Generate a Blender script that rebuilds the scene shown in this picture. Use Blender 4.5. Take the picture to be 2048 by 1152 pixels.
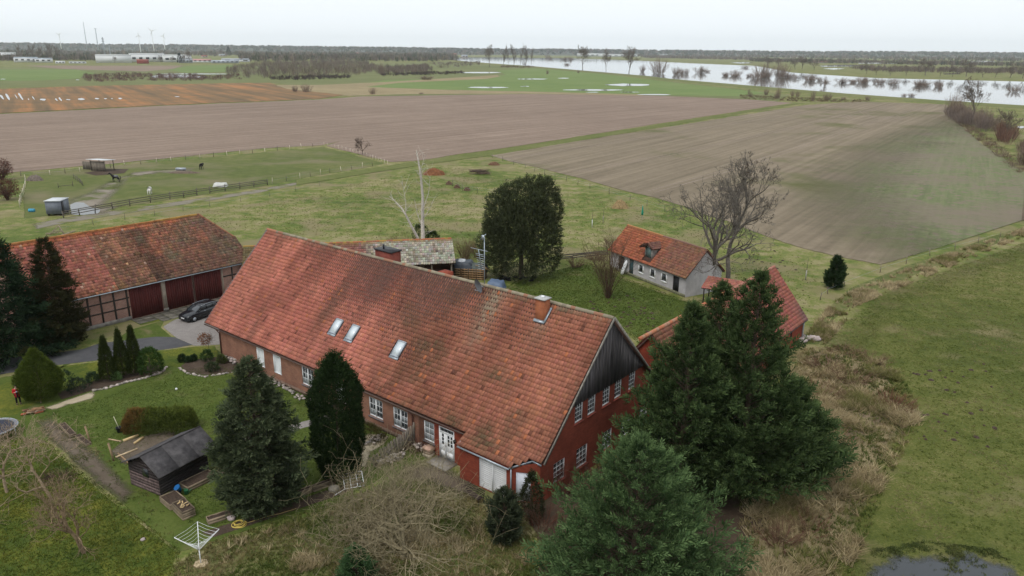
import bpy, math, random
import numpy as np
from mathutils import Vector, Matrix

for _o in list(bpy.data.objects): bpy.data.objects.remove(_o)
SC = bpy.context.scene
COL = SC.collection
random.seed(7)
RNG = np.random.default_rng(7)

# ------------------------------------------------------------------ camera
PW, PH = 2048, 1152
FPX, PIT, ROL, CAMH = 1520.17, 0.3022, 0.0072, 27.5
_cp, _sp = math.cos(PIT), math.sin(PIT)
FW = np.array([0, _cp, -_sp]); _r = np.array([1.0, 0, 0]); _u = np.array([0, _sp, _cp])
RT = math.cos(ROL) * _r + math.sin(ROL) * _u
UP = -math.sin(ROL) * _r + math.cos(ROL) * _u
cam = bpy.data.cameras.new('camera'); camo = bpy.data.objects.new('camera', cam); COL.objects.link(camo)
cam.sensor_width = 36.0; cam.lens = 36.0 * FPX / PW
cam.clip_start = 0.5; cam.clip_end = 60000
camo.matrix_world = Matrix(((RT[0], UP[0], -FW[0], 0), (RT[1], UP[1], -FW[1], 0), (RT[2], UP[2], -FW[2], CAMH), (0, 0, 0, 1)))
SC.camera = camo

# ------------------------------------------------------------------ sky, sun, exposure (overcast)
wd = bpy.data.worlds.new('World'); SC.world = wd; wd.use_nodes = True
nt = wd.node_tree; nt.nodes.clear()
sky = nt.nodes.new('ShaderNodeTexSky'); sky.sky_type = 'NISHITA'; sky.sun_disc = False
SUN_EL, SUN_AZ = math.radians(58), math.radians(215)
sky.sun_elevation = SUN_EL; sky.sun_rotation = SUN_AZ
sky.altitude = 50; sky.air_density = 1.0; sky.dust_density = 3.0; sky.ozone_density = 1.0
hsv = nt.nodes.new('ShaderNodeHueSaturation'); hsv.inputs['Saturation'].default_value = 0.22
# a closed cloud deck: most of the sky is the even pale grey of the cloud, a little of the clear sky shows through
mixc = nt.nodes.new('ShaderNodeMix'); mixc.data_type = 'RGBA'; mixc.inputs['Factor'].default_value = 0.87
mixc.inputs['B'].default_value = (9.3, 9.85, 10.3, 1)
bg = nt.nodes.new('ShaderNodeBackground'); bg.inputs['Strength'].default_value = 0.1
wo = nt.nodes.new('ShaderNodeOutputWorld')
nt.links.new(sky.outputs[0], hsv.inputs['Color']); nt.links.new(hsv.outputs[0], mixc.inputs['A'])
nt.links.new(mixc.outputs['Result'], bg.inputs['Color']); nt.links.new(bg.outputs[0], wo.inputs[0])
sl = bpy.data.lights.new('sun', 'SUN'); sl.energy = 1.5; sl.angle = math.radians(25); sl.color = (1, 0.96, 0.9)
so = bpy.data.objects.new('sun', sl); COL.objects.link(so)
# sun comes from the camera's side, high (Nishita: rotation measured clockwise from +Y)
so.rotation_euler = (math.radians(90) - SUN_EL, 0, math.pi - SUN_AZ)
SC.view_settings.view_transform = 'Standard'; SC.view_settings.look = 'None'
SC.view_settings.exposure = 0.22; SC.view_settings.gamma = 1.0; SC.view_settings.use_curve_mapping = False
SC.render.engine = 'CYCLES'
SC.cycles.use_denoising = True
SC.cycles.max_bounces = 5; SC.cycles.diffuse_bounces = 2; SC.cycles.glossy_bounces = 2
SC.cycles.transparent_max_bounces = 10; SC.cycles.volume_bounces = 2; SC.cycles.transmission_bounces = 2

# ------------------------------------------------------------------ helpers
def G(x, y, z=0.0):
    """the point at height z that the photograph shows at pixel x, y"""
    d = FW + RT * ((x - PW / 2) / FPX) + UP * ((PH / 2 - y) / FPX)
    t = (z - CAMH) / d[2]
    return np.array([t * d[0], t * d[1], z])
def PXM(x, y):
    """pixels of the photograph for one metre at that ground point"""
    g = G(x, y); return FPX / ((g - np.array([0, 0, CAMH])) @ FW)
def height_at(x, y, ytop):
    g = G(x, y); dz = np.array([0, 0, 1.0])
    a = g - np.array([0, 0, CAMH]); k = (PH / 2 - ytop) / FPX
    return float((k * (a @ FW) - a @ UP) / (UP @ dz - k * (FW @ dz)))

def link(o, parent=None):
    COL.objects.link(o)
    if parent is not None: o.parent = parent
    return o
def tag(o, label=None, cat=None, group=None, kind=None):
    if label: o['label'] = label
    if cat: o['category'] = cat
    if group: o['group'] = group
    if kind: o['kind'] = kind
    return o
def thing(name, label, cat, loc=(0, 0, 0), rz=0.0, group=None):
    o = bpy.data.objects.new(name, None); link(o)
    o.location = tuple(float(v) for v in loc); o.rotation_euler = (0, 0, rz); o.empty_display_size = 0.2
    return tag(o, label, cat, group)
def mesh_data(name, V, F, mat, C=None, smooth=False, uv=False):
    """V (n,3); F list or array of faces; C per-face colour"""
    me = bpy.data.meshes.new(name)
    V = np.asarray(V, np.float32)
    if isinstance(F, np.ndarray):
        k = F.shape[1]; lv = F.astype(np.int32).ravel(); nf = len(F)
        ls = np.arange(nf, dtype=np.int32) * k
    else:
        lens = np.array([len(f) for f in F], np.int32); nf = len(F)
        lv = np.array([i for f in F for i in f], np.int32); ls = np.concatenate([[0], np.cumsum(lens)[:-1]]).astype(np.int32)
    me.vertices.add(len(V)); me.vertices.foreach_set('co', V.ravel())
    me.loops.add(len(lv)); me.loops.foreach_set('vertex_index', lv)
    me.polygons.add(nf); me.polygons.foreach_set('loop_start', ls)
    me.update(calc_edges=True)
    if C is not None:
        a = me.attributes.new('col', 'FLOAT_COLOR', 'FACE')
        C = np.asarray(C, np.float32)
        if C.shape[1] == 3: C = np.concatenate([C, np.ones((len(C), 1), np.float32)], 1)
        a.data.foreach_set('color', C.ravel())
    if uv:
        n = np.zeros(nf * 3, np.float32); me.polygons.foreach_get('normal', n); n = np.abs(n.reshape(-1, 3))
        lt = np.zeros(nf, np.int32); me.polygons.foreach_get('loop_total', lt)
        ax = np.repeat(np.argmax(n * np.array([1, 1, 1.001]), 1), lt); co = V[lv]
        u = np.where(ax == 0, co[:, 1], co[:, 0]); w = np.where(ax == 2, co[:, 1], co[:, 2])
        ul = me.uv_layers.new(name='UVMap'); ul.data.foreach_set('uv', np.stack([u, w], 1).astype(np.float32).ravel())
    if mat is not None: me.materials.append(mat)
    if smooth: me.polygons.foreach_set('use_smooth', np.ones(nf, bool))
    me.validate(); me.update()
    return me
def obj(name, V, F, mat, parent=None, C=None, smooth=False, uv=False):
    return link(bpy.data.objects.new(name, mesh_data(name, V, F, mat, C, smooth, uv)), parent)
def put(name, me, parent=None, loc=(0, 0, 0), rz=0.0, sc=1.0):
    o = link(bpy.data.objects.new(name, me), parent)
    o.location = tuple(float(v) for v in loc); o.rotation_euler = (0, 0, rz)
    o.scale = (sc, sc, sc) if np.isscalar(sc) else tuple(float(v) for v in sc)
    return o
class MB:
    def __init__(s): s.v = []; s.f = []; s.c = []
    def add(s, V, F, c=(1, 1, 1)):
        b = len(s.v); s.v += [tuple(float(q) for q in p) for p in V]; s.f += [tuple(b + i for i in f) for f in F]; s.c += [c] * len(F); return s
    def box(s, x0, x1, y0, y1, z0, z1, c=(1, 1, 1)):
        V = [(x0, y0, z0), (x1, y0, z0), (x1, y1, z0), (x0, y1, z0), (x0, y0, z1), (x1, y0, z1), (x1, y1, z1), (x0, y1, z1)]
        return s.add(V, [(0, 3, 2, 1), (4, 5, 6, 7), (0, 1, 5, 4), (1, 2, 6, 5), (2, 3, 7, 6), (3, 0, 4, 7)], c)
    def bar(s, a, b, w, h=None, up=(0, 0, 1), c=(1, 1, 1)):
        """box beam from a to b, width w, height h"""
        h = h or w; a = Vector(a); b = Vector(b); d = (b - a).normalized(); up = Vector(up)
        if abs(d.dot(up)) > .98: up = Vector((1, 0, 0))
        sx = d.cross(up).normalized() * w / 2; sz = sx.cross(d).normalized() * h / 2
        V = [a - sx - sz, a + sx - sz, a + sx + sz, a - sx + sz, b - sx - sz, b + sx - sz, b + sx + sz, b - sx + sz]
        return s.add(V, [(3, 2, 1, 0), (4, 5, 6, 7), (0, 1, 5, 4), (1, 2, 6, 5), (2, 3, 7, 6), (3, 0, 4, 7)], c)
    def tube(s, pts, rad, n=8, c=(1, 1, 1), cap=True):
        pts = [Vector(p) for p in pts]; rad = rad if hasattr(rad, '__len__') else [rad] * len(pts)
        b = len(s.v); ref = Vector((0, 0, 1))
        for i, p in enumerate(pts):
            d = (pts[min(i + 1, len(pts) - 1)] - pts[max(i - 1, 0)]).normalized()
            r = ref if abs(d.dot(ref)) < .95 else Vector((1, 0, 0))
            e1 = d.cross(r).normalized(); e2 = d.cross(e1)
            for k in range(n):
                t = 2 * math.pi * k / n; s.v.append(tuple(p + (e1 * math.cos(t) + e2 * math.sin(t)) * rad[i]))
        for i in range(len(pts) - 1):
            for k in range(n):
                k2 = (k + 1) % n; s.f.append((b + i * n + k, b + i * n + k2, b + (i + 1) * n + k2, b + (i + 1) * n + k)); s.c.append(c)
        if cap:
            s.f.append(tuple(b + k for k in range(n))[::-1]); s.c.append(c)
            e = b + (len(pts) - 1) * n; s.f.append(tuple(e + k for k in range(n))); s.c.append(c)
        return s
    def loft(s, rings, c=(1, 1, 1), cap=True):
        b = len(s.v); n = len(rings[0])
        for r in rings: s.v += [tuple(float(q) for q in p) for p in r]
        for i in range(len(rings) - 1):
            for k in range(n):
                k2 = (k + 1) % n; s.f.append((b + i * n + k, b + i * n + k2, b + (i + 1) * n + k2, b + (i + 1) * n + k)); s.c.append(c)
        if cap:
            s.f.append(tuple(b + k for k in range(n))[::-1]); s.f.append(tuple(b + (len(rings) - 1) * n + k for k in range(n))); s.c += [c, c]
        return s
    def prism(s, pts, d, c=(1, 1, 1)):
        """polygon pts pushed along vector d"""
        n = len(pts); P = [Vector(p) for p in pts]; d = Vector(d)
        return s.add(P + [p + d for p in P], [tuple(range(n))[::-1], tuple(range(n, 2 * n))] + [(i, (i + 1) % n, n + (i + 1) % n, n + i) for i in range(n)], c)
    def build(s, name, mat, parent=None, smooth=False, uv=True):
        return obj(name, np.array(s.v), s.f, mat, parent, np.array(s.c), smooth, uv)

ORD = ['first', 'second', 'third', 'fourth', 'fifth', 'sixth', 'seventh', 'eighth', 'ninth', 'tenth', 'eleventh', 'twelfth', 'thirteenth',
       'fourteenth', 'fifteenth', 'sixteenth', 'seventeenth', 'eighteenth', 'nineteenth', 'twentieth']
def nth(i):
    if i < 20: return ORD[i]
    return {2: 'twenty-', 3: 'thirty-', 4: 'forty-', 5: 'fifty-'}[(i + 1) // 10] + ORD[(i + 1) % 10 - 1] if (i + 1) % 10 else {3: 'thirtieth', 4: 'fortieth', 5: 'fiftieth'}[(i + 1) // 10]

# ------------------------------------------------------------------ materials
def _ramp(nt, fac, stops):
    r = nt.nodes.new('ShaderNodeValToRGB'); e = r.color_ramp.elements
    while len(e) < len(stops): e.new(.5)
    for k, (p, c) in zip(e, stops): k.position = p; k.color = (*c, 1)
    nt.links.new(fac, r.inputs[0]); return r.outputs[0]
def _noise(nt, vec, scale, detail=5, rough=.55, dist=0.0):
    n = nt.nodes.new('ShaderNodeTexNoise'); n.inputs['Scale'].default_value = scale; n.inputs['Detail'].default_value = detail
    n.inputs['Roughness'].default_value = rough; n.inputs['Distortion'].default_value = dist
    nt.links.new(vec, n.inputs['Vector']); return n.outputs['Fac']
def _mix(nt, fac, a, b, mode='MIX'):
    m = nt.nodes.new('ShaderNodeMix'); m.data_type = 'RGBA'; m.blend_type = mode
    for k, v in (('Factor', fac), ('A', a), ('B', b)):
        if hasattr(v, 'links') or hasattr(v, 'is_linked'): nt.links.new(v, m.inputs[k])
        elif k == 'Factor': m.inputs[k].default_value = v
        else: m.inputs[k].default_value = (*v, 1)
    return m.outputs['Result']
def _math(nt, op, a, b=None, clamp=False):
    m = nt.nodes.new('ShaderNodeMath'); m.operation = op; m.use_clamp = clamp
    for i, v in enumerate((a, b)):
        if v is None: continue
        if hasattr(v, 'is_linked'): nt.links.new(v, m.inputs[i])
        else: m.inputs[i].default_value = v
    return m.outputs[0]
def _vec(nt, scale=(1, 1, 1), rot=0.0, src='Object'):
    t = nt.nodes.new('ShaderNodeTexCoord'); m = nt.nodes.new('ShaderNodeMapping')
    m.inputs['Scale'].default_value = scale; m.inputs['Rotation'].default_value = (0, 0, rot)
    if rot:
        m0 = nt.nodes.new('ShaderNodeMapping'); m0.inputs['Rotation'].default_value = (0, 0, -rot); m.inputs['Rotation'].default_value = (0, 0, 0)
        nt.links.new(t.outputs[src], m0.inputs[0]); nt.links.new(m0.outputs[0], m.inputs[0])
    else: nt.links.new(t.outputs[src], m.inputs[0])
    return m.outputs[0]
def _new(name, rough=.9, spec=.2):
    m = bpy.data.materials.new(name); m.use_nodes = True; nt = m.node_tree
    b = nt.nodes['Principled BSDF']; b.inputs['Roughness'].default_value = rough; b.inputs['Specular IOR Level'].default_value = spec
    return m, nt, b
def _bump(nt, b, h, strength, dist):
    n = nt.nodes.new('ShaderNodeBump'); n.inputs['Strength'].default_value = strength; n.inputs['Distance'].default_value = dist
    nt.links.new(h, n.inputs['Height']); nt.links.new(n.outputs[0], b.inputs['Normal'])
def MAT(name, c, rough=.85, var=.25, scale=3.0, attr=False, spec=.2, bump=0.0, metal=0.0, stretch=(1, 1, 1), c2=None):
    """plain stuff: a colour with grain (noise between darker and lighter), times the per-piece colour"""
    m, nt, b = _new(name, rough, spec); v = _vec(nt, stretch)
    f = _noise(nt, v, scale, 6, .6)
    lo = tuple(k * (1 - var) for k in c); hi = c2 or tuple(min(1, k * (1 + var)) for k in c)
    o = _ramp(nt, f, [(.3, lo), (.7, hi)])
    if attr:
        a = nt.nodes.new('ShaderNodeAttribute'); a.attribute_name = 'col'; o = _mix(nt, 1.0, o, a.outputs['Color'], 'MULTIPLY')
    nt.links.new(o, b.inputs['Base Color']); b.inputs['Metallic'].default_value = metal
    if bump: _bump(nt, b, f, bump, .03)
    return m
def LEAF(name, rough=.7, trans=.25):
    """leaves and needles: colour from the piece, some light passes through"""
    m = bpy.data.materials.new(name); m.use_nodes = True; nt = m.node_tree; nt.nodes.clear()
    a = nt.nodes.new('ShaderNodeAttribute'); a.attribute_name = 'col'
    d = nt.nodes.new('ShaderNodeBsdfDiffuse'); t = nt.nodes.new('ShaderNodeBsdfTranslucent'); mx = nt.nodes.new('ShaderNodeMixShader'); o = nt.nodes.new('ShaderNodeOutputMaterial')
    mx.inputs[0].default_value = trans
    for k in (d, t): nt.links.new(a.outputs['Color'], k.inputs['Color'])
    nt.links.new(d.outputs[0], mx.inputs[1]); nt.links.new(t.outputs[0], mx.inputs[2]); nt.links.new(mx.outputs[0], o.inputs[0])
    return m
def GROUND(name, stops, *a, soft=None, **k):
    return _ground(name, [(p, tuple(q * 1.18 for q in c)) for p, c in stops], *a, soft=soft, **k)
def _ground(name, stops, scales=(.03, .35, 3.0), weights=(.4, .35, .25), stretch=None, rough=.95, edge=True, bump=.5, tint=None, rot=0.0, contrast=1.0, soft=None):
    """earth, grass: colour ramp over noise at three scales, ragged edge where the sheet ends"""
    m, nt, b = _new(name, rough, .1); v = _vec(nt)
    acc = None
    for s, w in zip(scales, weights):
        n = _math(nt, 'MULTIPLY', _noise(nt, v, s, 6, .62), w); acc = n if acc is None else _math(nt, 'ADD', acc, n)
    if stretch:  # drill rows / furrows
        sv = _vec(nt, stretch[0], rot); n = _noise(nt, sv, stretch[1], 4, .6); acc = _math(nt, 'ADD', acc, _math(nt, 'MULTIPLY', _math(nt, 'SUBTRACT', n, .5), stretch[2]))
    if contrast != 1.0: acc = _math(nt, 'ADD', _math(nt, 'MULTIPLY', _math(nt, 'SUBTRACT', acc, .5), contrast), .5)
    o = _ramp(nt, acc, stops)
    if tint:
        for (c, s, t0, t1) in tint:
            f = _noise(nt, v, s, 5, .6, .3); rr = nt.nodes.new('ShaderNodeMapRange'); rr.inputs['From Min'].default_value = t0; rr.inputs['From Max'].default_value = t1
            nt.links.new(f, rr.inputs['Value']); o = _mix(nt, rr.outputs[0], o, c)
    nt.links.new(o, b.inputs['Base Color'])
    if bump: _bump(nt, b, _noise(nt, v, 6.0, 6, .65), bump, .12)
    if edge:
        a = nt.nodes.new('ShaderNodeAttribute'); a.attribute_name = 'edge'
        n = _math(nt, 'ADD', _math(nt, 'MULTIPLY', _noise(nt, v, .45, 4, .6), .55), _math(nt, 'MULTIPLY', _noise(nt, v, 3.0, 3, .7), .45))
        f = _math(nt, 'ADD', _math(nt, 'MULTIPLY', _math(nt, 'SUBTRACT', a.outputs['Fac'], .5), 1.1), n)
        mr = nt.nodes.new('ShaderNodeMapRange'); mr.inputs['From Min'].default_value = .5 - (soft or .06); mr.inputs['From Max'].default_value = .5 + (soft or .06)
        nt.links.new(f, mr.inputs['Value']); nt.links.new(mr.outputs[0], b.inputs['Alpha'])
    return m
def BRICK(name, c1, c2, mortar, mscale=1.0, blotch=None):
    m, nt, b = _new(name, .9, .15); v = _vec(nt, src='UV')
    t = nt.nodes.new('ShaderNodeTexBrick'); t.inputs['Scale'].default_value = 1.0; t.inputs['Brick Width'].default_value = .26; t.inputs['Row Height'].default_value = .085
    t.inputs['Mortar Size'].default_value = .012 * mscale; t.inputs['Mortar Smooth'].default_value = .3; t.inputs['Bias'].default_value = -.1
    t.inputs['Color1'].default_value = (*c1, 1); t.inputs['Color2'].default_value = (*c2, 1); t.inputs['Mortar'].default_value = (*mortar, 1)
    nt.links.new(v, t.inputs['Vector'])
    f = _noise(nt, _vec(nt), .8, 7, .65); o = _mix(nt, 1.0, t.outputs['Color'], _ramp(nt, f, [(.3, (.68, .66, .66)), (.7, (1.15, 1.12, 1.1))]), 'MULTIPLY')
    nt.links.new(o, b.inputs['Base Color']); _bump(nt, b, t.outputs['Fac'], -.4, .01)
    return m

M_white = MAT('white_paint', (.74, .75, .76), .5, .06, 4)
M_whitewood = MAT('white_wood', (.72, .72, .70), .6, .1, 9, stretch=(1, 1, .15))
M_grey = MAT('grey_metal', (.33, .36, .40), .45, .15, 6, metal=.3)
M_zinc = MAT('zinc', (.34, .38, .42), .4, .2, 5, metal=.5)
M_copper = MAT('brown_pipe', (.10, .045, .035), .5, .25, 5)
M_dark = MAT('dark_metal', (.025, .025, .028), .5, .3, 5)
M_black = MAT('black_rubber', (.012, .012, .013), .8, .2, 8)
M_glass = MAT('window_glass', (.018, .022, .026), .06, .3, .7, spec=.6)
M_curtain = MAT('curtain_glass', (.24, .26, .27), .12, .3, 3, spec=.5)
M_skyglass = MAT('roof_window_glass', (.55, .60, .63), .08, .05, 1, spec=.8)
M_wood = MAT('weathered_wood', (.20, .17, .14), .9, .4, 8, attr=True, stretch=(1, 1, .2), bump=.2)
M_post = MAT('fence_wood', (.11, .095, .08), .9, .35, 6, attr=True)
M_timber = MAT('dark_timber', (.045, .038, .033), .9, .4, 7, stretch=(1, 1, .3))
M_planter = MAT('planter_wood', (.21, .168, .122), .85, .3, 8, attr=True, stretch=(.3, .3, 1))
M_soil = MAT('soil', (.055, .038, .028), .95, .5, 9, bump=.6)
M_stone = MAT('field_stone', (.27, .245, .225), .9, .35, 6, attr=True, bump=.4)
M_bark = MAT('bark', (.085, .068, .055), .95, .35, 7, attr=True)
M_leaf = LEAF('foliage')
M_grassblade = LEAF('grass_blades', trans=.3)
M_tile = MAT('clay_tile', (1, 1, 1), .8, .17, 9, attr=True, spec=.25, bump=.15)
M_under = MAT('roof_underlay', (.09, .05, .04), .95, .3, 3)
M_paint = MAT('coloured_paint', (1, 1, 1), .6, .12, 5, attr=True)
# ------------------------------------------------------------------ the ground, fields, water, paths
import bmesh, mathutils
def cross2(a, b): return a[0] * b[1] - a[1] * b[0]
def in_poly(P, poly):
    x, y = P[:, 0], P[:, 1]; k = np.zeros(len(P), bool); n = len(poly)
    for i in range(n):
        (x0, y0), (x1, y1) = poly[i], poly[(i + 1) % n]
        c = ((y0 > y) != (y1 > y)) & (x < (x1 - x0) * (y - y0) / (y1 - y0 + 1e-12) + x0); k ^= c
    return k
def wpoly(pix): return np.array([G(x, y)[:2] for x, y in pix])
def jag(P, step, amp, rng=RNG):
    """extra points along the outline, pushed a little off the line"""
    out = []; n = len(P)
    for i in range(n):
        a, b = P[i], P[(i + 1) % n]; L = np.hypot(*(b - a)); k = max(1, min(40, int(L / step)))
        nn = np.array([-(b - a)[1], (b - a)[0]]) / max(L, 1e-6)
        for j in range(k): out.append(a + (b - a) * j / k + (nn * rng.normal(0, amp) if j else 0))
    return np.array(out)
def sheet(name, pix, z, mat, ew=.6, world=False, step=None, amp=None, kind='structure', hard=()):
    P = np.asarray(pix, float) if world else wpoly(pix)
    if step: P = jag(P, step, amp)
    n = len(P); seg = [(P[i], P[(i + 1) % n]) for i in range(n)]; soft = [i for i in range(n) if not (i in hard and (i + 1) % n in hard)]
    def bdist(Q):
        d = np.full(len(Q), 1e9)
        for i in soft:
            a, b = seg[i]; ab = b - a; t = np.clip(((Q - a) @ ab) / max(ab @ ab, 1e-9), 0, 1); d = np.minimum(d, np.linalg.norm(Q - (a + t[:, None] * ab), axis=1))
        return d
    per = sum(np.linalg.norm(b - a) for a, b in seg); stp = max(ew * 1.5, per / 500); ring = []
    for a, b in seg:
        L = np.linalg.norm(b - a); k = max(1, int(L / stp)); nn = np.array([-(b - a)[1], (b - a)[0]]) / max(L, 1e-9)
        for j in range(k): q = a + (b - a) * (j + .5) / k; ring += [q + nn * ew * 1.05, q - nn * ew * 1.05]
    lo, hi = P.min(0), P.max(0); gs = max((hi - lo).max() / 14, ew * 2); gx, gy = np.meshgrid(np.arange(lo[0], hi[0], gs), np.arange(lo[1], hi[1], gs)); Q = np.concatenate([np.array(ring), np.stack([gx.ravel(), gy.ravel()], 1)])
    Q = Q[in_poly(Q, P)]; Q = Q[bdist(Q) > ew * .8] if len(Q) else Q
    allp = np.concatenate([P, Q]) if len(Q) else P
    vs, es, fs, *_ = mathutils.geometry.delaunay_2d_cdt([Vector(p) for p in allp], [(i, (i + 1) % n) for i in range(n)], [], 1, 1e-5)
    V2 = np.array([tuple(v) for v in vs]); ed = np.clip(bdist(V2) / ew, 0, 1)
    me = mesh_data(name, np.column_stack([V2, np.full(len(V2), z)]), np.array([f if cross2(V2[f[1]] - V2[f[0]], V2[f[2]] - V2[f[0]]) > 0 else f[::-1] for f in fs]), mat)
    at = me.attributes.new('edge', 'FLOAT', 'POINT'); at.data.foreach_set('value', ed.astype(np.float32))
    return tag(link(bpy.data.objects.new(name, me)), kind=kind)

GREEN_D = (.048, .070, .015); GREEN = (.076, .102, .023); GREEN_Y = (.122, .132, .038); STRAW = (.195, .170, .088); OLIVE = (.085, .095, .030)
M_meadow = GROUND('meadow_grass', [(.32, GREEN_D), (.44, GREEN), (.52, GREEN_Y), (.60, STRAW)], (.05, .4, 4.0), (.40, .32, .28), edge=False, contrast=1.45, tint=[((.18, .155, .08), .11, .50, .64), ((.17, .145, .075), .9, .56, .68)])
M_lawn = GROUND('lawn_grass', [(.32, (.030, .048, .010)), (.5, (.058, .080, .016)), (.7, (.094, .108, .029))], (.08, .6, 5.0), (.35, .33, .32), contrast=1.2,
                tint=[((.14, .12, .06), .28, .60, .74)])
M_moss = GROUND('mossy_lawn', [(.34, (.028, .048, .010)), (.48, (.058, .076, .013)), (.62, (.125, .120, .020))], (.12, .7, 5.0), (.4, .33, .27), contrast=1.3)
M_rough = GROUND('rough_grass', [(.36, (.046, .064, .016)), (.50, (.080, .090, .028)), (.64, (.16, .135, .068))], (.16, .9, 5.0), (.36, .36, .28), contrast=1.4)
M_bank = GROUND('matted_dead_grass', [(.32, (.085, .068, .036)), (.48, (.150, .118, .066)), (.66, (.25, .20, .118))], (.16, .9, 5.0), (.36, .36, .28), contrast=1.4, soft=.25, tint=[((.072, .086, .022), .22, .58, .70), ((.10, .068, .052), .14, .56, .68)])
M_pasture = GROUND('pasture_grass', [(.32, (.050, .068, .018)), (.5, (.082, .096, .028)), (.66, (.13, .125, .05))], (.03, .4, 4.0), (.4, .33, .27), contrast=1.35, tint=[((.16, .14, .08), .045, .48, .66)])
M_far = GROUND('far_meadow', [(.3, (.078, .092, .036)), (.5, (.110, .120, .048)), (.7, (.15, .145, .07))], (.006, .04, .4), (.45, .35, .2), bump=0)
M_fargreen = GROUND('bright_meadow', [(.3, (.080, .120, .036)), (.5, (.105, .145, .045)), (.7, (.14, .165, .065))], (.008, .05, .4), (.45, .35, .2), bump=0)
ROWROT = math.radians(-8)
M_field = GROUND('ploughed_field', [(.3, (.128, .093, .072)), (.5, (.170, .126, .098)), (.72, (.228, .173, .136))], (.012, .12, .8), (.36, .28, .36), ((.008, .50, 1), 1.0, .85), rot=math.radians(47), bump=.8)
M_field2 = GROUND('stubble_field', [(.3, (.112, .090, .062)), (.5, (.155, .125, .088)), (.72, (.205, .165, .118))], (.015, .13, .9), (.34, .28, .38), ((.010, .50, 1), 1.0, .90), rot=math.radians(55), bump=.8,
                  tint=[((.095, .098, .036), .02, .54, .68)])
M_wheat = GROUND('winter_wheat', [(.3, (.088, .100, .050)), (.5, (.112, .128, .060)), (.72, (.158, .150, .095))], (.012, .15, .9), (.32, .28, .40), ((.03, .8, 1), 1.0, .75), rot=math.radians(60), bump=.8, soft=.5, tint=[((.175, .142, .108), .035, .44, .66), ((.17, .14, .105), .5, .52, .60)])
M_orange = GROUND('orange_cover_crop', [(.3, (.095, .070, .042)), (.48, (.150, .095, .050)), (.68, (.27, .130, .055))], (.010, .08, 1.0), (.42, .33, .25), ((.006, .14, 1), 1.0, .9), rot=math.radians(-58), bump=.5)
M_reed = GROUND('dry_reed', [(.3, (.13, .105, .06)), (.5, (.20, .16, .09)), (.7, (.28, .22, .13))], (.02, .15, 1.0), (.4, .35, .25), bump=.3)
M_dirt = GROUND('bare_earth', [(.3, (.060, .045, .034)), (.5, (.095, .075, .056)), (.7, (.14, .115, .088))], (.2, 1.0, 6.0), (.3, .35, .35), soft=.35, tint=[((.060, .075, .02), .9, .62, .72)])
M_mulch = GROUND('mulch', [(.3, (.030, .021, .016)), (.5, (.056, .040, .030)), (.7, (.10, .076, .056))], (.3, 1.5, 8.0), (.3, .35, .35))
M_sand = GROUND('sandy_path', [(.3, (.22, .18, .125)), (.5, (.31, .26, .185)), (.7, (.38, .33, .25))], (.3, 1.5, 8.0), (.3, .35, .35), soft=.3)
M_gravel = GROUND('gravel', [(.3, (.125, .112, .105)), (.5, (.185, .168, .158)), (.7, (.255, .235, .22))], (.15, 1.5, 9.0), (.25, .35, .4))
M_asphalt = GROUND('asphalt', [(.3, (.038, .038, .042)), (.5, (.060, .060, .064)), (.7, (.090, .088, .090))], (.15, 1.0, 12.0), (.35, .35, .3), rough=.7, bump=.2)
M_track = GROUND('track_gravel', [(.3, (.11, .098, .075)), (.5, (.155, .138, .11)), (.7, (.20, .178, .148))], (.1, .9, 5.0), (.3, .35, .35), soft=.4, tint=[(GREEN_Y, .3, .48, .62)])
M_lane = GROUND('lane_grass', [(.32, (.060, .078, .020)), (.5, (.092, .104, .030)), (.66, (.15, .135, .065))], (.06, .5, 4.0), (.35, .35, .3))
M_rut = GROUND('rut_grass', [(.32, (.10, .098, .045)), (.5, (.15, .13, .075)), (.66, (.19, .165, .11))], (.06, .5, 4.0), (.35, .35, .3), soft=.3)
M_litter = GROUND('needle_litter', [(.3, (.026, .018, .013)), (.5, (.056, .040, .028)), (.7, (.11, .085, .058))], (.2, 1.2, 6.0), (.35, .35, .3), tint=[((.05, .065, .02), .5, .58, .70)])
def WATER(name, base, rough=.02, wave=.08, edge=False, grass=False):
    m, nt, b = _new(name, rough, .5); b.inputs['Base Color'].default_value = (*base, 1); b.inputs['IOR'].default_value = 1.33
    v = _vec(nt)
    if wave: _bump(nt, b, _noise(nt, v, .9, 3, .5), wave, .02)
    if edge:
        a = nt.nodes.new('ShaderNodeAttribute'); a.attribute_name = 'edge'; n = _noise(nt, v, .55 if grass else 1.0, 8, .75)
        f = _math(nt, 'ADD', _math(nt, 'MULTIPLY', _math(nt, 'SUBTRACT', a.outputs['Fac'], .5), .8 if grass else 1.1), n)
        mr = nt.nodes.new('ShaderNodeMapRange'); mr.inputs['From Min'].default_value = .50 if grass else .46; mr.inputs['From Max'].default_value = .76 if grass else .54
        nt.links.new(f, mr.inputs['Value']); nt.links.new(mr.outputs[0], b.inputs['Alpha'])
    return m
M_water = WATER('river_water', (.10, .105, .10), .04, .05)
M_puddle = WATER('puddle_water', (.05, .05, .045), .02, 0, True)
M_wet = WATER('standing_water', (.045, .050, .055), .05, .02, True, True)

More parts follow.
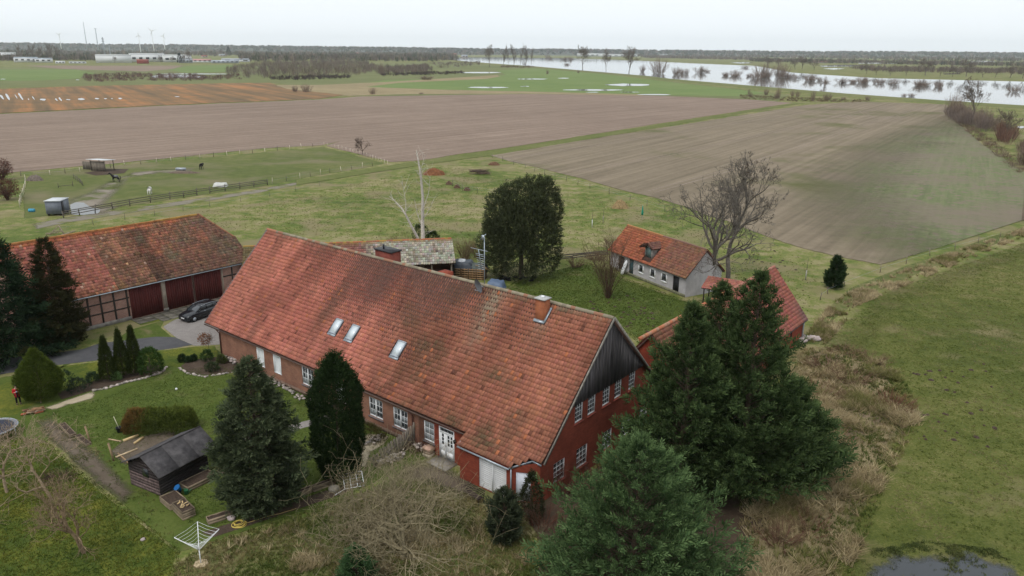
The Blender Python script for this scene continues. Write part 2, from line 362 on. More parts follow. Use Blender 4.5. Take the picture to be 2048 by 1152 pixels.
# one sheet of meadow to the horizon: fine near the house, with the small unevenness of a real meadow
def ground_mesh():
    xs = np.concatenate([-np.geomspace(10000, 160, 14), np.linspace(-140, 140, 41), np.geomspace(160, 10000, 14)])
    ys = np.concatenate([[-3000, -300, -60, 0], np.linspace(20, 260, 41), np.geomspace(290, 10000, 16)])
    X, Y = np.meshgrid(xs, ys); n, m = X.shape
    Z = np.full_like(X, 0.0)
    V = np.stack([X, Y, Z], -1).reshape(-1, 3)
    i = np.arange((n - 1) * (m - 1)); r, c = i // (m - 1), i % (m - 1); a = r * m + c
    return V, np.stack([a, a + 1, a + m + 1, a + m], 1)
tag(obj('ground', *ground_mesh(), M_meadow), kind='structure')

# ---- far fields (5 cm over the meadow)
sheet('meadow', [(-400, 139), (160, 133), (460, 131), (900, 124), (1010, 133), (1090, 137), (1350, 163), (1590, 190), (1560, 205), (1500, 199), (1050, 190), (700, 193), (545, 166), (160, 172), (-400, 186)], .04, M_far, 6)
sheet('meadow', [(-300, 140), (20, 139), (150, 138.5), (195, 146), (165, 157), (90, 161), (-300, 166)], .08, M_fargreen, 5)
sheet('field', [(40, 131), (200, 131.5), (370, 131), (350, 138), (290, 143), (120, 138)], .08, M_field, 5)
sheet('meadow', [(380, 131), (470, 130), (470, 143), (370, 146), (330, 140)], .08, M_fargreen, 5)
sheet('meadow', [(690, 171), (770, 160), (905, 157), (1010, 150), (990, 141), (1060, 137), (1125, 138), (1350, 165), (1540, 186), (1480, 193), (1300, 190), (1050, 184), (900, 180), (800, 182)], .08, M_fargreen, 3)
sheet('reed_bed', [(548, 170), (640, 170), (770, 164), (900, 156), (995, 150), (1003, 153), (975, 158), (800, 166), (735, 174), (900, 180), (1050, 183), (1290, 189), (1290, 192), (1050, 187.5), (800, 189), (700, 192), (590, 188), (560, 178)], .1, M_reed, 2)
sheet('cover_crop_field', [(-500, 194), (0, 178), (180, 172), (480, 166), (543, 166), (575, 178), (690, 190), (640, 198), (320, 211), (0, 227), (-300, 243)], .12, M_orange, 1.2, step=12, amp=.6)
sheet('ploughed_field', [(-600, 266), (0, 228), (320, 212), (640, 199), (720, 193), (1050, 188), (1300, 191), (1500, 199), (1590, 206), (1330, 246), (1080, 286), (900, 312), (838, 322), (778, 325), (648, 291), (520, 298), (230, 328), (40, 344), (-60, 356), (-700, 420)], .06, M_field, .9, step=6, amp=.35)
sheet('stubble_field', [(975, 311), (1090, 292), (1345, 252), (1610, 210), (1720, 203), (1895, 209), (1900, 226), (1965, 288), (2060, 350), (2300, 440), (2200, 455), (2050, 441), (1860, 503), (1765, 532), (1595, 496), (1335, 405), (1100, 343)], .06, M_field2, .9, step=6, amp=.35)
sheet('winter_wheat', [(1893, 224), (1965, 290), (2060, 352), (2300, 445), (2200, 455), (2048, 440), (1860, 502), (1765, 529), (1690, 510), (1590, 462), (1540, 405), (1590, 340), (1700, 280), (1800, 246)], .085, M_wheat, 26.0, hard=range(0, 9))
# tramlines of the tractor on the right field
def tramline(pts, half=.9, w=.32):
    P = np.array([G(x, y)[:2] for x, y in pts]); d = np.gradient(P, axis=0); d /= np.linalg.norm(d, axis=1, keepdims=True); nn = np.stack([-d[:, 1], d[:, 0]], 1)
    for q in (-half, half): sheet('wheel_rut', np.concatenate([P + nn * (q - w), (P + nn * (q + w))[::-1]]), .10, M_rutf, .2, world=True)
M_rutf = GROUND('field_rut', [(.32, (.16, .125, .095)), (.5, (.20, .16, .125)), (.66, (.25, .20, .16))], (.06, .5, 2.0), (.35, .35, .3), soft=.35)
tramline([(1010, 318), (1200, 290), (1420, 255), (1600, 226), (1690, 212)]); tramline([(1150, 345), (1350, 308), (1560, 262), (1720, 224), (1790, 212)]); tramline([(1300, 385), (1480, 335), (1640, 280), (1760, 240), (1850, 214)])
tramline([(1800, 232), (1770, 238), (1745, 236), (1730, 228), (1722, 222)]); tramline([(1830, 228), (1780, 243), (1735, 246), (1705, 240), (1690, 230)])
# ---- water
river = [(860, 115.5), (988, 114.6), (1076, 116), (1135, 116.4), (1282, 121.5), (1380, 126.6), (1512, 132), (1560, 141), (1584, 145.4), (1642, 149.5), (1758, 156.7), (2048, 163.5), (2600, 174),
         (2600, 241), (2048, 212), (1891, 202.5), (1690, 188), (1553, 176), (1348, 158.5), (1295, 152), (1152, 140), (1066, 132.5), (985, 127), (916, 121.5)]
sheet('river', river, .16, M_water, 1.0)
for pts in ([(1640, 131.5), (1680, 129.6), (1735, 130), (1700, 133), (1645, 134)], [(1150, 110.2), (1340, 110.6), (1345, 112.4), (1150, 112)], [(1645, 137.5), (1668, 136.4), (1690, 137.4), (1668, 139.4)], [(1885, 147.2), (1920, 146.6), (1922, 148.6), (1888, 149)],
            [(1460, 125), (1490, 124.2), (1510, 126), (1480, 127)]):
    sheet('flood_water', pts, .17, M_water, .6)
pud = [(976, 175.2, 48, 1.6), (1064, 158.4, 34, 1.1), (1128, 156.7, 13, .8), (1261, 170, 52, 2.6), (1193, 180.2, 66, 1.8), (1185, 184.8, 16, .8), (1260, 184.6, 22, .8), (1309, 189.6, 36, 1.2), (1050, 173, 10, .7),
       (2042, 255, 10, 3), (958, 145.4, 45, 1.4), (385, 148.2, 85, .8), (6, 158.5, 7, .6), (155, 160, 5, .6)]
for x, y, a, b in pud:
    sheet('puddle', [(x + a * math.cos(t) * random.uniform(.75, 1.1), y + b * math.sin(t) * random.uniform(.7, 1.1)) for t in np.linspace(0, 2 * math.pi, 14)[:-1]], .15, M_puddle, .6)
sheet('pond', [(300, 152), (330, 150), (375, 150.5), (412, 153), (400, 157), (340, 156), (306, 156)], .15, M_water, .6)
for x, y, dx, dy in [(4, 195, 4, 7), (15, 194, 4, 8), (32, 193, 2, 6), (42, 194, 3, 9), (57, 199, 2, 2), (67, 197, 2, 5), (86, 200, 7, 3), (113, 200, 3, 3), (121, 199, 3, 5), (137, 200, 6, 1.2), (163, 199, 8, 2.6), (194, 198, 5, 2), (211, 198, 4, 1.2), (240, 197.5, 5, 2), (355, 194, 6, 1), (224, 198, 3, 1)]:
    sh = dy * .55
    sheet('puddle', [(x + dx * math.cos(t) * random.uniform(.6, 1.1) + sh * math.sin(t), y + dy * math.sin(t) * random.uniform(.6, 1)) for t in np.linspace(0, 2 * math.pi, 12)[:-1]], .2, M_puddle, .25)
# ---- tracks and the paddock
sheet('farm_track', [(60, 448), (120, 436), (250, 418), (400, 396), (520, 378), (600, 362), (600, 369), (520, 386), (400, 405), (250, 428), (120, 449), (70, 460)], .012, M_track, .9)
sheet('grass_lane', [(590, 361), (740, 337), (840, 321), (980, 301), (1330, 247), (1585, 206), (1600, 208), (1345, 251), (1000, 309), (850, 330), (740, 347), (590, 372)], .070, M_lane, .5)
for k in (0.32, .68):
    la, lb = np.array([(590, 361), (740, 337), (840, 321), (980, 301), (1330, 247), (1585, 206)]), np.array([(590, 372), (740, 347), (850, 330), (1000, 309), (1345, 251), (1600, 208)])
    sheet('wheel_rut', [tuple(la[i] * (1 - k) + lb[i] * k - (0, .5 * PXM(*la[i]) / 30)) for i in range(6)] + [tuple(la[i] * (1 - k) + lb[i] * k + (0, .5 * PXM(*la[i]) / 30)) for i in range(5, -1, -1)], .075, M_rut, .12)
sheet('pasture', [(60, 345), (230, 331), (420, 314), (648, 293), (775, 327), (740, 335), (620, 355), (520, 375), (400, 392), (250, 414), (120, 430), (40, 440), (40, 380)], .02, M_pasture, 1.2)
sheet('trampled_earth', [(128, 400), (175, 385), (215, 362), (260, 345), (330, 338), (395, 336), (380, 345), (320, 347), (262, 355), (250, 372), (225, 398), (210, 412), (260, 408), (205, 432), (130, 428)], .028, GROUND('trampled_mud', [(.3, (.12, .10, .075)), (.5, (.18, .155, .125)), (.7, (.24, .21, .175))], (.08, .6, 4.0), (.35, .35, .3), soft=.5, tint=[((.085, .098, .03), .15, .48, .6)]), 2.2)
sheet('puddle', [(137, 410), (150, 404), (170, 405), (186, 415), (205, 418), (200, 427), (165, 431), (140, 430)], .04, M_puddle, .5)
sheet('mud_patch', [(165, 346), (215, 338), (260, 338), (250, 347), (190, 352)], .034, M_mulch, .5)
# ---- round the house
sheet('garden_grass', [(-200, 790), (0, 752), (120, 735), (290, 705), (430, 690), (500, 730), (700, 815), (880, 915), (800, 950), (690, 1000), (560, 1045), (420, 1095), (350, 1115), (250, 1030), (90, 885), (-200, 890)], .005, M_lawn, .8)
sheet('lawn', [(100, 826), (205, 797), (260, 772), (330, 745), (440, 730), (480, 745), (560, 778), (640, 815), (760, 858), (800, 880), (700, 970), (660, 985), (560, 1020), (460, 1046), (400, 1062), (330, 1010), (262, 935), (180, 880), (130, 850)], .010, M_lawn, .4)
sheet('lawn', [(1035, 560), (1100, 540), (1180, 525), (1260, 560), (1370, 600), (1420, 600), (1330, 655), (1280, 690), (1235, 650), (1090, 605), (1000, 585)], .010, M_lawn, 1.0)
sheet('lawn', [(115, 740), (200, 700), (260, 660), (330, 640), (322, 655), (345, 675), (200, 697), (150, 708)], .010, M_lawn, .04)
sheet('lawn', [(0, 770), (100, 735), (210, 722), (290, 706), (380, 694), (430, 692), (440, 712), (365, 732), (330, 736), (200, 760), (120, 782), (30, 830), (-60, 850)], .010, M_moss, .04)
sheet('mossy_lawn', [(-200, 880), (20, 872), (95, 882), (180, 958), (262, 1024), (362, 1100), (350, 1152), (300, 1300), (-400, 1300)], .010, M_moss, .5)
sheet('rough_grass', [(420, 1085), (560, 1042), (700, 985), (800, 935), (900, 950), (1000, 1000), (1085, 1080), (1120, 1300), (300, 1300), (350, 1130)], .011, M_rough, 1.2)
sheet('rough_grass', [(1590, 700), (1690, 690), (1790, 745), (1840, 835), (1770, 955), (1740, 1060), (1700, 1130), (1640, 1300), (1440, 1300), (1480, 1000)], .011, M_bank, 1.8)
sheet('rough_grass', [(1600, 690), (1660, 610), (1700, 575), (1800, 535), (1990, 470), (2090, 440), (2090, 452), (1990, 490), (1820, 555), (1720, 600), (1670, 640), (1640, 690)], .012, M_rough, .35)
sheet('needle_litter', [(1020, 1000), (1130, 960), (1240, 900), (1330, 850), (1450, 900), (1580, 900), (1600, 1000), (1520, 1080), (1500, 1300), (1060, 1300), (1060, 1080)], .014, M_litter, 1.0)
sheet('bare_earth', [(735, 950), (780, 925), (830, 892), (878, 912), (935, 942), (990, 985), (1010, 1020), (940, 1015), (860, 985), (790, 960)], .014, M_dirt, 1.6)
sheet('dirt_path', [(60, 838), (100, 828), (140, 850), (205, 905), (285, 985), (345, 1035), (420, 1088), (356, 1100), (250, 1022), (170, 960), (88, 884)], .016, M_dirt, 1.0)
sheet('earth_strip', [(392, 1066), (500, 1030), (590, 1000), (670, 972), (720, 955), (735, 965), (690, 990), (560, 1034), (425, 1080)], .018, M_mulch, .35)
sheet('gravel_path', [(408, 886), (455, 878), (540, 860), (625, 838), (660, 828), (664, 840), (625, 852), (545, 874), (455, 893), (410, 899)], .020, M_gravel, .12)
sheet('sandy_path', [(84, 816), (130, 800), (190, 780), (197, 786), (188, 798), (140, 811), (108, 822), (98, 832)], .020, M_sand, .45)
sheet('sandy_path', [(700, 900), (735, 865), (780, 872), (770, 890), (745, 905), (735, 935), (706, 935)], .020, M_sand, .3)
sheet('flower_bed', [(110, 786), (180, 764), (205, 752), (310, 728), (332, 732), (326, 744), (215, 775), (190, 781), (120, 802)], .022, M_mulch, .3)
sheet('flower_bed', [(358, 733), (375, 720), (440, 712), (505, 740), (470, 746), (410, 752), (375, 748)], .022, M_mulch, .3)
sheet('bare_earth', [(215, 905), (245, 880), (300, 868), (350, 855), (360, 880), (290, 905), (262, 925), (250, 935)], .022, M_dirt, .4)
sheet('driveway', [(-300, 772), (-300, 740), (0, 716), (90, 708), (165, 698), (200, 686), (312, 673), (350, 674), (388, 690), (350, 697), (290, 705), (200, 721), (107, 732), (0, 750)], .016, M_asphalt, .15)
sheet('gravel_yard', [(322, 654), (345, 640), (400, 622), (560, 585), (560, 640), (445, 690), (386, 693), (350, 677), (338, 667)], .012, M_gravel, .3)
# paving slabs in front of the barn doors: each a slab
M_slab = MAT('concrete_slab', (.115, .105, .09), .9, .45, 2.5, attr=True, bump=.3)
yb = .8663; dB = np.array([math.cos(yb), math.sin(yb)]); nB = np.array([-dB[1], dB[0]]); b0 = np.array([-40.32, 76.03])
pave = tag(link(bpy.data.objects.new('paving', None)), kind='structure')
sheet('paving_joint_earth', [tuple(b0 + dB * a + nB * b) for a, b in ((-.4, -.1), (13, -.1), (13, -3.2), (3.2, -3.1), (-.4, -2.6))], .010, M_moss, .3, world=True)
slabm = [MB().box(-.47, .47, -.47, .47, 0, .03, (k, k, k * .97)).build('slab', M_slab, None) for k in (.8, 1.0, 1.25)]
for s in slabm: COL.objects.unlink(s)
for i in range(12):
    for j in range(3):
        if i < 2 and j == 2: continue
        q = b0 + dB * (.3 + i) + nB * (-.62 - j)
        o = put('slab', random.choice(slabm).data, pave, (q[0], q[1], .006 + random.uniform(0, .012)), yb + random.uniform(-.02, .02))
for s in slabm: bpy.data.objects.remove(s)
# front-right grass coloured darker for the dim foreground, with a wet hollow
M_rmead = GROUND('dimmed_meadow', [(.34, (.046, .060, .013)), (.48, (.074, .086, .020)), (.58, (.102, .106, .030)), (.68, (.165, .140, .066))], (.05, .6, 7.0), (.34, .30, .36), soft=.4, contrast=1.6, bump=1.0, tint=[((.16, .14, .065), .13, .54, .68), ((.055, .052, .032), .9, .66, .74)])
sheet('dimmed_meadow', [(1500, 900), (1560, 760), (1620, 690), (1700, 596), (1800, 556), (2090, 462), (2400, 400), (2700, 700), (2500, 1400), (1300, 1400), (1450, 1100)], .008, M_rmead, 6.0)
sheet('standing_water', [(1660, 1190), (1690, 1125), (1755, 1080), (1850, 1086), (1920, 1076), (1990, 1098), (2080, 1115), (2120, 1190), (1900, 1250)], .015, M_wet, 2.2)
# dike between meadow and river
def berm(name, pix, w, h, mat):
    P = np.array([G(x, y)[:2] for x, y in pix]); prof = [(-w, 0), (-w * .35, h * .85), (0, h), (w * .35, h * .85), (w, 0)]
    V = []; F = []
    for i, p in enumerate(P):
        d = P[min(i + 1, len(P) - 1)] - P[max(i - 1, 0)]; d /= np.hypot(*d); n = np.array([-d[1], d[0]])
        V += [(*(p + n * a), .02 + b) for a, b in prof]
    for i in range(len(P) - 1):
        for k in range(4): F.append((i * 5 + k, i * 5 + k + 1, i * 5 + 6 + k, i * 5 + 5 + k))
    o = obj(name, V, F, mat, smooth=True); a = o.data.attributes.new('edge', 'FLOAT', 'POINT'); a.data.foreach_set('value', np.ones(len(V), np.float32))
    return tag(o, kind='structure')
berm('dike', [(1010, 131), (1066, 135.5), (1152, 143), (1295, 155), (1348, 161), (1553, 179), (1690, 191), (1891, 206), (2048, 216), (2500, 242)], 7, 1.4, M_far)
# ------------------------------------------------------------------ building helpers
def vnoise(x, y, seed=0):
    """smooth value noise, 0..1"""
    x = np.asarray(x, float); y = np.asarray(y, float); xi = np.floor(x).astype(np.int64); yi = np.floor(y).astype(np.int64); fx = x - xi; fy = y - yi
    fx = fx * fx * (3 - 2 * fx); fy = fy * fy * (3 - 2 * fy)
    def h(a, b):
        n = (a * 374761393 + b * 668265263 + seed * 974711) & 0x7fffffff; n = ((n ^ (n >> 13)) * 1274126177) & 0x7fffffff
        return ((n ^ (n >> 16)) & 0xffff) / 65535.0
    return (h(xi, yi) * (1 - fx) + h(xi + 1, yi) * fx) * (1 - fy) + (h(xi, yi + 1) * (1 - fx) + h(xi + 1, yi + 1) * fx) * fy
def fbm(x, y, seed=0): return (vnoise(x, y, seed) * .5 + vnoise(x * 2.1, y * 2.1, seed + 1) * .3 + vnoise(x * 4.3, y * 4.3, seed + 2) * .2)
def lerp(a, b, t): t = np.clip(t, 0, 1)[..., None]; return np.asarray(a) * (1 - t) + np.asarray(b) * t

PROF_X = np.array([0.0, .16, .42, .72, .90, 1.0]); PROF_H = np.array([.070, .026, .0, .008, .046, .080])
def tile_geo(w, g, k=6, simple=False):
    if simple: X = np.array([0, .35, .75, 1.0]) * w * 1.03; H = np.array([.07, .0, .012, .08]); k = 4; V = [(x, s, h + l) for s, l in ((-.04, .052), (g, .0), (-.04, .064 - .052)) for x, h in zip(X, H)]; return np.array(V), np.array([(i, i + 1, k + i + 1, k + i) for i in range(3)] + [(2 * k + i, 2 * k + i + 1, i + 1, i) for i in range(3)])
    """one clay pan: 6 points across, raised roll at the side, open lip at the lower end"""
    X = PROF_X * w * 1.03; H = PROF_H; V = []
    for s, lift in ((-.04, .052), (g, .0)):
        V += [(x, s, h + lift) for x, h in zip(X, H)]
    V += [(x, -.04, h + .012) for x, h in zip(X, H)]
    F = [(i, i + 1, k + i + 1, k + i) for i in range(k - 1)] + [(2 * k + i, 2 * k + i + 1, i + 1, i) for i in range(k - 1)]
    return np.array(V), np.array(F)
def tile_rows(L0, L1, S1, w, g, inside=None, s0=0.0):
    us = np.arange(L0, L1 - w * .5, w); ss = np.arange(s0, S1 - g * .5, g)
    Uc, Sc = np.meshgrid(us, ss); Uc = Uc.ravel(); Sc = Sc.ravel()
    if inside is not None:
        k = inside(Uc + w / 2, Sc + g / 2); Uc = Uc[k]; Sc = Sc[k]
    return Uc, Sc
def tiles_mesh(Uc, Sc, col, w, g, seed=1, jit=1.0, sag=None, simple=False):
    """all tiles at once, in roof coordinates (u, s, height)"""
    tv, tf = tile_geo(w, g, simple=simple); r = np.random.default_rng(seed); n = len(Uc); k = len(tv)
    V = np.repeat(tv[None], n, 0)
    rot = r.normal(0, .012 * jit, n)[:, None]; dx = r.normal(0, .005 * jit, n); ds = r.normal(0, .010 * jit, n); dz = r.uniform(0, .014 * jit, n); tilt = r.normal(0, .02 * jit, n)[:, None]
    x = V[:, :, 0] - w / 2; s = V[:, :, 1]
    P = np.stack([x - rot * s + (Uc + w / 2 + dx)[:, None], s + rot * x + (Sc + ds)[:, None], V[:, :, 2] + dz[:, None] + tilt * x], -1)
    if sag is not None: P[:, :, 2] += sag(P[:, :, 0], P[:, :, 1])
    F = (tf[None] + (np.arange(n) * k)[:, None, None]).reshape(-1, 4)
    return P.reshape(-1, 3), F, np.repeat(col, len(tf), 0)
def roof_matrix(o, eu, es):
    eu = Vector(eu).normalized(); es = Vector(es).normalized(); n = eu.cross(es)
    return Matrix(((eu.x, es.x, n.x, o[0]), (eu.y, es.y, n.y, o[1]), (eu.z, es.z, n.z, o[2]), (0, 0, 0, 1)))
def stuff(o): o['kind'] = 'stuff'; return o
def ridge_caps(parent, a, b, r, step, colf, name='ridge_tile', maxn=400, n=7):
    """half-round caps along the ridge, each a piece"""
    a = Vector(a); b = Vector(b); L = (b - a).length; d = (b - a) / L; k = max(1, int(L / step)); side = d.cross(Vector((0, 0, 1))).normalized(); up = side.cross(d)
    var = {}
    for i in range(k):
        c = colf(i / max(1, k - 1)); key = tuple(round(q, 2) for q in c)
        if key not in var:
            m = MB(); rings = []
            for x, rr in ((-.02, r * 1.08), (step * 1.06, r * .95)):
                rings.append([(x, math.cos(t) * rr, math.sin(t) * rr * .8) for t in np.linspace(-.25, math.pi + .25, n)])
            V = rings[0] + rings[1]; F = [(j, j + 1, n + j + 1, n + j) for j in range(n - 1)]
            m.add(V, [f[::-1] for f in F], c); m.add(rings[0], [tuple(range(n))[::-1]], c); var[key] = mesh_data(name, np.array(m.v), m.f, M_tile, np.array(m.c), uv=False)
        o = link(bpy.data.objects.new(name, var[key]), parent); p = a + d * (i * step)
        j = random.uniform(-.015, .015)
        o.matrix_local = Matrix(((d.x, side.x * -1, up.x, p.x), (d.y, -side.y, up.y, p.y), (d.z, -side.z, up.z, p.z + j), (0, 0, 0, 1)))
class Frame:
    """a wall plane: x along the wall, z up, d outward"""
    def __init__(s, o, ex, n): s.o = Vector(o); s.ex = Vector(ex).normalized(); s.n = Vector(n).normalized()
    def p(s, x, z, d=0.0): return s.o + s.ex * x + s.n * d + Vector((0, 0, z))
    def box(s, m, x0, x1, z0, z1, d0, d1, c=(1, 1, 1)):
        V = [s.p(x0, z0, d1), s.p(x1, z0, d1), s.p(x1, z0, d0), s.p(x0, z0, d0), s.p(x0, z1, d1), s.p(x1, z1, d1), s.p(x1, z1, d0), s.p(x0, z1, d0)]
        return m.add(V, [(0, 3, 2, 1), (4, 5, 6, 7), (0, 1, 5, 4), (1, 2, 6, 5), (2, 3, 7, 6), (3, 0, 4, 7)], c)
def wall(fr, x0, x1, ztop, opens, depth=.14, z0=-.05, breaks=()):
    """brick skin with real openings and reveals; ztop is a height or a function of x"""
    zt = ztop if callable(ztop) else (lambda x: ztop)
    xs = sorted({x0, x1, *[b for b in breaks if x0 < b < x1], *[o[0] for o in opens], *[o[1] for o in opens]}); m = MB()
    for a, b in zip(xs[:-1], xs[1:]):
        cut = sorted([(o[2], o[3]) for o in opens if o[0] <= a + 1e-6 and o[1] >= b - 1e-6]); z = z0
        for lo, hi in cut + [(None, None)]:
            ta, tb = (lo, lo) if lo is not None else (zt(a), zt(b))
            if lo is None or lo > z + 1e-4: m.add([fr.p(a, z), fr.p(b, z), fr.p(b, tb), fr.p(a, ta)], [(0, 1, 2, 3)])
            if hi is not None: z = hi
    for a, b, lo, hi in opens:
        for q in ([(a, lo), (b, lo)], [(b, lo), (b, hi)], [(b, hi), (a, hi)], [(a, hi), (a, lo)]):
            (xa, za), (xb, zb) = q; m.add([fr.p(xa, za), fr.p(xb, zb), fr.p(xb, zb, -depth), fr.p(xa, za, -depth)], [(3, 2, 1, 0)])
    return m
def window(parent, fr, x0, x1, z0, z1, leaves=2, cols=2, rows=3, fw=.07, d=-.07, sill=None, mat=None, curtain=0.0, name='window'):
    mat = mat or M_white; m = MB()
    fr.box(m, x0, x1, z0, z0 + fw * 1.3, d - .05, d + .03); fr.box(m, x0, x1, z1 - fw, z1, d - .05, d + .03)
    fr.box(m, x0, x0 + fw, z0 + fw * 1.3, z1 - fw, d - .05, d + .03); fr.box(m, x1 - fw, x1, z0 + fw * 1.3, z1 - fw, d - .05, d + .03)
    iw = (x1 - x0 - 2 * fw); gaps = []
    lw = iw / leaves
    for k in range(1, leaves): fr.box(m, x0 + fw + k * lw - .06, x0 + fw + k * lw + .06, z0 + fw * 1.3, z1 - fw, d - .045, d + .04)
    panes = []
    for k in range(leaves):
        a = x0 + fw + k * lw + (.06 if k else 0); b = x0 + fw + (k + 1) * lw - (.06 if k < leaves - 1 else 0); zz0, zz1 = z0 + fw * 1.3, z1 - fw
        for c in range(1, cols): x = a + (b - a) * c / cols; fr.box(m, x - .012, x + .012, zz0, zz1, d - .02, d + .015)
        for r in range(1, rows): z = zz0 + (zz1 - zz0) * r / rows; fr.box(m, a, b, z - .012, z + .012, d - .02, d + .0175)
        for c in range(cols):
            for r in range(rows): panes.append((a + (b - a) * c / cols, a + (b - a) * (c + 1) / cols, zz0 + (zz1 - zz0) * r / rows, zz0 + (zz1 - zz0) * (r + 1) / rows))
    w = m.build(name, mat, parent)
    for a, b, lo, hi in panes:
        pm = MB(); fr.box(pm, a, b, lo, hi, d - .03, d - .012)
        pm.build('pane', M_curtain if random.random() < curtain * (1.5 if lo < (z0 + z1) / 2 - .1 else .6) else M_glass, w)
    if sill:
        sm = MB(); fr.box(sm, x0 - .08, x1 + .08, z0 - .13, z0 - .01, -.1, .07); sm.build('sill', sill, w)
    return w

# ------------------------------------------------------------------ the farmhouse
HO = np.array([-28.859, 67.204, 0.0]); HY = -.6872
HU = np.array([math.cos(HY), math.sin(HY), 0]); HV = np.array([-HU[1], HU[0], 0])
def hw(u, v, z=0.0): return HO + u * HU + v * HV + np.array([0, 0, z])
def on_v(x, y, v):
    d = FW + RT * ((x - PW / 2) / FPX) + UP * ((PH / 2 - y) / FPX); C = np.array([0, 0, CAMH]); t = ((HO + v * HV - C) @ HV) / (d @ HV); P = C + t * d
    return float((P - HO) @ HU), float(P[2])
M_brick = BRICK('old_brick', (.285, .128, .080), (.225, .092, .058), (.20, .155, .125))
M_brickr = BRICK('red_brick', (.275, .060, .032), (.205, .042, .026), (.155, .055, .040), .8)
M_brickg = BRICK('dark_red_brick', (.300, .072, .042), (.235, .056, .034), (.17, .062, .046), .7)
M_sillb = MAT('brick_sill', (.24, .062, .045), .85, .25, 6)
M_sillg = MAT('grey_sill', (.15, .125, .125), .8, .25, 6)
RA = math.atan2(7.65, 7.54); RL = math.hypot(7.65, 7.54)
house = thing('farmhouse', 'long red brick farmhouse under one huge steep red tiled roof', 'house', HO, HY)
def sag(u, s): return -.10 * np.sin(np.clip(u / 40, 0, 1) * math.pi) * np.clip(s / 10, 0, 1) + .05 * (fbm(u * .16, s * .16, 31) - .5) + .03 * (vnoise(u * .6, s * .5, 8) - .5) + np.where((u > 33.4) & (s < .3), .335 * (.3 - s), 0)
TW, TG = .236, .342
def eave_s(u):
    """lower edge of the roof in slope metres: it reaches lower over the garage and is cut off at the corner"""
    return np.where(u < 33.55, 0.0, np.where(u < 38.0, -.95, np.where(u < 39.15, -.95 + (u - 38.0) / 1.15 * 1.0, .05)))
def roof_colour(u, s, seed=3, back=False):
    r = np.random.default_rng(seed); n = len(u)
    t = np.clip((u + 1.6 * (fbm(u * .2, s * .35, 5) - .5) * 8 - 19.0) / 8, 0, 1)
    base = lerp((.485, .180, .128), (.300, .118, .075), t)
    hue = r.normal(0, 1, n); base = base * (1 + .085 * hue)[:, None] * np.stack([np.ones(n), 1 + .03 * r.normal(0, 1, n), 1 + .04 * r.normal(0, 1, n)], 1)
    strk = fbm(u * .75, s * .10, 9)                                   # streaks running down the slope
    base = base * (.74 + .56 * np.clip((strk - .25) * 1.6, 0, 1))[:, None]
    ptch = fbm(u * .16 + 9, s * .25, 21); base = lerp(base, base * np.array([.72, .66, .66]), np.clip((ptch - .52) * 5, 0, .8) * (1 - .3 * t))
    dk = np.exp(-((u - 14.2 - (s - 5) * .12) / .7) ** 2) * np.clip((s - 1.5) / 3, 0, 1) * np.clip((9.6 - s) / 2, 0, 1)
    dk = np.maximum(dk, .8 * np.exp(-((u - 22.8) / 1.3) ** 2) * np.clip((s - 2) / 4, 0, 1)); dk = np.maximum(dk, .7 * np.exp(-((u - 6.5 + (s - 3) * .25) / .5) ** 2) * np.clip((5 - s) / 2, 0, 1))
    base = lerp(base, np.broadcast_to((.105, .066, .045), base.shape), dk * .62 * r.uniform(.5, 1, n))
    moss = np.clip((fbm(u * .3, s * .45, 40) - .50) * 4.2, 0, 1) * (.25 + .6 * t) + np.clip((1.8 - (s - eave_s(u))) / 2.2, 0, 1) * .38 * t + np.clip((s - 9.3) / 1.6, 0, 1) * .45
    base = lerp(base, np.broadcast_to((.115, .078, .042), base.shape), np.clip(moss, 0, 1) * r.uniform(.25, 1.0, n))
    lich = np.exp(-((u - 29.8 - (10.4 - s) * .05) / .85) ** 2) * np.clip((s - 4.5) / 4.5, 0, 1) + np.exp(-((u - 34.8) / .7) ** 2) * np.clip((8.9 - s) / -3 + 1, 0, 1) * np.clip((9.2 - s) * 3, 0, 1) * .4 + .5 * np.clip((s - 10.0) / .6, 0, 1) * (r.random(n) < .4)
    base = lerp(base, np.broadcast_to((.30, .255, .180), base.shape), np.clip(lich, 0, 1) * r.uniform(.35, .95, n))
    odd = r.random(n); base = np.where((odd < .012)[:, None], np.array([.42, .15, .07]), base); base = np.where((odd > .985)[:, None], base * .55, base)
    return np.clip(base, .02, .6)
SKY_W = [(16.38, 5.68), (18.5, 5.66), (23.95, 5.66)]                     # roof windows: u, z of the centre
def sky_s(z): return (z - 2.9) / math.sin(RA)
def inside_front(u, s):
    k = (u > -.02) & (u < 39.98) & (s > eave_s(u) - .0) & (s < RL)
    for su, sz in SKY_W: k &= ~((np.abs(u - su) < .50) & (np.abs(s - sky_s(sz)) < .74))
    k &= ~((u > 34.12) & (u < 35.05) & (s > 9.08 - .15) & (s < 9.95))
    return k
rm = roof_matrix((0, 0, 2.9), (1, 0, 0), (0, math.cos(RA), math.sin(RA)))
m = MB()                                                               # boarding under the tiles
m.prism([(0, 0, -.02), (33.6, 0, -.02), (33.6, -.6, -.02), (38.0, -.6, -.02), (39.1, .08, -.02), (39.97, .08, -.02), (39.97, RL, -.02), (0, RL, -.02)][::1], (0, 0, -.12))
roof = m.build('roof', M_under, house); roof.matrix_local = rm
uc, sc = tile_rows(0, 40, RL, TW, TG, inside_front, s0=-.95 - TG * 0)
cc = roof_colour(uc, sc)
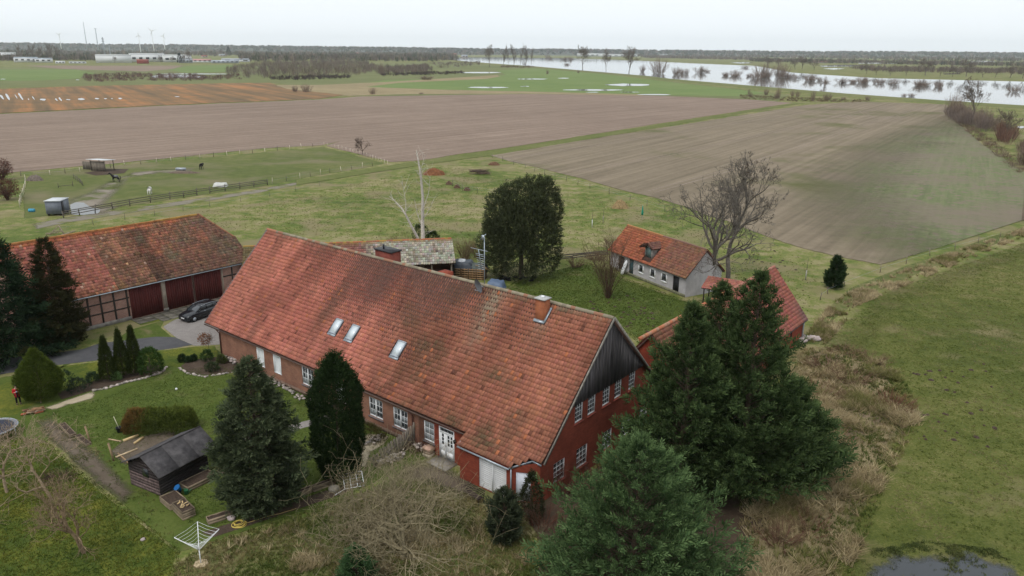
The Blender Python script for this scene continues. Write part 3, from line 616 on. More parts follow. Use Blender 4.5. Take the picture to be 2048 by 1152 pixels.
# the 300 tiles that show largest in the picture are pieces of their own, the rest one mass
dist = np.array([np.linalg.norm(hw(a, b * math.cos(RA), 2.9 + b * math.sin(RA)) - np.array([0, 0, CAMH])) for a, b in zip(uc, sc)])
near = np.argsort(dist)[:300]; rest = np.setdiff1d(np.arange(len(uc)), near)
o = stuff(obj('roof_tiles', *tiles_mesh(uc[rest], sc[rest], None if False else cc[rest], TW, TG, 11, 1.0, sag)[:2], M_tile, roof, np.repeat(cc[rest], 10, 0)))
pal = cc[near][::7]; cq = pal[np.argmin(((cc[near][:, None] - pal[None]) ** 2).sum(-1), 1)]; var = {}
for i, c in zip(near, cq):
    key = tuple(np.round(c, 4))
    if key not in var:
        tv, tf = tile_geo(TW, TG); var[key] = mesh_data('tile', tv, tf, M_tile, np.repeat(np.array([c]), len(tf), 0))
    o = put('tile', var[key], roof, (uc[i] + random.gauss(0, .004), sc[i] + random.gauss(0, .008), float(sag(np.array(uc[i]), np.array(sc[i]))) + random.uniform(0, .012)), random.gauss(0, .012))
rmb = roof_matrix((40, 15.08, 2.9), (-1, 0, 0), (0, -math.cos(RA), math.sin(RA)))
rb = MB().box(.0, 40, 0, RL, -.14, -.02).build('rear_roof', M_under, house); rb.matrix_local = rmb
ub, sb = tile_rows(0, 40, RL, TW, TG); stuff(obj('roof_tiles', *tiles_mesh(ub, sb, np.zeros((len(ub), 3)), TW, TG, 12, simple=True)[:2], M_tile, rb, np.repeat(roof_colour(40 - ub, sb, 4), 6, 0)))
ridge_caps(roof, rm.inverted() @ Vector((0, 7.54, 10.60)), rm.inverted() @ Vector((40, 7.54, 10.60)), .13, .38, lambda t: tuple(np.array((.34, .14, .085)) if t < .03 else np.array((.24, .205, .145)) * random.choice((.8, .95, 1.1)) if random.random() < .75 else (.26, .13, .08)), n=6)
for so_ in list(roof.children):                                        # ridge follows the sag
    if so_.name.startswith('ridge_tile'): so_.location.z += float(sag(np.array(so_.location.x), np.array(RL)))
# verge boards and gutters
m = MB(); e = Vector((0, math.cos(RA), math.sin(RA)))
for u in (40.0,):
    a = Vector((u, 0.03, 2.92)); b = Vector((u, 7.54, 10.6)); m.bar(a, b, .07, .16); a2 = Vector((u, 15.05, 2.92)); m.bar(a2, b, .07, .16)
m.build('verge_board', MAT('verge', (.20, .185, .16), .9, .4, 4), house)
m = MB(); m.bar((0, 0, 2.9), (0, 7.54, 10.58), .08, .18); m.bar((0, 15.08, 2.9), (0, 7.54, 10.58), .08, .18); m.build('verge_board', M_sillg, house)
M_gut = MAT('gutter', (.085, .055, .045), .5, .3, 4)
m = MB(); m.tube([(0, -.07, 2.80), (33.4, -.07, 2.78)], .065, 8); m.build('gutter', M_gut, house)
m = MB(); m.tube([(33.6, -1.08, 2.40), (38.05, -1.08, 2.38)], .06, 8); m.build('gutter', M_zinc, house)
m = MB(); m.bar((38.05, -1.06, 2.44), (39.15, -.06, 2.90), .05, .12); m.bar((39.15, -.06, 2.90), (39.8, .0, 2.80), .05, .12); m.build('fascia', M_zinc, house)
m = MB(); m.bar((33.55, .05, 2.92), (33.55, -1.0, 2.48), .10, .14); m.build('fascia', M_zinc, house)
for u in (2.25, 28.06):
    m = MB(); m.tube([(u - .25, -.07, 2.76), (u - .05, .0, 2.55), (u, .09, 2.4), (u, .09, .1)], .055, 8); m.build('downpipe', M_copper, house)
# walls
FF = Frame((0, .18, 0), (1, 0, 0), (0, -1, 0)); WT = 2.98
op = [(8.2, 9.27, .85, 2.6), (10.7, 11.77, .85, 2.6), (14.72, 16.3, .95, 2.58), (19.2, 20.5, .85, 2.45), (23.18, 24.71, .85, 2.42), (25.9, 27.44, .84, 2.44), (29.13, 30.17, .83, 2.4)]
wall(FF, 2.1, 28.6, WT, op).build('front_wall', M_brick, house)
wall(FF, 28.6, 34.3, WT, [(29.13, 30.17, .83, 2.4), (30.67, 32.13, 0.0, 2.46)]).build('front_wall', M_brickr, house)
m = MB().box(2.1, 28.6, .10, .178, -.02, .32); m.build('plinth', MAT('plinth_brick', (.15, .10, .075), .9, .35, 4), house)
for a, b, lo, hi in op[:2]:                                            # two openings closed with white roller shutters
    m = MB(); FF.box(m, a, b, lo, lo + .07, -.1, .02); FF.box(m, a, b, hi - .16, hi, -.1, .02); FF.box(m, a, a + .07, lo + .07, hi - .16, -.1, .02); FF.box(m, b - .07, b, lo + .07, hi - .16, -.1, .02)
    w = m.build('window', M_white, house); sm = MB(); n = 18
    for k in range(n): z = lo + .07 + (hi - .23 - lo) * k / n; FF.box(sm, a + .07, b - .07, z, z + (hi - .23 - lo) / n * .94, -.08, -.05 + .008 * (k % 2))
    sm.build('roller_shutter', M_white, w)
for a, b, lo, hi in op[2:6]: window(house, FF, a, b, lo, hi, 2, 2, 3, sill=M_sillg, curtain=.3)
window(house, FF, *op[6], 1, 2, 3, sill=M_sillg, curtain=.8)
# front door: white double door, small panes, transom light of four panes
m = MB(); FF.box(m, 30.67, 30.73, 0, 2.46, -.1, .02); FF.box(m, 32.07, 32.13, 0, 2.46, -.1, .02); FF.box(m, 30.73, 32.07, 2.40, 2.46, -.1, .02); FF.box(m, 30.73, 32.07, 2.06, 2.12, -.1, .02)
door = m.build('front_door', M_white, house)
for a, b in ((30.73, 31.27), (31.28, 32.07)):
    m = MB(); FF.box(m, a, b, .02, 2.06, -.08, -.03); FF.box(m, a + .08, b - .08, .15, .62, -.03, -.015); lf = m.build('door_leaf', M_white, door)
for k in range(4):
    m = MB(); x = 30.75 + k * .33; FF.box(m, x + .03, x + .30, 2.15, 2.37, -.05, -.02); m.build('pane', M_glass, door)
for cx in (31.0, 31.55, 31.83):
    for k in range(3): m = MB(); FF.box(m, cx - .10, cx + .10, 1.12 + k * .29, 1.36 + k * .29, -.03, -.022); m.build('pane', M_glass, door)
m = MB(); m.tube([FF.p(31.3, 1.0, 0), FF.p(31.3, 1.12, .02)], .02, 6); m.build('handle', M_dark, door)
m = MB(); m.box(30.5, 32.4, -1.0, .17, 0, .07); m.build('door_step', MAT('step_concrete', (.22, .20, .175), .9, .3, 4), house)
m = MB(); m.tube([(32.3, .17, 1.95), (32.3, .02, 1.95)], .025, 6); m.tube([(32.3, .0, 1.98), (32.3, .0, 1.92), (32.3, .0, 1.7)], [.03, .11, .06], 8); m.build('wall_lamp', M_dark, house)
# garage bay and the cut-off corner
FG = Frame((0, -.93, 0), (1, 0, 0), (0, -1, 0))
wall(FG, 33.7, 38.0, 2.46, [(35.4, 37.75, .04, 2.34)]).build('garage_wall', M_brickr, house)
m = MB().add([(33.7, .18, -.05), (33.7, -.93, -.05), (33.7, -.93, 2.44), (33.7, .18, 2.95)], [(0, 1, 2, 3)]); m.build('garage_wall', M_brickr, house)
gd = MB(); FG.box(gd, 36.55, 36.60, .05, 2.34, -.06, .0); gd = gd.build('garage_door', M_white, house)
for a, b in ((35.4, 36.55), (36.60, 37.75)):
    for k in range(16): m = MB(); z = .05 + k * 2.29 / 16; FG.box(m, a + .003, b - .003, z, z + 2.29 / 16 * .95, -.09, -.05 + .004 * (k % 2)); m.build('slat', M_white, gd)
cd = Vector((39.7 - 38.0, .05 + .93, 0)); FC = Frame((38.0, -.93, 0), cd, Vector((cd.y, -cd.x, 0))); CL = cd.length
wall(FC, 0, CL, lambda x: 2.44 + min(x, 1.5) / 1.5 * .42, [(.42, 1.35, .05, 2.15)], breaks=(1.5,)).build('corner_wall', M_brickr, house)
m = MB(); FC.box(m, .42, 1.35, .05, 2.15, -.12, -.05); FC.box(m, .42, .47, .05, 2.15, -.05, -.02); FC.box(m, 1.30, 1.35, .05, 2.15, -.05, -.02); m.build('side_door', MAT('pale_blue_paint', (.55, .58, .64), .6, .12, 4), house)
m = MB(); m.tube([FC.p(.10, 2.35, .06), FC.p(.10, .05, .06)], .05, 8); m.build('downpipe', M_zinc, house)
# the gable: red brick below, weathered boards above
FGb = Frame((39.7, 0, 0), (0, 1, 0), (1, 0, 0)); CZ = 5.72
def gz(v, top=CZ): return min(top, 2.86 + (v if v < 7.54 else 15.08 - v) * 1.0146)
gw = [(3.68, 4.6, 4.2, 5.62), (5.18, 6.1, 4.2, 5.62), (6.97, 7.9, 4.2, 5.62), (8.5, 9.42, 4.2, 5.62), (10.38, 11.3, 4.2, 5.62), (12.0, 12.9, 4.2, 5.0)]
lw = [(1.46, 2.7, .75, 2.22), (4.03, 5.32, .68, 2.16), (7.15, 8.4, .67, 2.1), (9.6, 10.8, .67, 2.1), (12.2, 13.4, .67, 2.1)]
wall(FGb, .05, 15.0, gz, gw[:5] + lw, breaks=(2.82, 12.26)).build('gable_wall', M_brickg, house)
for a, b, lo, hi in gw[:5]: window(house, FGb, a, b, lo, hi, 1, 3, 4, .075, sill=M_sillb, curtain=.12)
for a, b, lo, hi in lw: window(house, FGb, a, b, lo, hi, 1, 3, 4, .06, sill=M_sillb, curtain=.2)
M_board = MAT('gable_board', (.092, .084, .086), .9, .45, 5, attr=True, stretch=(1, 1, .12), bump=.3)
gbl = link(bpy.data.objects.new('gable_cladding', mesh_data('gable_cladding', *[np.array([(39.78, 2.9, 5.7), (39.78, 12.18, 5.7), (39.78, 7.54, 10.42)]), [(0, 1, 2)]], M_timber)), house)
n = 48; y0, y1 = 2.92, 12.16
for k in range(n):
    a = y0 + (y1 - y0) * k / n; b = y0 + (y1 - y0) * (k + 1) / n - .012; ta = 2.84 + (a if a < 7.54 else 15.08 - a) * 1.0146 - .04; tb = 2.84 + (b if b < 7.54 else 15.08 - b) * 1.0146 - .04; c = random.uniform(.7, 1.3); x = 39.80 + (k % 2) * .018
    lo = 5.62 + random.uniform(-.03, .03)
    if min(ta, tb) < lo + .05: continue
    m = MB(); m.prism([(x, a, lo), (x, b, lo), (x, b, tb), (x, a, ta)], (.022, 0, 0), (c, c, c * random.uniform(.96, 1.04))); m.build('board', M_board, gbl)
# far gable and rear wall
FL = Frame((2.1, 0, 0), (0, 1, 0), (-1, 0, 0)); wall(FL, .18, 14.9, lambda v: 2.86 + (v if v < 7.54 else 15.08 - v) * 1.0146, [], breaks=(7.54,)).build('rear_gable_wall', M_brick, house)
MB().add([(2.1, 14.9, -.05), (39.7, 14.9, -.05), (39.7, 14.9, 2.95), (2.1, 14.9, 2.95)], [(3, 2, 1, 0)]).build('rear_wall', M_brick, house)
# roof windows
for su, sz in SKY_W:
    s = sky_s(sz); m = MB(); w2, h2 = .43, .68
    m.box(su - w2, su + w2, s - h2, s - h2 + .09, -.02, .13); m.box(su - w2, su + w2, s + h2 - .09, s + h2, -.02, .13); m.box(su - w2, su - w2 + .08, s - h2 + .09, s + h2 - .09, -.02, .128); m.box(su + w2 - .08, su + w2, s - h2 + .09, s + h2 - .09, -.02, .128)
    w = m.build('roof_window', M_grey, roof)
    MB().box(su - w2 + .08, su + w2 - .08, s - h2 + .09, s + h2 - .09, .02, .10).build('pane', M_skyglass, roof)
    MB().box(su - w2 - .06, su + w2 + .06, s - h2 - .20, s - h2 - .003, .045, .075).build('flashing', M_zinc, roof)
# chimneys
M_chim = BRICK('chimney_brick', (.36, .125, .055), (.30, .095, .045), (.24, .12, .08), .7)
m = MB().box(34.2, 34.95, 6.42, 7.12, 8.9, 11.0); ch = m.build('chimney', M_chim, house)
MB().box(34.12, 35.03, 6.34, 7.20, 11.0, 11.08).build('cap', MAT('slab_cap', (.38, .38, .37), .8, .2, 5), ch)
MB().tube([(34.57, 6.77, 11.08), (34.57, 6.77, 11.2)], .12, 10).build('flue', M_white, ch)
m = MB().bar((34.1, 6.36, 9.44), (35.05, 6.36, 9.44), .22, .05, up=(0, -.7, .7)); m.bar((35.02, 6.36, 9.44), (35.02, 7.2, 10.3), .16, .06, up=(0, -.7, .7)); m.build('flashing', M_zinc, ch)
ua, za = on_v(757, 497, 8.9); ub_, zb = on_v(789, 500, 8.9)
m = MB().box(ua, ub_, 8.5, 9.6, 8.2, za); ch = m.build('chimney', BRICK('chimney_brick_dark', (.20, .055, .040), (.16, .04, .03), (.13, .06, .05), .7), house)
MB().box(ua - .08, ub_ + .08, 8.42, 9.68, za, za + .1).build('cap', M_dark, ch); MB().tube([((ua + ub_) / 2 - .35, 8.9, za + .1), ((ua + ub_) / 2 - .35, 8.9, za + .5)], .08, 8).build('flue', M_dark, ch)
ua, za = on_v(881, 541, 8.4); ub_, zb = on_v(898, 544, 8.4)
MB().box(ua, ub_, 8.1, 8.9, 9.0, za).build('chimney', M_brickr, house)
# mast with two aerials, and the dish
um, zm = on_v(968, 576, 7.54); ut, zt_ = on_v(962, 470, 7.54)
m = MB().tube([(um, 7.6, 10.4), (um, 7.6, zt_ - .1)], .035, 6); mast = m.build('aerial_mast', M_zinc, house)
zz = on_v(964, 512, 7.54)[1]
m = MB(); m.bar((um - .05, 7.0, zz + .65), (um - .05, 7.3, zz - .95), .04)
for k, (z, l) in enumerate([(.62, 1.2), (.25, .75), (.12, .75), (-.08, .72), (-.26, .70), (-.44, .68), (-.62, .66), (-.80, .64), (-.95, .62)]): m.bar((um - .05 - l / 2 - (.25 if k == 0 else 0), 7.05 + (.62 - z) * .18, zz + z), (um - .05 + l / 2 + (.25 if k == 0 else 0), 7.05 + (.62 - z) * .18, zz + z), .03)
m.build('aerial', M_zinc, mast)
m = MB(); zz = zt_
for k in range(4): m.bar((um - .32 + k * .1, 7.45, zz - .35 + k * .11), (um - .02 + k * .1, 7.5, zz - .0 + k * .06), .025)
m.bar((um - .2, 7.48, zz - .18), (um + .25, 7.48, zz + .12), .03); m.box(um - .12, um + .12, 7.42, 7.45, zz - .3, zz + .05); m.build('aerial', M_zinc, mast)
ud, zd = on_v(964, 569, 7.3); m = MB(); R_ = .52; rings = []
for rr in (.05, .25, .42, .52): rings.append([(math.cos(t) * rr * .92, -.16 * (rr / .52) ** 2 - .02, math.sin(t) * rr * 1.08) for t in np.linspace(0, 2 * math.pi, 19)[:-1]])
m.loft(rings, cap=False); m.add(rings[0], [tuple(range(18))])
dish = m.build('satellite_dish', MAT('dish_grey', (.13, .135, .15), .5, .15, 4), house, smooth=True); dish.location = (ud, 7.1, zd); dish.rotation_euler = (.25, 0, -.25)
MB().tube([(0, 0, 0), (0, .35, -.45)], .03, 6).build('bracket', M_zinc, dish); MB().tube([(0, -.1, -.5), (-.1, -.5, -.2)], .02, 6).build('feed_arm', M_zinc, dish)
MB().box(-.45, .1, .0, .3, -.68, -.56).build('foot', M_white, dish)
# ------------------------------------------------------------------ the other buildings
RM = {}
def slope_tiles(parent, mat4, L, S, w, g, colfn, seed, inside=None, jit=1.0, slab=True, name='roof', simple=False):
    rf = MB().box(0, L, 0, S, -.12, -.02).build(name, M_under, parent) if slab is True else slab
    rf.matrix_local = mat4; RM[rf.name] = mat4.inverted()
    u, s = tile_rows(0, L, S, w, g, inside); P, F, C = tiles_mesh(u, s, colfn(u + w / 2, s, np.random.default_rng(seed)), w, g, seed, jit, simple=simple)
    stuff(obj('roof_tiles', P, F, M_tile, rf, C)); return rf
def vary(base, r, n, a=.14):
    base = np.broadcast_to(np.asarray(base, float), (n, 3)) if np.ndim(base) == 1 else base
    return np.clip(base * (1 + a * r.normal(0, 1, n))[:, None] * (1 + .06 * r.normal(0, 1, (n, 3))), .015, .65)
# ---- timber-framed barn with red doors (local x along the front, y into the building)
BY = .8663; barn = thing('barn', 'half-timbered brick barn with wide dark red doors and patchy tiled roof', 'barn', (-40.32, 76.03, 0), BY)
BX0, BX1, BW = -9.5, 13.6, 12.0; BE, BR = 3.62, 8.65
M_brickb = BRICK('barn_brick', (.34, .150, .105), (.26, .10, .072), (.36, .32, .285), 1.3)
FB = Frame((0, 0, 0), (1, 0, 0), (0, -1, 0))
wall(FB, BX0, BX1, 3.6, [(.05, 3.45, .02, 3.35), (3.95, 7.0, .02, 3.35), (7.2, 10.45, .02, 3.45)]).build('front_wall', M_brickb, barn)
M_conc = MAT('plinth_concrete', (.20, .185, .165), .9, .35, 3)
MB().box(BX0 - .05, -.05, -.10, -.003, -.05, .40).build('plinth', M_conc, barn)
M_door = MAT('oxide_red_door', (.088, .020, .018), .8, .22, 2.5, attr=True, stretch=(1, 1, .3))
def barn_door(x0, x1, z1, d, leaf):
    fr = MB(); FB.box(fr, x0, x1, .03, .10, d - .06, d - .045); g = fr.build('door', M_door, barn); n = max(6, int((x1 - x0) / .24))
    for k in range(n):
        a = x0 + (x1 - x0) * k / n; b = x0 + (x1 - x0) * (k + 1) / n - .012; c = random.uniform(.88, 1.12); m = MB(); FB.box(m, a, b, .03, z1, d - .04, d + (.02 if leaf and a < leaf else 0), (c, c, c)); m.build('board', M_door, g)
barn_door(.07, 3.43, 3.34, -.05, 1.6); barn_door(3.97, 6.98, 3.34, -.05, 5.45); barn_door(7.22, 10.43, 3.44, -.05, None)
M_oldpost = MAT('pale_old_timber', (.30, .25, .20), .9, .4, 5, stretch=(1, 1, .3))
def beam(x0, x1, z0, z1, mat=M_timber, d=.035): m = MB(); FB.box(m, x0, x1, z0, z1, -.02, d); m.build('beam', mat, barn)
for x in (-9.3, -8.0, -6.7, -5.4, -4.1, -2.85, -1.55, -.22): beam(x - .09, x + .09, .42, 3.45)
for z in (1.42, 2.45, 3.52): beam(BX0, .0, z - .07, z + .07, d=.030)
beam(3.50, 3.90, .0, 3.45, M_oldpost, .06); beam(3.42, 3.98, .0, .32, M_conc, .09); beam(7.02, 7.18, 0, 3.45, M_timber, .0); beam(10.50, 10.68, 0, 3.5, M_oldpost, .04); beam(11.75, 11.92, 0, 3.5, M_timber, .035)
beam(10.7, 11.74, 2.3, 2.44, M_timber, .03); beam(11.93, 13.5, 2.3, 2.44, M_timber, .03)
beam(0, 13.6, 3.45, 3.6, M_timber, .02)
m = MB(); m.bar((-4.05, -.03, .45), (-4.75, -.03, 1.4), .16, .06); m.build('brace', M_timber, barn)
for a, b, q in ((BX0, BX0, 1), (BX1, BX1, -1)):
    fr = Frame((a, 0, 0), (0, 1, 0), (-q, 0, 0)); hz = lambda y: min(3.62 + (y if y < 6 else 12 - y) * .84, 6.2); wall(fr, 0, BW, hz, [], breaks=(3.07, 8.93)).build('gable_wall', M_brickb, barn)
MB().add([(BX0, BW, -.05), (BX1, BW, -.05), (BX1, BW, 3.6), (BX0, BW, 3.6)], [(3, 2, 1, 0)]).build('rear_wall', M_brickb, barn)
ba = math.atan2(BR - BE, 6.35); BSL = math.hypot(BR - BE, 6.35); BL = BX1 + .5 - (BX0 - .3)
HIPX, HIPS = BX1 + .5 - (BX0 - .3) - 2.4, .47 * BSL                       # half-hip: ridge ends early, hip eave halfway up
def barn_in(u, s): return (s < HIPS) | (u < BL - (s - HIPS) / (BSL - HIPS) * 2.4)
def barn_col(u, s, r):
    n = len(u); x = u + BX0 - .3; c = np.tile((.30, .112, .075), (n, 1)).astype(float)
    t = s / BSL; sh = (x - (-1.0) - 0 * s)
    left = x < -1.0; mid = (x >= -1.0) & (x < 3.0); right = x >= 3.0
    c[left] = (.335, .130, .092); c[mid] = np.array((.190, .098, .062)); c[right] = np.array((.175, .092, .062))
    c[mid] = lerp(c[mid], np.broadcast_to((.33, .16, .095), c[mid].shape), np.clip((fbm(x[mid] * .9, s[mid] * .7, 14) - .5) * 5, 0, 1))
    c[right] = lerp(c[right], np.broadcast_to((.29, .118, .070), c[right].shape), np.clip((fbm(x[right] * .35 + 3, s[right] * .45, 15) - .40) * 4, 0, 1) * np.clip((s[right] - 1.0) / 2.5, 0, 1) * (x[right] < 11) )
    c[t > .90] = (.36, .125, .062)
    dk = right & (x < 4.4) & (t < .9); c[dk] *= .62
    wht = r.random(n) < .012 * (x < 3); c[wht] = (.42, .27, .19)
    moss = np.clip((.8 - s) / 1, 0, 1) * .4 * (x < 0); c = lerp(c, np.broadcast_to((.20, .13, .04), c.shape), moss)
    c = lerp(c, np.broadcast_to((.14, .115, .075), c.shape), np.clip((fbm(x * .5, s * .5, 51) - .55) * 4, 0, .6) * right)
    return vary(c, r, n, .20)
slabm = MB().prism([(0, 0, -.02), (BL, 0, -.02), (BL, HIPS, -.02), (BL - 2.4, BSL, -.02), (0, BSL, -.02)], (0, 0, -.12)).build('roof', M_under, barn)
br = slope_tiles(barn, roof_matrix((BX0 - .3, -.35, BE - .0), (1, 0, 0), (0, math.cos(ba), math.sin(ba))), BL, BSL, .25, .36, barn_col, 5, barn_in, 1.6, slab=slabm)
slabm = MB().prism([(0, 0, -.02), (BL, 0, -.02), (BL, BSL, -.02), (2.4, BSL, -.02), (0, HIPS, -.02)], (0, 0, -.12)).build('rear_roof', M_under, barn)
slope_tiles(barn, roof_matrix((BX1 + .5, BW + .35, BE), (-1, 0, 0), (0, -math.cos(ba), math.sin(ba))), BL, BSL, .25, .36, barn_col, 6, lambda u, s: (s < HIPS) | (u > (s - HIPS) / (BSL - HIPS) * 2.4), 1.3, slab=slabm)
# hip triangle
hzz = BE + HIPS * math.sin(ba); hy0 = -.35 + HIPS * math.cos(ba); hy1 = BW + .35 - HIPS * math.cos(ba); hL = hy1 - hy0; hS = math.hypot(2.4, BR - hzz)
slabm = MB().prism([(0, 0, -.02), (hL, 0, -.02), (hL / 2, hS, -.02)], (0, 0, -.1)).build('hip_roof', M_under, barn)
slope_tiles(barn, roof_matrix((BX1 + .5, hy0, hzz), (0, 1, 0), (-2.4, 0, BR - hzz)), hL, hS, .25, .36, lambda u, s, r: vary((.22, .105, .068), r, len(u), .2), 7, lambda u, s: np.abs(u - hL / 2) < hL / 2 * (1 - s / hS), 1.4, slab=slabm)
def bcap(t): return (.34, .15, .05) if t < .8 else (.36, .21, .05)
bi = RM[br.name]
ridge_caps(br, bi @ Vector((BX0 - .3, 6.0, BR + .06)), bi @ Vector((BX1 + .5 - 2.4, 6.0, BR + .06)), .14, .40, lambda t: tuple(np.array(bcap(t)) * random.choice((.85, 1, 1.12))))
ridge_caps(br, bi @ Vector((BX1 + .5 - 2.4, 6.0, BR + .04)), bi @ Vector((BX1 + .5, hy0, hzz + .06)), .12, .40, lambda t: (.24, .11, .06)); ridge_caps(br, bi @ Vector((BX1 + .5 - 2.4, 6.0, BR + .04)), bi @ Vector((BX1 + .5, hy1, hzz + .06)), .12, .40, lambda t: (.28, .12, .06))
MB().tube([(BX0 - .3, -.42, BE - .08), (BX1 + .5, -.42, BE - .1)], .06, 8).build('gutter', M_zinc, barn)
# ---- small tiled annexe behind the barn's left end, seen above the dark spruce
an = G(30, 500); anx = thing('outbuilding', 'small red tiled outbuilding roof showing beside the dark spruce', 'outbuilding', (-47.5, 82.0, 0), BY)
MB().box(-6, .6, 0, 8, -.05, 3.0).build('wall', M_brickb, anx)
asl = math.hypot(4.3, 3.6); aa = math.atan2(3.6, 4.3)
arf = slope_tiles(anx, roof_matrix((-6.2, -.3, 3.0), (1, 0, 0), (0, math.cos(aa), math.sin(aa))), 7.0, asl, .25, .36, lambda u, s, r: vary((.34, .12, .085), r, len(u), .13), 71)
slope_tiles(anx, roof_matrix((.8, 8.3, 3.0), (-1, 0, 0), (0, -math.cos(aa), math.sin(aa))), 7.0, asl, .25, .36, lambda u, s, r: vary((.30, .11, .08), r, len(u), .13), 72, simple=True)
ai = RM[arf.name]; ridge_caps(arf, ai @ Vector((-6.2, 4.0, 6.65)), ai @ Vector((.8, 4.0, 6.65)), .13, .4, lambda t: (.26, .10, .06))
# ---- long low shed behind the farmhouse: left half red tile, right half lichen-white
SY = math.atan2(92.6 - 87.8, -7.6 + 31.8); shed = thing('long_shed', 'long low shed behind the farmhouse, half its tiled roof white with lichen', 'shed', (-31.8, 87.8, 0), SY)
SLN = math.hypot(24.2, 4.8); ssl = math.hypot(3.2, 2.3); sa = math.atan2(2.3, 3.2)
def shed_col(u, s, r):
    n = len(u); c = np.tile((.235, .108, .085), (n, 1)).astype(float); f = np.clip((u - SLN * .56 + (fbm(u * .4, s, 3) - .5) * 4) / 2.0, 0, 1)
    c = lerp(c, np.broadcast_to((.40, .375, .31), c.shape), f); c = lerp(c, np.broadcast_to((.20, .17, .12), c.shape), np.clip((fbm(u * 1.5, s * 2, 33) - .5) * 4, 0, .7) * f)
    c = lerp(c, np.broadcast_to((.30, .19, .06), c.shape), np.clip((s - ssl + .8) / .6, 0, 1) * .7 * (r.random(n) < .7)); m_ = u < 3; c[m_] = (.16, .12, .06)
    return vary(c, r, n, .18)
srf = slope_tiles(shed, roof_matrix((-.2, -3.2, 2.75), (1, 0, 0), (0, math.cos(sa), math.sin(sa))), SLN + .3, ssl, .28, .36, shed_col, 8, None, 1.6)
slope_tiles(shed, roof_matrix((SLN + .1, 3.2, 2.75), (-1, 0, 0), (0, -math.cos(sa), math.sin(sa))), SLN + .3, ssl, .28, .36, lambda u, s, r: vary((.22, .12, .09), r, len(u), .2), 9, simple=True)
si = RM[srf.name]; ridge_caps(srf, si @ Vector((-.2, 0, 5.08)), si @ Vector((SLN + .1, 0, 5.08)), .13, .4, lambda t: random.choice(((.36, .13, .06), (.33, .20, .05), (.28, .12, .07))) if t > .3 else random.choice(((.33, .13, .09), (.30, .19, .05))))
m = MB(); m.box(0, SLN, 2.6, 2.75, -.05, 2.8); m.box(0, .15, -2.6, 2.6, -.05, 2.8); m.build('wall', M_brickb, shed)
m = MB().add([(SLN, -2.7, 0), (SLN, 2.6, 0), (SLN, 2.6, 2.8), (SLN, 0, 4.9), (SLN, -2.7, 2.9)], [(0, 1, 2, 3, 4)]); m.build('gable_wall', M_timber, shed)
MB().box(0, 17, -2.65, -2.5, -.05, 2.7).build('front_wall', M_brickb, shed)
for k in range(4): MB().box(17 + k * 2.4, 17.16 + k * 2.4, -2.7, -2.54, 0, 2.75).build('post', M_oldpost, shed)
# ---- small white house with a dormer
WO = np.array([20.31, 84.98, 0]); WY = -1.0511; wh = thing('cottage', 'small grey-white rendered cottage with dormer and orange tiled roof', 'cottage', WO, WY)
M_rend = MAT('grey_render', (.40, .39, .40), .95, .16, 1.2, bump=.1, c2=(.47, .45, .46)); WL = 14.6; WD = 5.6; WE, WR = 2.5, 5.42
FWh = Frame((0, 0, 0), (1, 0, 0), (0, -1, 0)); wins = [(-8.72, -7.72, .78, 2.06), (-6.5, -5.45, .78, 2.06), (-4.38, -3.3, .80, 2.06)]
wall(FWh, -WL, 0, WE, wins + [(-2.25, -1.15, .15, 2.14), (-10.6, -9.75, .0, 2.2), (-12.8, -11.6, 0, 2.1)]).build('front_wall', M_rend, wh)
for a, b, lo, hi in wins: window(wh, FWh, a, b, lo, hi, 1, 1, 1, .16, .0, curtain=0)
m = MB(); FWh.box(m, -2.25, -1.15, .15, 2.14, -.14, -.1); m.build('door_opening', M_dark, wh)
m = MB(); FWh.box(m, -10.6, -9.75, 0, 2.2, -.12, -.06); m.build('door', MAT('teal_door', (.035, .075, .085), .7, .2, 4), wh)
m = MB(); FWh.box(m, -12.8, -11.6, 0, 2.1, -.12, -.06); m.build('door', M_timber, wh)
MB().box(-WL, .03, -.03, .0, -.05, .35).build('plinth', MAT('mossy_plinth', (.17, .17, .11), .95, .4, 3), wh)
FWg = Frame((0, 0, 0), (0, 1, 0), (1, 0, 0)); wall(FWg, 0, WD, lambda y: WE + (y if y < WD / 2 else WD - y) * 1.04, [], breaks=(WD / 2,)).build('gable_wall', M_rend, wh)
MB().add([(-WL, 0, 0), (-WL, WD, 0), (-WL, WD, WE), (-WL, WD / 2, WR), (-WL, 0, WE)], [(4, 3, 2, 1, 0)]).build('gable_wall', M_rend, wh); MB().add([(-WL, WD, 0), (0, WD, 0), (0, WD, WE), (-WL, WD, WE)], [(3, 2, 1, 0)]).build('rear_wall', M_rend, wh)
wa = math.atan2(WR - WE + .1, WD / 2 + .3); wsl = math.hypot(WR - WE + .1, WD / 2 + .3); wL = WL + .4
def wh_col(u, s, r):
    n = len(u); x = u - WL - .4; f = np.clip((x + 7.2 + (fbm(u * .5, s * .5, 61) - .5) * 3) / 2.0, 0, 1); c = lerp(np.broadcast_to((.37, .125, .068), (n, 3)), np.broadcast_to((.255, .122, .085), (n, 3)), f)
    c = lerp(c, np.broadcast_to((.33, .19, .08), c.shape), np.clip((s - wsl + .7), 0, 1) * .5 + np.clip((fbm(u * .3, s * .4, 77) - .6) * 4, 0, .5)); return vary(c, r, n, .15)
def dorm_hole(u, s): x = u - WL - .4; return ~((x > -8.35) & (x < -6.55) & (s > .35) & (s < 2.6))
wrf = slope_tiles(wh, roof_matrix((-WL - .2, -.3, WE - .1), (1, 0, 0), (0, math.cos(wa), math.sin(wa))), wL, wsl, .24, .34, wh_col, 13, dorm_hole)
slope_tiles(wh, roof_matrix((.2, WD + .3, WE - .1), (-1, 0, 0), (0, -math.cos(wa), math.sin(wa))), wL, wsl, .24, .34, wh_col, 14, simple=True)
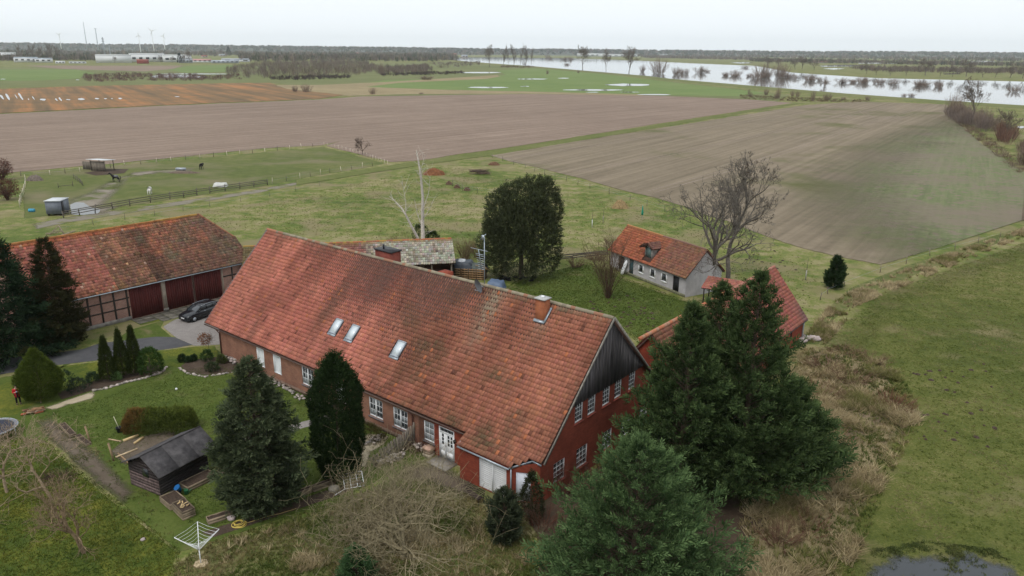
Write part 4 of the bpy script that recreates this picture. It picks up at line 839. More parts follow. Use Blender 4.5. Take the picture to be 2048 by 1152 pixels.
wi = RM[wrf.name]; ridge_caps(wrf, wi @ Vector((-WL - .2, WD / 2, WR + .06)), wi @ Vector((.2, WD / 2, WR + .06)), .12, .38, lambda t: (.36, .17, .07) if t < .5 else (.22, .12, .09))
# dormer
dx0, dx1, dy, dz0, dz1, dr = -8.2, -6.75, .45, 2.9, 4.35, 4.85
m = MB(); m.box(dx0, dx1, dy, dy + .08, dz0, dz1); m.add([(dx1, dy + .08, dz0), (dx1, dy + .08, dz1), (dx1, 2.3, dz1)], [(0, 2, 1)]); m.add([(dx0, dy + .08, dz0), (dx0, dy + .08, dz1), (dx0, 2.3, dz1)], [(0, 1, 2)]); m.add([(dx0, dy + .04, dz1), (dx1, dy + .04, dz1), ((dx0 + dx1) / 2, dy + .04, dr)], [(0, 1, 2)]); dm = m.build('dormer', MAT('dormer_render', (.30, .28, .26), .95, .2, 3), wh)
MB().box(dx0 + .25, dx1 - .25, dy - .05, dy - .003, dz0 + .1, dz1 - .05).build('hatch', MAT('green_hatch', (.10, .15, .145), .8, .25, 4), dm)
MB().bar((dx0 + .2, dy - .5, dz1 + .02), (dx0 + .2, dy + .2, dz1 + .02), .14, .12).build('hoist_beam', M_timber, dm)
for sgn in (-1, 1):
    cx = (dx0 + dx1) / 2; a0 = math.atan2(dr - dz1 + .1, .95); ln = math.hypot(dr - dz1 + .1, .95)
    mt = roof_matrix((cx - sgn * -.95 if False else cx + sgn * .95, dy - .3 if sgn > 0 else 3.0, dz1 - .08), (0, sgn, 0), (-sgn * math.cos(a0), 0, math.sin(a0)))
    slope_tiles(dm, mt, 3.3 - (0 if sgn > 0 else 0), ln, .24, .3, lambda u, s, r: vary((.19, .095, .075), r, len(u), .16), 15 + sgn, (lambda u, s: (u < 2.0 + s * .7)) if sgn > 0 else (lambda u, s: u > 1.3 - s * .7), slab=MB().box(0 if sgn > 0 else 1.3, 2.0 if sgn > 0 else 3.3, 0, ln, -.1, -.02).build('dormer_roof', M_under, dm))
# ---- red brick wing running back from the gable
wing = thing('brick_wing', 'red brick wing with orange tiled roof partly hidden by the tall conifers', 'outbuilding', HO, HY)
wx0, wx1, wy0, wy1, wE, wR = 34.95, 42.25, 15.3, 39.6, 2.35, 7.0; wc = 38.7
wall(Frame((wx1, 0, 0), (0, 1, 0), (1, 0, 0)), wy0, wy1, wE + .1, [(36.2, 36.7, .9, 2.0), (31, 31.9, .9, 2.0), (22, 22.9, .9, 2)]).build('side_wall', M_brickr, wing)
for a in (36.2, 31, 22): window(wing, Frame((wx1, 0, 0), (0, 1, 0), (1, 0, 0)), a, a + (.5 if a > 36 else .9), .9, 2.0, 1, 1, 2, .05, mat=M_timber)
for y, q in ((wy0, 1), (wy1, -1)): MB().add([(wx0 + .2, y, 0), (wx1, y, 0), (wx1, y, wE), (wc, y, wR - .2), (wx0 + .2, y, wE)], [(0, 1, 2, 3, 4) if q > 0 else (4, 3, 2, 1, 0)]).build('gable_wall', M_brickr, wing)
MB().add([(wx0 + .2, wy0, 0), (wx0 + .2, wy1, 0), (wx0 + .2, wy1, wE), (wx0 + .2, wy0, wE)], [(3, 2, 1, 0)]).build('side_wall', M_brickr, wing)
wga = math.atan2(wR - wE, wx1 + .25 - wc); wgs = math.hypot(wR - wE, wx1 + .25 - wc)
def wg_col(u, s, r):
    n = len(u); c = np.tile((.345, .128, .098), (n, 1)).astype(float); c = lerp(c, np.broadcast_to((.25, .115, .075), c.shape), np.clip((14 - u) / 4, 0, 1)); 
    c = lerp(c, np.broadcast_to((.17, .12, .11), c.shape), np.clip((u - 22.5) / 2, 0, 1) * np.clip((2.6 - s) / 2, 0, 1) * .8); return vary(c, r, n, .10)
wgr = slope_tiles(wing, roof_matrix((wx1 + .25, wy0 - .2, wE), (0, 1, 0), (-math.cos(wga), 0, math.sin(wga))), wy1 - wy0 + .4, wgs, .235, .33, wg_col, 17, None, .8)
slope_tiles(wing, roof_matrix((wx0 - .05, wy1 + .2, wE), (0, -1, 0), (math.cos(wga), 0, math.sin(wga))), wy1 - wy0 + .4, wgs, .235, .33, wg_col, 18, None, .8, simple=True)
gi = RM[wgr.name]; ridge_caps(wgr, gi @ Vector((wc, 13.3, wR + .08)), gi @ Vector((wc, wy1 + .2, wR + .08)), .15, .42, lambda t: random.choice(((.42, .17, .09), (.36, .20, .13), (.40, .14, .07))) if t < .6 else random.choice(((.37, .17, .13), (.33, .14, .10))))
MB().tube([(wx1 + .3, wy0, wE - .08), (wx1 + .3, wy1 + .2, wE - .08)], .06, 8).build('gutter', M_dark, wing); MB().tube([(wx1 + .1, wy1 - .1, wE - .1), (wx1 + .1, wy1 - .1, 0)], .06, 8).build('downpipe', M_grey, wing)
# lean-to roof between wing and cottage
q = G(1455, 572, 2.2); lt = thing('lean_to', 'low lean-to with pink tiled roof at the foot of the bare tree', 'shed', (q[0], q[1], 0), HY + .15)
slope_tiles(lt, roof_matrix((-2.6, -1.3, 1.9), (1, 0, 0), (0, .95, .3)), 5.4, 2.6, .24, .33, lambda u, s, r: vary((.37, .15, .115), r, len(u), .1), 19)
for x in (-2.4, 0, 2.5):
    for y in (-1.1, 1.0): MB().box(x, x + .12, y, y + .12, 0, 1.85 + (y > 0) * .65).build('post', M_timber, lt)
# ---- black garden shed
gs0 = G(322, 992); gs1 = G(418, 938); gyaw = math.atan2(gs1[1] - gs0[1], gs1[0] - gs0[0]); gL = math.hypot(*(gs1 - gs0)[:2])
gsh = thing('garden_shed', 'black wooden garden shed with felt roof beside the brown hedge', 'shed', gs0, gyaw)
gD = 2.9; ghe, ghr, gmid = 1.75, 2.75, 1.05
M_blk = MAT('black_stained_wood', (.020, .017, .017), .8, .5, 5, attr=True); M_felt = MAT('roofing_felt', (.046, .043, .046), .75, .35, 2.2, bump=.3, c2=(.092, .086, .088))
for k in range(9): c = random.uniform(.7, 1.4); MB().box(0, gL, 0, .05 + .012 * (k % 2), k * ghe / 9, (k + 1) * ghe / 9 - .012, (c, c, c)).build('board', M_blk, gsh)
for k in range(11):
    z0, z1 = k * .22, (k + 1) * .22 - .012; g2 = lambda z: max(0, (z - ghe) / (ghr - ghe) * gmid); a = g2(z1); b = gD - max(0, (z1 - ghe) / (ghr - ghe) * (gD - gmid)); c = random.uniform(.8, 1.3); pale = k < 5
    if b - a > .2: MB().box(-.03, .02, a + .02, b, z0, z1, (5.5 * c, 4.6 * c, 4.4 * c) if pale else (2.2 * c, 2 * c, 2 * c)).build('board', M_blk, gsh)
MB().box(gL - .05, gL, .06, gD, 0, ghe).build('wall', M_blk, gsh); MB().box(0, gL, gD - .05, gD, 0, ghe).build('wall', M_blk, gsh)
MB().box(-.05, -.031, .9, 1.5, 1.05, 1.65).build('window', M_glass, gsh)
def gpanel(y0, z0, y1, z1, nm):
    for k in range(3):
        a = -.35 + k * (gL + .9) / 3; b = -.35 + (k + 1) * (gL + .9) / 3 - .01; m = MB(); h = .012 * (k % 2)
        m.add([(a, y0, z0 + h), (b, y0, z0 + h), (b, y1, z1 + h), (a, y1, z1 + h), (a, y0, z0 + h - .06), (b, y0, z0 + h - .06), (b, y1, z1 + h - .06), (a, y1, z1 + h - .06)], [(0, 1, 2, 3), (7, 6, 5, 4), (0, 4, 5, 1), (2, 6, 7, 3), (1, 5, 6, 2), (0, 3, 7, 4)]); m.build(nm, M_felt, gsh)
gpanel(-.55, ghe - .12, gmid - .0, ghr, 'roof_panel'); gpanel(gmid + .003, ghr, gD + .3, ghe - .05, 'roof_panel')
MB().tube([(-.35, gmid, ghr + .02), (gL + .55, gmid, ghr + .02)], .03, 6).build('ridge_strip', M_felt, gsh)
# ---- paddock shelter and trailer box
q = G(190, 342); ps = thing('paddock_shelter', 'wooden horse shelter with white sheet roof in the paddock', 'shelter', q, -.30)
for k in range(14): c = random.uniform(.7, 1.2); MB().box(-1 + k * .3, -1 + k * .3 + .28, 0, .05, 0, 2.3, (c, c, c)).build('board', M_wood, ps)
for k in range(12): c = random.uniform(.6, 1.0); MB().box(-4.7 + k * .3, -4.7 + k * .3 + .28, 1.2, 1.25, 0, 1.9, (c, c, c)).build('board', M_wood, ps)
for x in (-1, 3.1): 
    for y in (0, 2.6): MB().box(x, x + .14, y - .16, y - .02, 0, 2.5).build('post', M_post, ps)
m = MB(); m.add([(-1.6, -.6, 2.75), (3.6, -.6, 2.75), (3.6, 3.0, 2.45), (-1.6, 3.0, 2.45), (-1.6, -.6, 2.68), (3.6, -.6, 2.68), (3.6, 3.0, 2.38), (-1.6, 3.0, 2.38)], [(0, 1, 2, 3), (7, 6, 5, 4), (0, 4, 5, 1), (1, 5, 6, 2), (2, 6, 7, 3), (3, 7, 4, 0)]); m.build('roof', MAT('white_sheet', (.55, .57, .58), .6, .1, 3), ps)
q = G(109, 432); tb = thing('trailer_box', 'blue-grey box trailer with pale roof at the paddock puddle', 'trailer', q, .08)
M_bgrey = MAT('blue_grey_sheet', (.145, .16, .19), .6, .15, 2); MB().box(-1.25, 1.25, 0, 3.0, .35, 2.55).build('body', M_bgrey, tb)
MB().box(-1.35, 1.35, -.15, 3.15, 2.553, 2.63).build('roof', MAT('pale_roof', (.5, .52, .54), .6, .1, 2), tb); MB().box(1.253, 1.29, .3, 1.1, .4, 2.4).build('door', M_dark, tb)
for x in (-1.2, 1.0): 
    for y in (.5, 2.2): MB().tube([(x, y, .33), (x + .2, y, .33)], .33, 12).build('wheel', M_black, tb)
# ------------------------------------------------------------------ vegetation
def nrm(a): return a / np.maximum(np.linalg.norm(a, axis=-1, keepdims=True), 1e-9)
def sprays(P, D, L, m, wd, C, r, tip=None, spread=.9, curl=.25):
    """flat fans of small leaflets: one fan at each point P along D; returns V, F, C"""
    n = len(P); D = nrm(D); rnd = nrm(r.normal(0, 1, (n, 3))); S = nrm(np.cross(D, rnd)); N = np.cross(D, S)
    Vs = []; Cs = []
    for j in range(m):
        t = (j + .5) / m; side = 1 if j % 2 else -1
        o = P + D * (L * t * .85)[:, None] - N * (L * curl * t * t)[:, None]
        a = side * spread * (1 - .45 * t) * r.uniform(.7, 1.2, n)
        d = D * np.cos(a)[:, None] + S * np.sin(a)[:, None] - N * (.15 + curl * t)
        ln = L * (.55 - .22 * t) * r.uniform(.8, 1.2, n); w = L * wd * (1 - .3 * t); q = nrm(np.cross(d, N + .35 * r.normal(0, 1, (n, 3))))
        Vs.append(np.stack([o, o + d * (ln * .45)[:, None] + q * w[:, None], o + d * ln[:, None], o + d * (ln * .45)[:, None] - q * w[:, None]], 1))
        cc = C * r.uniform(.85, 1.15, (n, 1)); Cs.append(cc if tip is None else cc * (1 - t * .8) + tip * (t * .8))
    V = np.stack(Vs, 1).reshape(-1, 3); k = n * m
    F = np.arange(k * 4).reshape(k, 4); return V, F, np.stack(Cs, 1).reshape(-1, 3)
def join(parts):
    V = []; F = []; C = []; b = 0
    for v, f, c in parts: V.append(v); F.append(f + b); C.append(c); b += len(v)
    return np.concatenate(V), np.concatenate(F), np.concatenate(C)
def tubes(P0, P1, R0, R1, k=3):
    """tapered sticks"""
    P0 = np.asarray(P0, float); P1 = np.asarray(P1, float); d = nrm(P1 - P0); ref = np.where(np.abs(d[:, 2:3]) > .9, np.array([[1., 0, 0]]), np.array([[0, 0, 1.]]))
    e1 = nrm(np.cross(d, ref)); e2 = np.cross(d, e1); n = len(P0); V = []
    for P, R in ((P0, R0), (P1, R1)):
        for j in range(k): t = 2 * math.pi * j / k; V.append(P + (e1 * math.cos(t) + e2 * math.sin(t)) * np.asarray(R)[:, None])
    V = np.stack(V, 1).reshape(-1, 3); b = np.arange(n)[:, None] * 2 * k
    F = np.concatenate([b + np.array([[j, (j + 1) % k, k + (j + 1) % k, k + j]]) for j in range(k)], 0); return V, F
def bark_mesh(segs, col, r, k=3, kbig=6):
    S = np.array(segs); big = np.maximum(S[:, 6], S[:, 7]) > .05; out = []
    for msk, kk in ((big, kbig), (~big, k)):
        if not msk.any(): continue
        s = S[msk]; v, f = tubes(s[:, 0:3], s[:, 3:6], s[:, 6], s[:, 7], kk); c = np.tile(np.asarray(col) * 1.0, (len(s), 1)) * r.uniform(.75, 1.25, (len(s), 1)); out.append((v, f, np.tile(c, (kk, 1))))
    return join(out)
def grow(r, H, R0, spread=.6, levels=4, n0=7, up=.25, split=None, wob=.12, first=.25, taper=.75, kids=(5, 4, 4, 3), lr=.55, minr=.006, lean=(0, 0), steps=6, base=(0, 0, 0)):
    """a bare tree: list of sticks (x0..z1, r0, r1)"""
    segs = []
    def branch(p, d, L, rad, lv):
        ns = max(2, steps - lv); st = L / ns; q = p.copy(); dd = d.copy(); rr = rad; nodes = []
        for i in range(ns):
            dd = dd + r.normal(0, wob * (1 + .4 * lv), 3) + np.array([0, 0, up * .25 * (1 if lv else .6)]); dd /= np.linalg.norm(dd)
            r2 = max(minr, rad * (1 - taper * (i + 1) / ns)); e = q + dd * st; segs.append((*q, *e, rr, r2)); nodes.append((e, dd.copy(), r2, (i + 1) / ns)); q = e; rr = r2
        if lv >= levels: return
        nk = kids[min(lv, len(kids) - 1)] if lv else n0
        for j in range(nk):
            t = first + (1 - first) * (j + r.uniform(0, 1)) / nk if lv == 0 else .2 + .8 * (j + r.uniform(0, 1)) / nk
            e, dd2, r2, tt = nodes[min(len(nodes) - 1, int(t * ns))]
            az = r.uniform(0, 2 * math.pi); ax = nrm(np.cross(dd2, r.normal(0, 1, 3))); ang = spread * r.uniform(.7, 1.3)
            nd = dd2 * math.cos(ang) + ax * math.sin(ang); nd[2] += up * .6; nd /= np.linalg.norm(nd)
            branch(e, nd, L * lr * (1.15 - .45 * tt) * r.uniform(.75, 1.2), max(minr, r2 * r.uniform(.55, .8)), lv + 1)
    branch(np.array(base, float), nrm(np.array([lean[0], lean[1], 1.0])), H, R0, 0); return segs
def trunk_part(root, h, r0, r1, col=(1, 1, 1), lean=0.0, base=(0, 0)):
    m = MB(); m.tube([(base[0] + lean * t, base[1], -.1 + (h + .1) * t) for t in (0, .06, .3, .6, 1)], [r0 * 1.35, r0, r0 * .85, (r0 + r1) / 2, r1], 8, col); return m.build('trunk', M_bark, root, True)
def conifer(name, label, loc, H, R, prof, col, tip, nb=200, ns=16, ls=.45, lift=.45, seed=1, z0=.4, trunk=.22, m=7, wd=.085, cat='conifer', group=None, droop=.3, lump=.25):
    """branches leave the trunk, rise and nod; sprays sit along their outer part"""
    r = np.random.default_rng(seed); root = thing(name, label, cat, loc, 0, group); trunk_part(root, H * .93, trunk, .02, (.8, .7, .62))
    zt = z0 / H + (1 - z0 / H) * (np.arange(nb) + r.uniform(0, 1, nb)) / nb; zt = zt ** 1.12; az = np.arange(nb) * 2.39996 + r.normal(0, .35, nb)
    rad = np.array([prof(t) for t in zt]) * R * (1 + lump * (vnoise(az * 1.3, zt * 6, seed) * 2 - 1)) * r.uniform(.80, 1.12, nb)
    P = []; D = []; L = []; C = []; T = []; sg = []
    for i in range(nb):
        o = np.array([math.cos(az[i]), math.sin(az[i]), 0]); zb = zt[i] * H; ll = lift * (.55 + .75 * zt[i]); br = rad[i]
        k = max(4, int(ns * (.35 + .75 * br / R)))
        t = r.uniform(.12, 1, k) ** .45; c0 = r.uniform(.75, 1.25)
        pos = o[None] * (br * t)[:, None]; pos[:, 2] = zb - br * ll * .75 + br * ll * (t * 1.6 - droop * t * t * 1.6)
        sidev = np.array([-o[1], o[0], 0]); pos += sidev[None] * (r.normal(0, .13, k) * br * (.25 + .55 * t))[:, None]; pos[:, 2] += r.normal(0, .05, k) * br
        d = o[None] * .8 + np.array([0, 0, ll * .9 + .12]) + sidev[None] * r.normal(0, .55, (k, 1)) + r.normal(0, .2, (k, 3))
        pos[:, 2] = np.clip(pos[:, 2], .15, H - .05)
        P.append(pos); D.append(d); L.append(ls * r.uniform(.65, 1.3, k) * (.65 + .5 * (br / R))); C.append(np.tile(np.asarray(col) * c0, (k, 1))); T.append(np.tile(np.asarray(tip) * c0, (k, 1)))
        if br > .6: e = o * br * .75; sg.append((0, 0, zb - br * ll * .6, e[0], e[1], zb + br * ll * .2, .03, .008))
    P.append(np.array([[0, 0, H - .5], [0, 0, H - .35], [.03, 0, H - .2]])); D.append(np.array([[.1, 0, 1], [-.1, .1, 1.], [0, 0, 1]])); L.append(np.array([.6, .5, .45])); C.append(np.tile(col, (3, 1))); T.append(np.tile(tip, (3, 1)))
    P, D, L, C, T = map(np.concatenate, (P, D, L, C, T)); C = C * (1 + .12 * r.normal(0, 1, (len(P), 1)))
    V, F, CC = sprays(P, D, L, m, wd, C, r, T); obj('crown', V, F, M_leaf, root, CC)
    if sg: v, f, c = bark_mesh(sg, (.9, .8, .7), r); obj('limb', v, f, M_bark, root, c)
    return root
def shell(name, label, loc, H, R, prof, col, tip, n=2500, ls=.22, m=5, wd=.12, seed=1, cat='shrub', group=None, lump=.12, trunk=.1, ry=1.0, rz=0.0, z0=.05, inner=.25, upd=.8, lumpf=3.0, part='crown'):
    """dense clipped or columnar evergreen: small sprays all over a lumpy outline, some deeper in"""
    r = np.random.default_rng(seed); root = thing(name, label, cat, loc, rz, group)
    if trunk: trunk_part(root, H * .7, trunk, trunk * .3, (.8, .7, .6))
    z = r.uniform(z0, 1, n); z = np.where(r.random(n) < .12, 1 - r.uniform(0, .15, n) ** 1.3, z); az = r.uniform(0, 2 * math.pi, n)
    pr = np.array([prof(t) for t in z]); dep = np.where(r.random(n) < inner, r.uniform(.45, .95, n), r.uniform(.92, 1.04, n))
    lum = 1 + lump * (fbm(np.cos(az) * lumpf + 7, np.sin(az) * lumpf + z * H * .8, seed) * 2 - 1) * 1.6
    rr = pr * R * lum * dep; o = np.stack([np.cos(az), np.sin(az) * ry, np.zeros(n)], 1); P = o * rr[:, None]; P[:, 2] = z * H * (1 + .04 * r.normal(0, 1, n) * (z > .8))
    D = o * .75 + np.array([0, 0, upd]) + r.normal(0, .35, (n, 3)); cl = .72 + .56 * fbm(np.cos(az) * 4, z * H * 1.6 + np.sin(az) * 4, seed + 5)
    C = np.asarray(col)[None] * (cl * (1 + .14 * r.normal(0, 1, n)))[:, None]; T = np.asarray(tip)[None] * (cl * (1 + .14 * r.normal(0, 1, n)))[:, None]
    V, F, CC = sprays(P, D, ls * r.uniform(.7, 1.3, n), m, wd, C, r, T); obj(part, V, F, M_leaf, root, CC); return root
def size_at(x, ybase, ytop, wpx): h = height_at(x, ybase, ytop); return h, wpx / PXM(x, ybase) / 2
DK, DKT = (.020, .040, .016), (.040, .072, .026)

# ---- tall dark conifers at the right of the gable
cone = lambda t: max(.04, (1 - t) ** .72) * min(1, .55 + t * 3.2); egg = lambda t: max(.03, (1 - t) ** .6) * min(1, .5 + 2.2 * t)
CON = [('tallest dark green conifer, its tip crossing the brick wing roof', (1477, 980), 549, 122, 11, 300),
       ('dark conifer nearest the gable windows, leftmost of the tall clump', (1357, 985), 613, 112, 12, 300),
       ('dark conifer behind the clump, its tip between the two outer ones', (1413, 938), 570, 105, 13, 240),
       ('broad low conifer forming the right edge of the dark clump', (1568, 955), 765, 88, 14, 220)]
for lab, (x, y), yt, hw_, sd, nb in CON:
    h = height_at(x, y, yt); R = hw_ / PXM(x, y - 120)
    conifer('conifer', lab, G(x, y), h, R, lambda t: max(.03, (1 - t) ** .8) * min(1, .62 + t * 2.6), (.023, .042, .016), (.098, .140, .052), nb=nb, ns=26, ls=.64, lift=.8, seed=sd, z0=.9, trunk=.26, m=7, wd=.088, group='tall conifers beside the gable', lump=.45)  # spray bases coloured darker to deepen the shade inside the crowns
g = G(1262, 1200); conifer('conifer', 'fresh green bushy conifer in the foreground below the gable', g, height_at(1262, 1200, 884), 5.3, lambda t: max(.03, (1 - t) ** .72) * min(1, .8 + t * .8), (.034, .064, .025), (.125, .185, .075), nb=330, ns=27, ls=.60, lift=.75, seed=21, z0=.3, trunk=.2, m=7, wd=.078, lump=.4)
# ---- garden conifers
h, R = size_at(525, 1018, 722, 142); conifer('conifer', 'grey-green false cypress with ragged tip standing on the garden lawn', G(525, 1005), h * .98, R * 1.0, lambda t: (1.0 if t < .42 else 1.0 - (t - .42) * 1.1 if t < .66 else .736 - (t - .66) * 1.75) * min(1, .55 + t * 5) + .03, (.036, .051, .027), (.096, .114, .060), nb=360, ns=26, ls=.42, lift=.15, seed=31, z0=.25, trunk=.18, m=6, wd=.112, droop=.8, lump=.22)
h, R = size_at(680, 962, 733, 96); shell('conifer', 'dense dark columnar yew in front of the farmhouse wall', G(682, 955), h, R, lambda t: min(1, .72 + t * .8) * (1 if t < .62 else max(.05, 1 - ((t - .62) / .38) ** 3.0)), (.016, .030, .012), (.034, .056, .019), n=11000, ls=.28, m=5, wd=.14, seed=32, cat='conifer', trunk=.16, lump=.13, lumpf=2.6, upd=1.4, inner=.3)
for i, (x, yb, yt, w, lab) in enumerate([(218, 760, 680, 27, 'left'), (248, 753, 667, 25, 'middle'), (273, 748, 660, 25, 'right')]):
    h, R = size_at(x, yb, yt, w * 1.12); shell('column_cypress', lab + ' of the three slim column cypresses in the flower bed', G(x, yb), h, R, lambda t: max(.04, (1 - t ** 1.6) ** .8) * min(1, .8 + t * 2), (.030, .044, .012), (.060, .076, .020), n=3200, ls=.22, m=5, seed=40 + i, cat='conifer', group='column cypresses in the flower bed', lump=.10, upd=1.5)
h, R = size_at(84, 800, 710, 74); shell('thuja', 'rounded yellow-green thuja beside the person in red', G(84, 797), h, R, lambda t: min(1, .62 + t * 1.4) * (1 if t < .35 else max(.05, 1 - ((t - .35) / .65) ** 2.1)), (.046, .072, .012), (.098, .125, .022), n=7500, ls=.25, m=5, seed=44, cat='conifer', lump=.14, upd=1.0)
h, R = size_at(108, 702, 643, 28); shell('thuja', 'slim dark cone-shaped thuja at the foot of the spruces', G(108, 702), h, R, lambda t: max(.04, (1 - t) ** .8), (.026, .042, .014), (.05, .07, .022), n=1000, ls=.22, seed=45, cat='conifer', upd=1.3)
h, R = size_at(302, 748, 702, 44); shell('laurel_bush', 'round glossy green bush right of the three column cypresses', G(302, 746), h, R, lambda t: math.sqrt(max(.02, 1 - (t * 1.6 - .6) ** 2)), (.034, .068, .016), (.065, .12, .03), n=1600, ls=.22, m=4, wd=.16, seed=46, lump=.1)
for i, (x, yb, yt, w, c, lab) in enumerate([(132, 782, 745, 34, (.028, .045, .022), 'dark shrub directly right of the rounded thuja'), (156, 782, 760, 34, (.03, .042, .026), 'low grey-green shrub second right of the rounded thuja'), (186, 765, 748, 20, (.03, .05, .024), 'little round shrub left of the column cypresses'), (234, 760, 747, 15, (.09, .15, .05), 'small pale green plant between the column cypresses'),
                                        (365, 724, 712, 10, (.02, .034, .014), 'leftmost tiny dark conifer in the corner bed'), (378, 724, 716, 9, (.03, .05, .02), 'middle tiny shrub in the corner bed'), (388, 722, 712, 8, (.025, .042, .018), 'tiny upright shrub nearest the leafy sapling'), (415, 722, 703, 20, (.03, .055, .018), 'green clump at the foot of the leafy sapling'),
                                        (443, 727, 712, 14, (.06, .075, .025), 'yellowish shrub beside the stones at the house corner'), (425, 742, 728, 22, (.035, .048, .022), 'low dull shrub in front of the corner bed stones')]):
    h, R = size_at(x, yb, yt, w); shell('shrub', lab, G(x, yb), h, R, lambda t: math.sqrt(max(.03, 1 - (t * 1.4 - .45) ** 2)), c, tuple(k * 1.7 for k in c), n=420, ls=.2, m=4, wd=.15, seed=50 + i, trunk=0, lump=.3, group='small shrubs in the garden beds')
h, R = size_at(715, 1175, 1095, 75); conifer('young_conifer', 'young bright green conifer at the bottom edge of the grass', G(715, 1175), h, R, lambda t: max(.05, (1 - t) ** .7), (.035, .075, .028), (.08, .14, .06), nb=120, ns=16, ls=.38, lift=.6, seed=61, z0=.1, trunk=.05)
h, R = size_at(1008, 1088, 985, 66); conifer('juniper', 'grey-green juniper bush before the garage corner', G(1008, 1080), h, R, lambda t: min(1, .7 + t) * max(.1, (1 - t ** 2.5)), (.035, .048, .028), (.075, .088, .05), nb=150, ns=16, ls=.36, lift=1.0, seed=62, z0=.1, trunk=.06)
h, R = size_at(1062, 1040, 950, 50); shell('ivy_bush', 'dark ivy-clad bush leaning at the pale side door', G(1062, 1040), h, R, lambda t: min(1, .7 + t) * max(.1, (1 - t ** 2.5)), (.028, .034, .016), (.055, .06, .03), n=1300, ls=.22, m=4, wd=.14, seed=63, lump=.2)
h, R = size_at(1668, 578, 515, 34); conifer('young_conifer', 'lone small dark conifer at the edge of the right meadow', G(1668, 576), h, R, lambda t: max(.06, (1 - t) ** .6) * min(1, .6 + 2 * t), (.018, .036, .014), (.036, .062, .024), nb=110, ns=14, ls=.55, lift=.7, seed=64, z0=.2, trunk=.08, wd=.11)
h, R = size_at(18, 715, 432, 185); conifer('spruce', 'big dark spruce cut off by the left edge', G(12, 712), h, R * 1.05, lambda t: max(.02, (1 - t) ** .85), (.014, .029, .015), (.034, .056, .026), nb=240, ns=22, ls=.9, lift=-.05, seed=71, z0=.5, trunk=.25, droop=.9, m=6, wd=.10)
h, R = size_at(124, 692, 480, 96); conifer('spruce', 'dark brownish-green conifer overlapping the barn corner', G(124, 690), h, R, lambda t: max(.03, (1 - t) ** .62) * min(1, .6 + t * 2), (.026, .028, .012), (.046, .042, .018), nb=230, ns=21, ls=.62, lift=.25, seed=72, z0=.4, trunk=.2, m=6, wd=.105, lump=.3)
# hedge by the shed: brown at one end
a, b = G(252, 862), G(392, 858); hy = math.atan2(b[1] - a[1], b[0] - a[0]); hl = np.hypot(*(b - a)[:2]); r = np.random.default_rng(81); n = 4200
hg = thing('hedge', 'clipped hedge behind the black garden shed, brown at its left end', 'hedge', (a + b) / 2, hy)
t = r.uniform(-.5, .5, n); th = r.uniform(0, math.pi, n); dep = np.where(r.random(n) < .25, r.uniform(.5, .9, n), 1.0) * (1 + .34 * (fbm(t * 9, th * 2, 3) * 2 - 1)); dep *= np.clip((.53 - np.abs(t)) * 9, .25, 1)
P = np.stack([t * hl * 1.04, np.cos(th) * .95 * dep, np.clip(np.sin(th), 0, 1) ** .7 * 1.35 * dep + r.uniform(0, .1, n)], 1); D = np.stack([r.normal(0, .3, n), np.cos(th), np.sin(th) + 1.3], 1)
f = np.clip((t + .26 + r.normal(0, .06, n)) * 9, 0, 1); C = lerp(np.broadcast_to((.085, .058, .022), (n, 3)), np.broadcast_to((.052, .074, .018), (n, 3)), f) * (1 + .18 * r.normal(0, 1, (n, 1))); T = lerp(np.broadcast_to((.22, .125, .04), (n, 3)), np.broadcast_to((.145, .172, .035), (n, 3)), f)
V, F, CC = sprays(P, D, .30 * r.uniform(.5, 1.4, n), 5, .10, C, r, T); obj('foliage', V, F, M_leaf, hg, CC)
# big dark evergreen behind the farmhouse: several domes
root = thing('evergreen_tree', 'big dark evergreen tree with several domes behind the farmhouse', 'tree', G(1042, 552)); r = np.random.default_rng(91); trunk_part(root, 5, .35, .15)
Hh = height_at(1042, 552, 365); pm = PXM(1042, 552); parts = []
for (px, py, rx, rz_, dy) in [(1042, 468, 64, 80, 0), (1005, 435, 34, 44, .2), (1050, 408, 40, 40, .3), (1086, 412, 30, 44, .3), (993, 495, 28, 44, -.4), (1088, 490, 28, 52, -.4), (1030, 510, 44, 40, -1.2), (1065, 450, 34, 50, -1.2), (1020, 460, 30, 46, -1.3)]:
    cz = height_at(px, 552, py); cx = (px - 1042) / pm * 1.02; R1, R2 = rx / pm, rz_ / pm * 1.08; n = 1500
    dv = nrm(r.normal(0, 1, (n, 3))); dv[:, 2] = np.where(dv[:, 2] < -.85, -dv[:, 2], dv[:, 2]); k = np.where(r.random(n) < .25, r.uniform(.5, .9, n), 1) * (1 + .42 * (fbm(dv[:, 0] * 3 + px, dv[:, 1] * 3 + dv[:, 2] * 3, 4) * 2 - 1)); P = dv * k[:, None] * np.array([R1, R1 * 1.1, R2]) + np.array([cx, dy, cz]); P[:, 2] = np.maximum(P[:, 2], .2)
    c = np.array((.042, .050, .024)) * (.75 + .5 * fbm(dv[:, 0] * 3, dv[:, 2] * 3 + px, 8))[:, None] * (1 + .15 * r.normal(0, 1, (n, 1))); parts.append(sprays(P, dv + np.array([0, 0, .5]) + r.normal(0, .35, (n, 3)), .55 * r.uniform(.6, 1.3, n), 5, .115, c, r, c * 1.9))
V, F, CC = join(parts); obj('crown', V, F, M_leaf, root, CC)

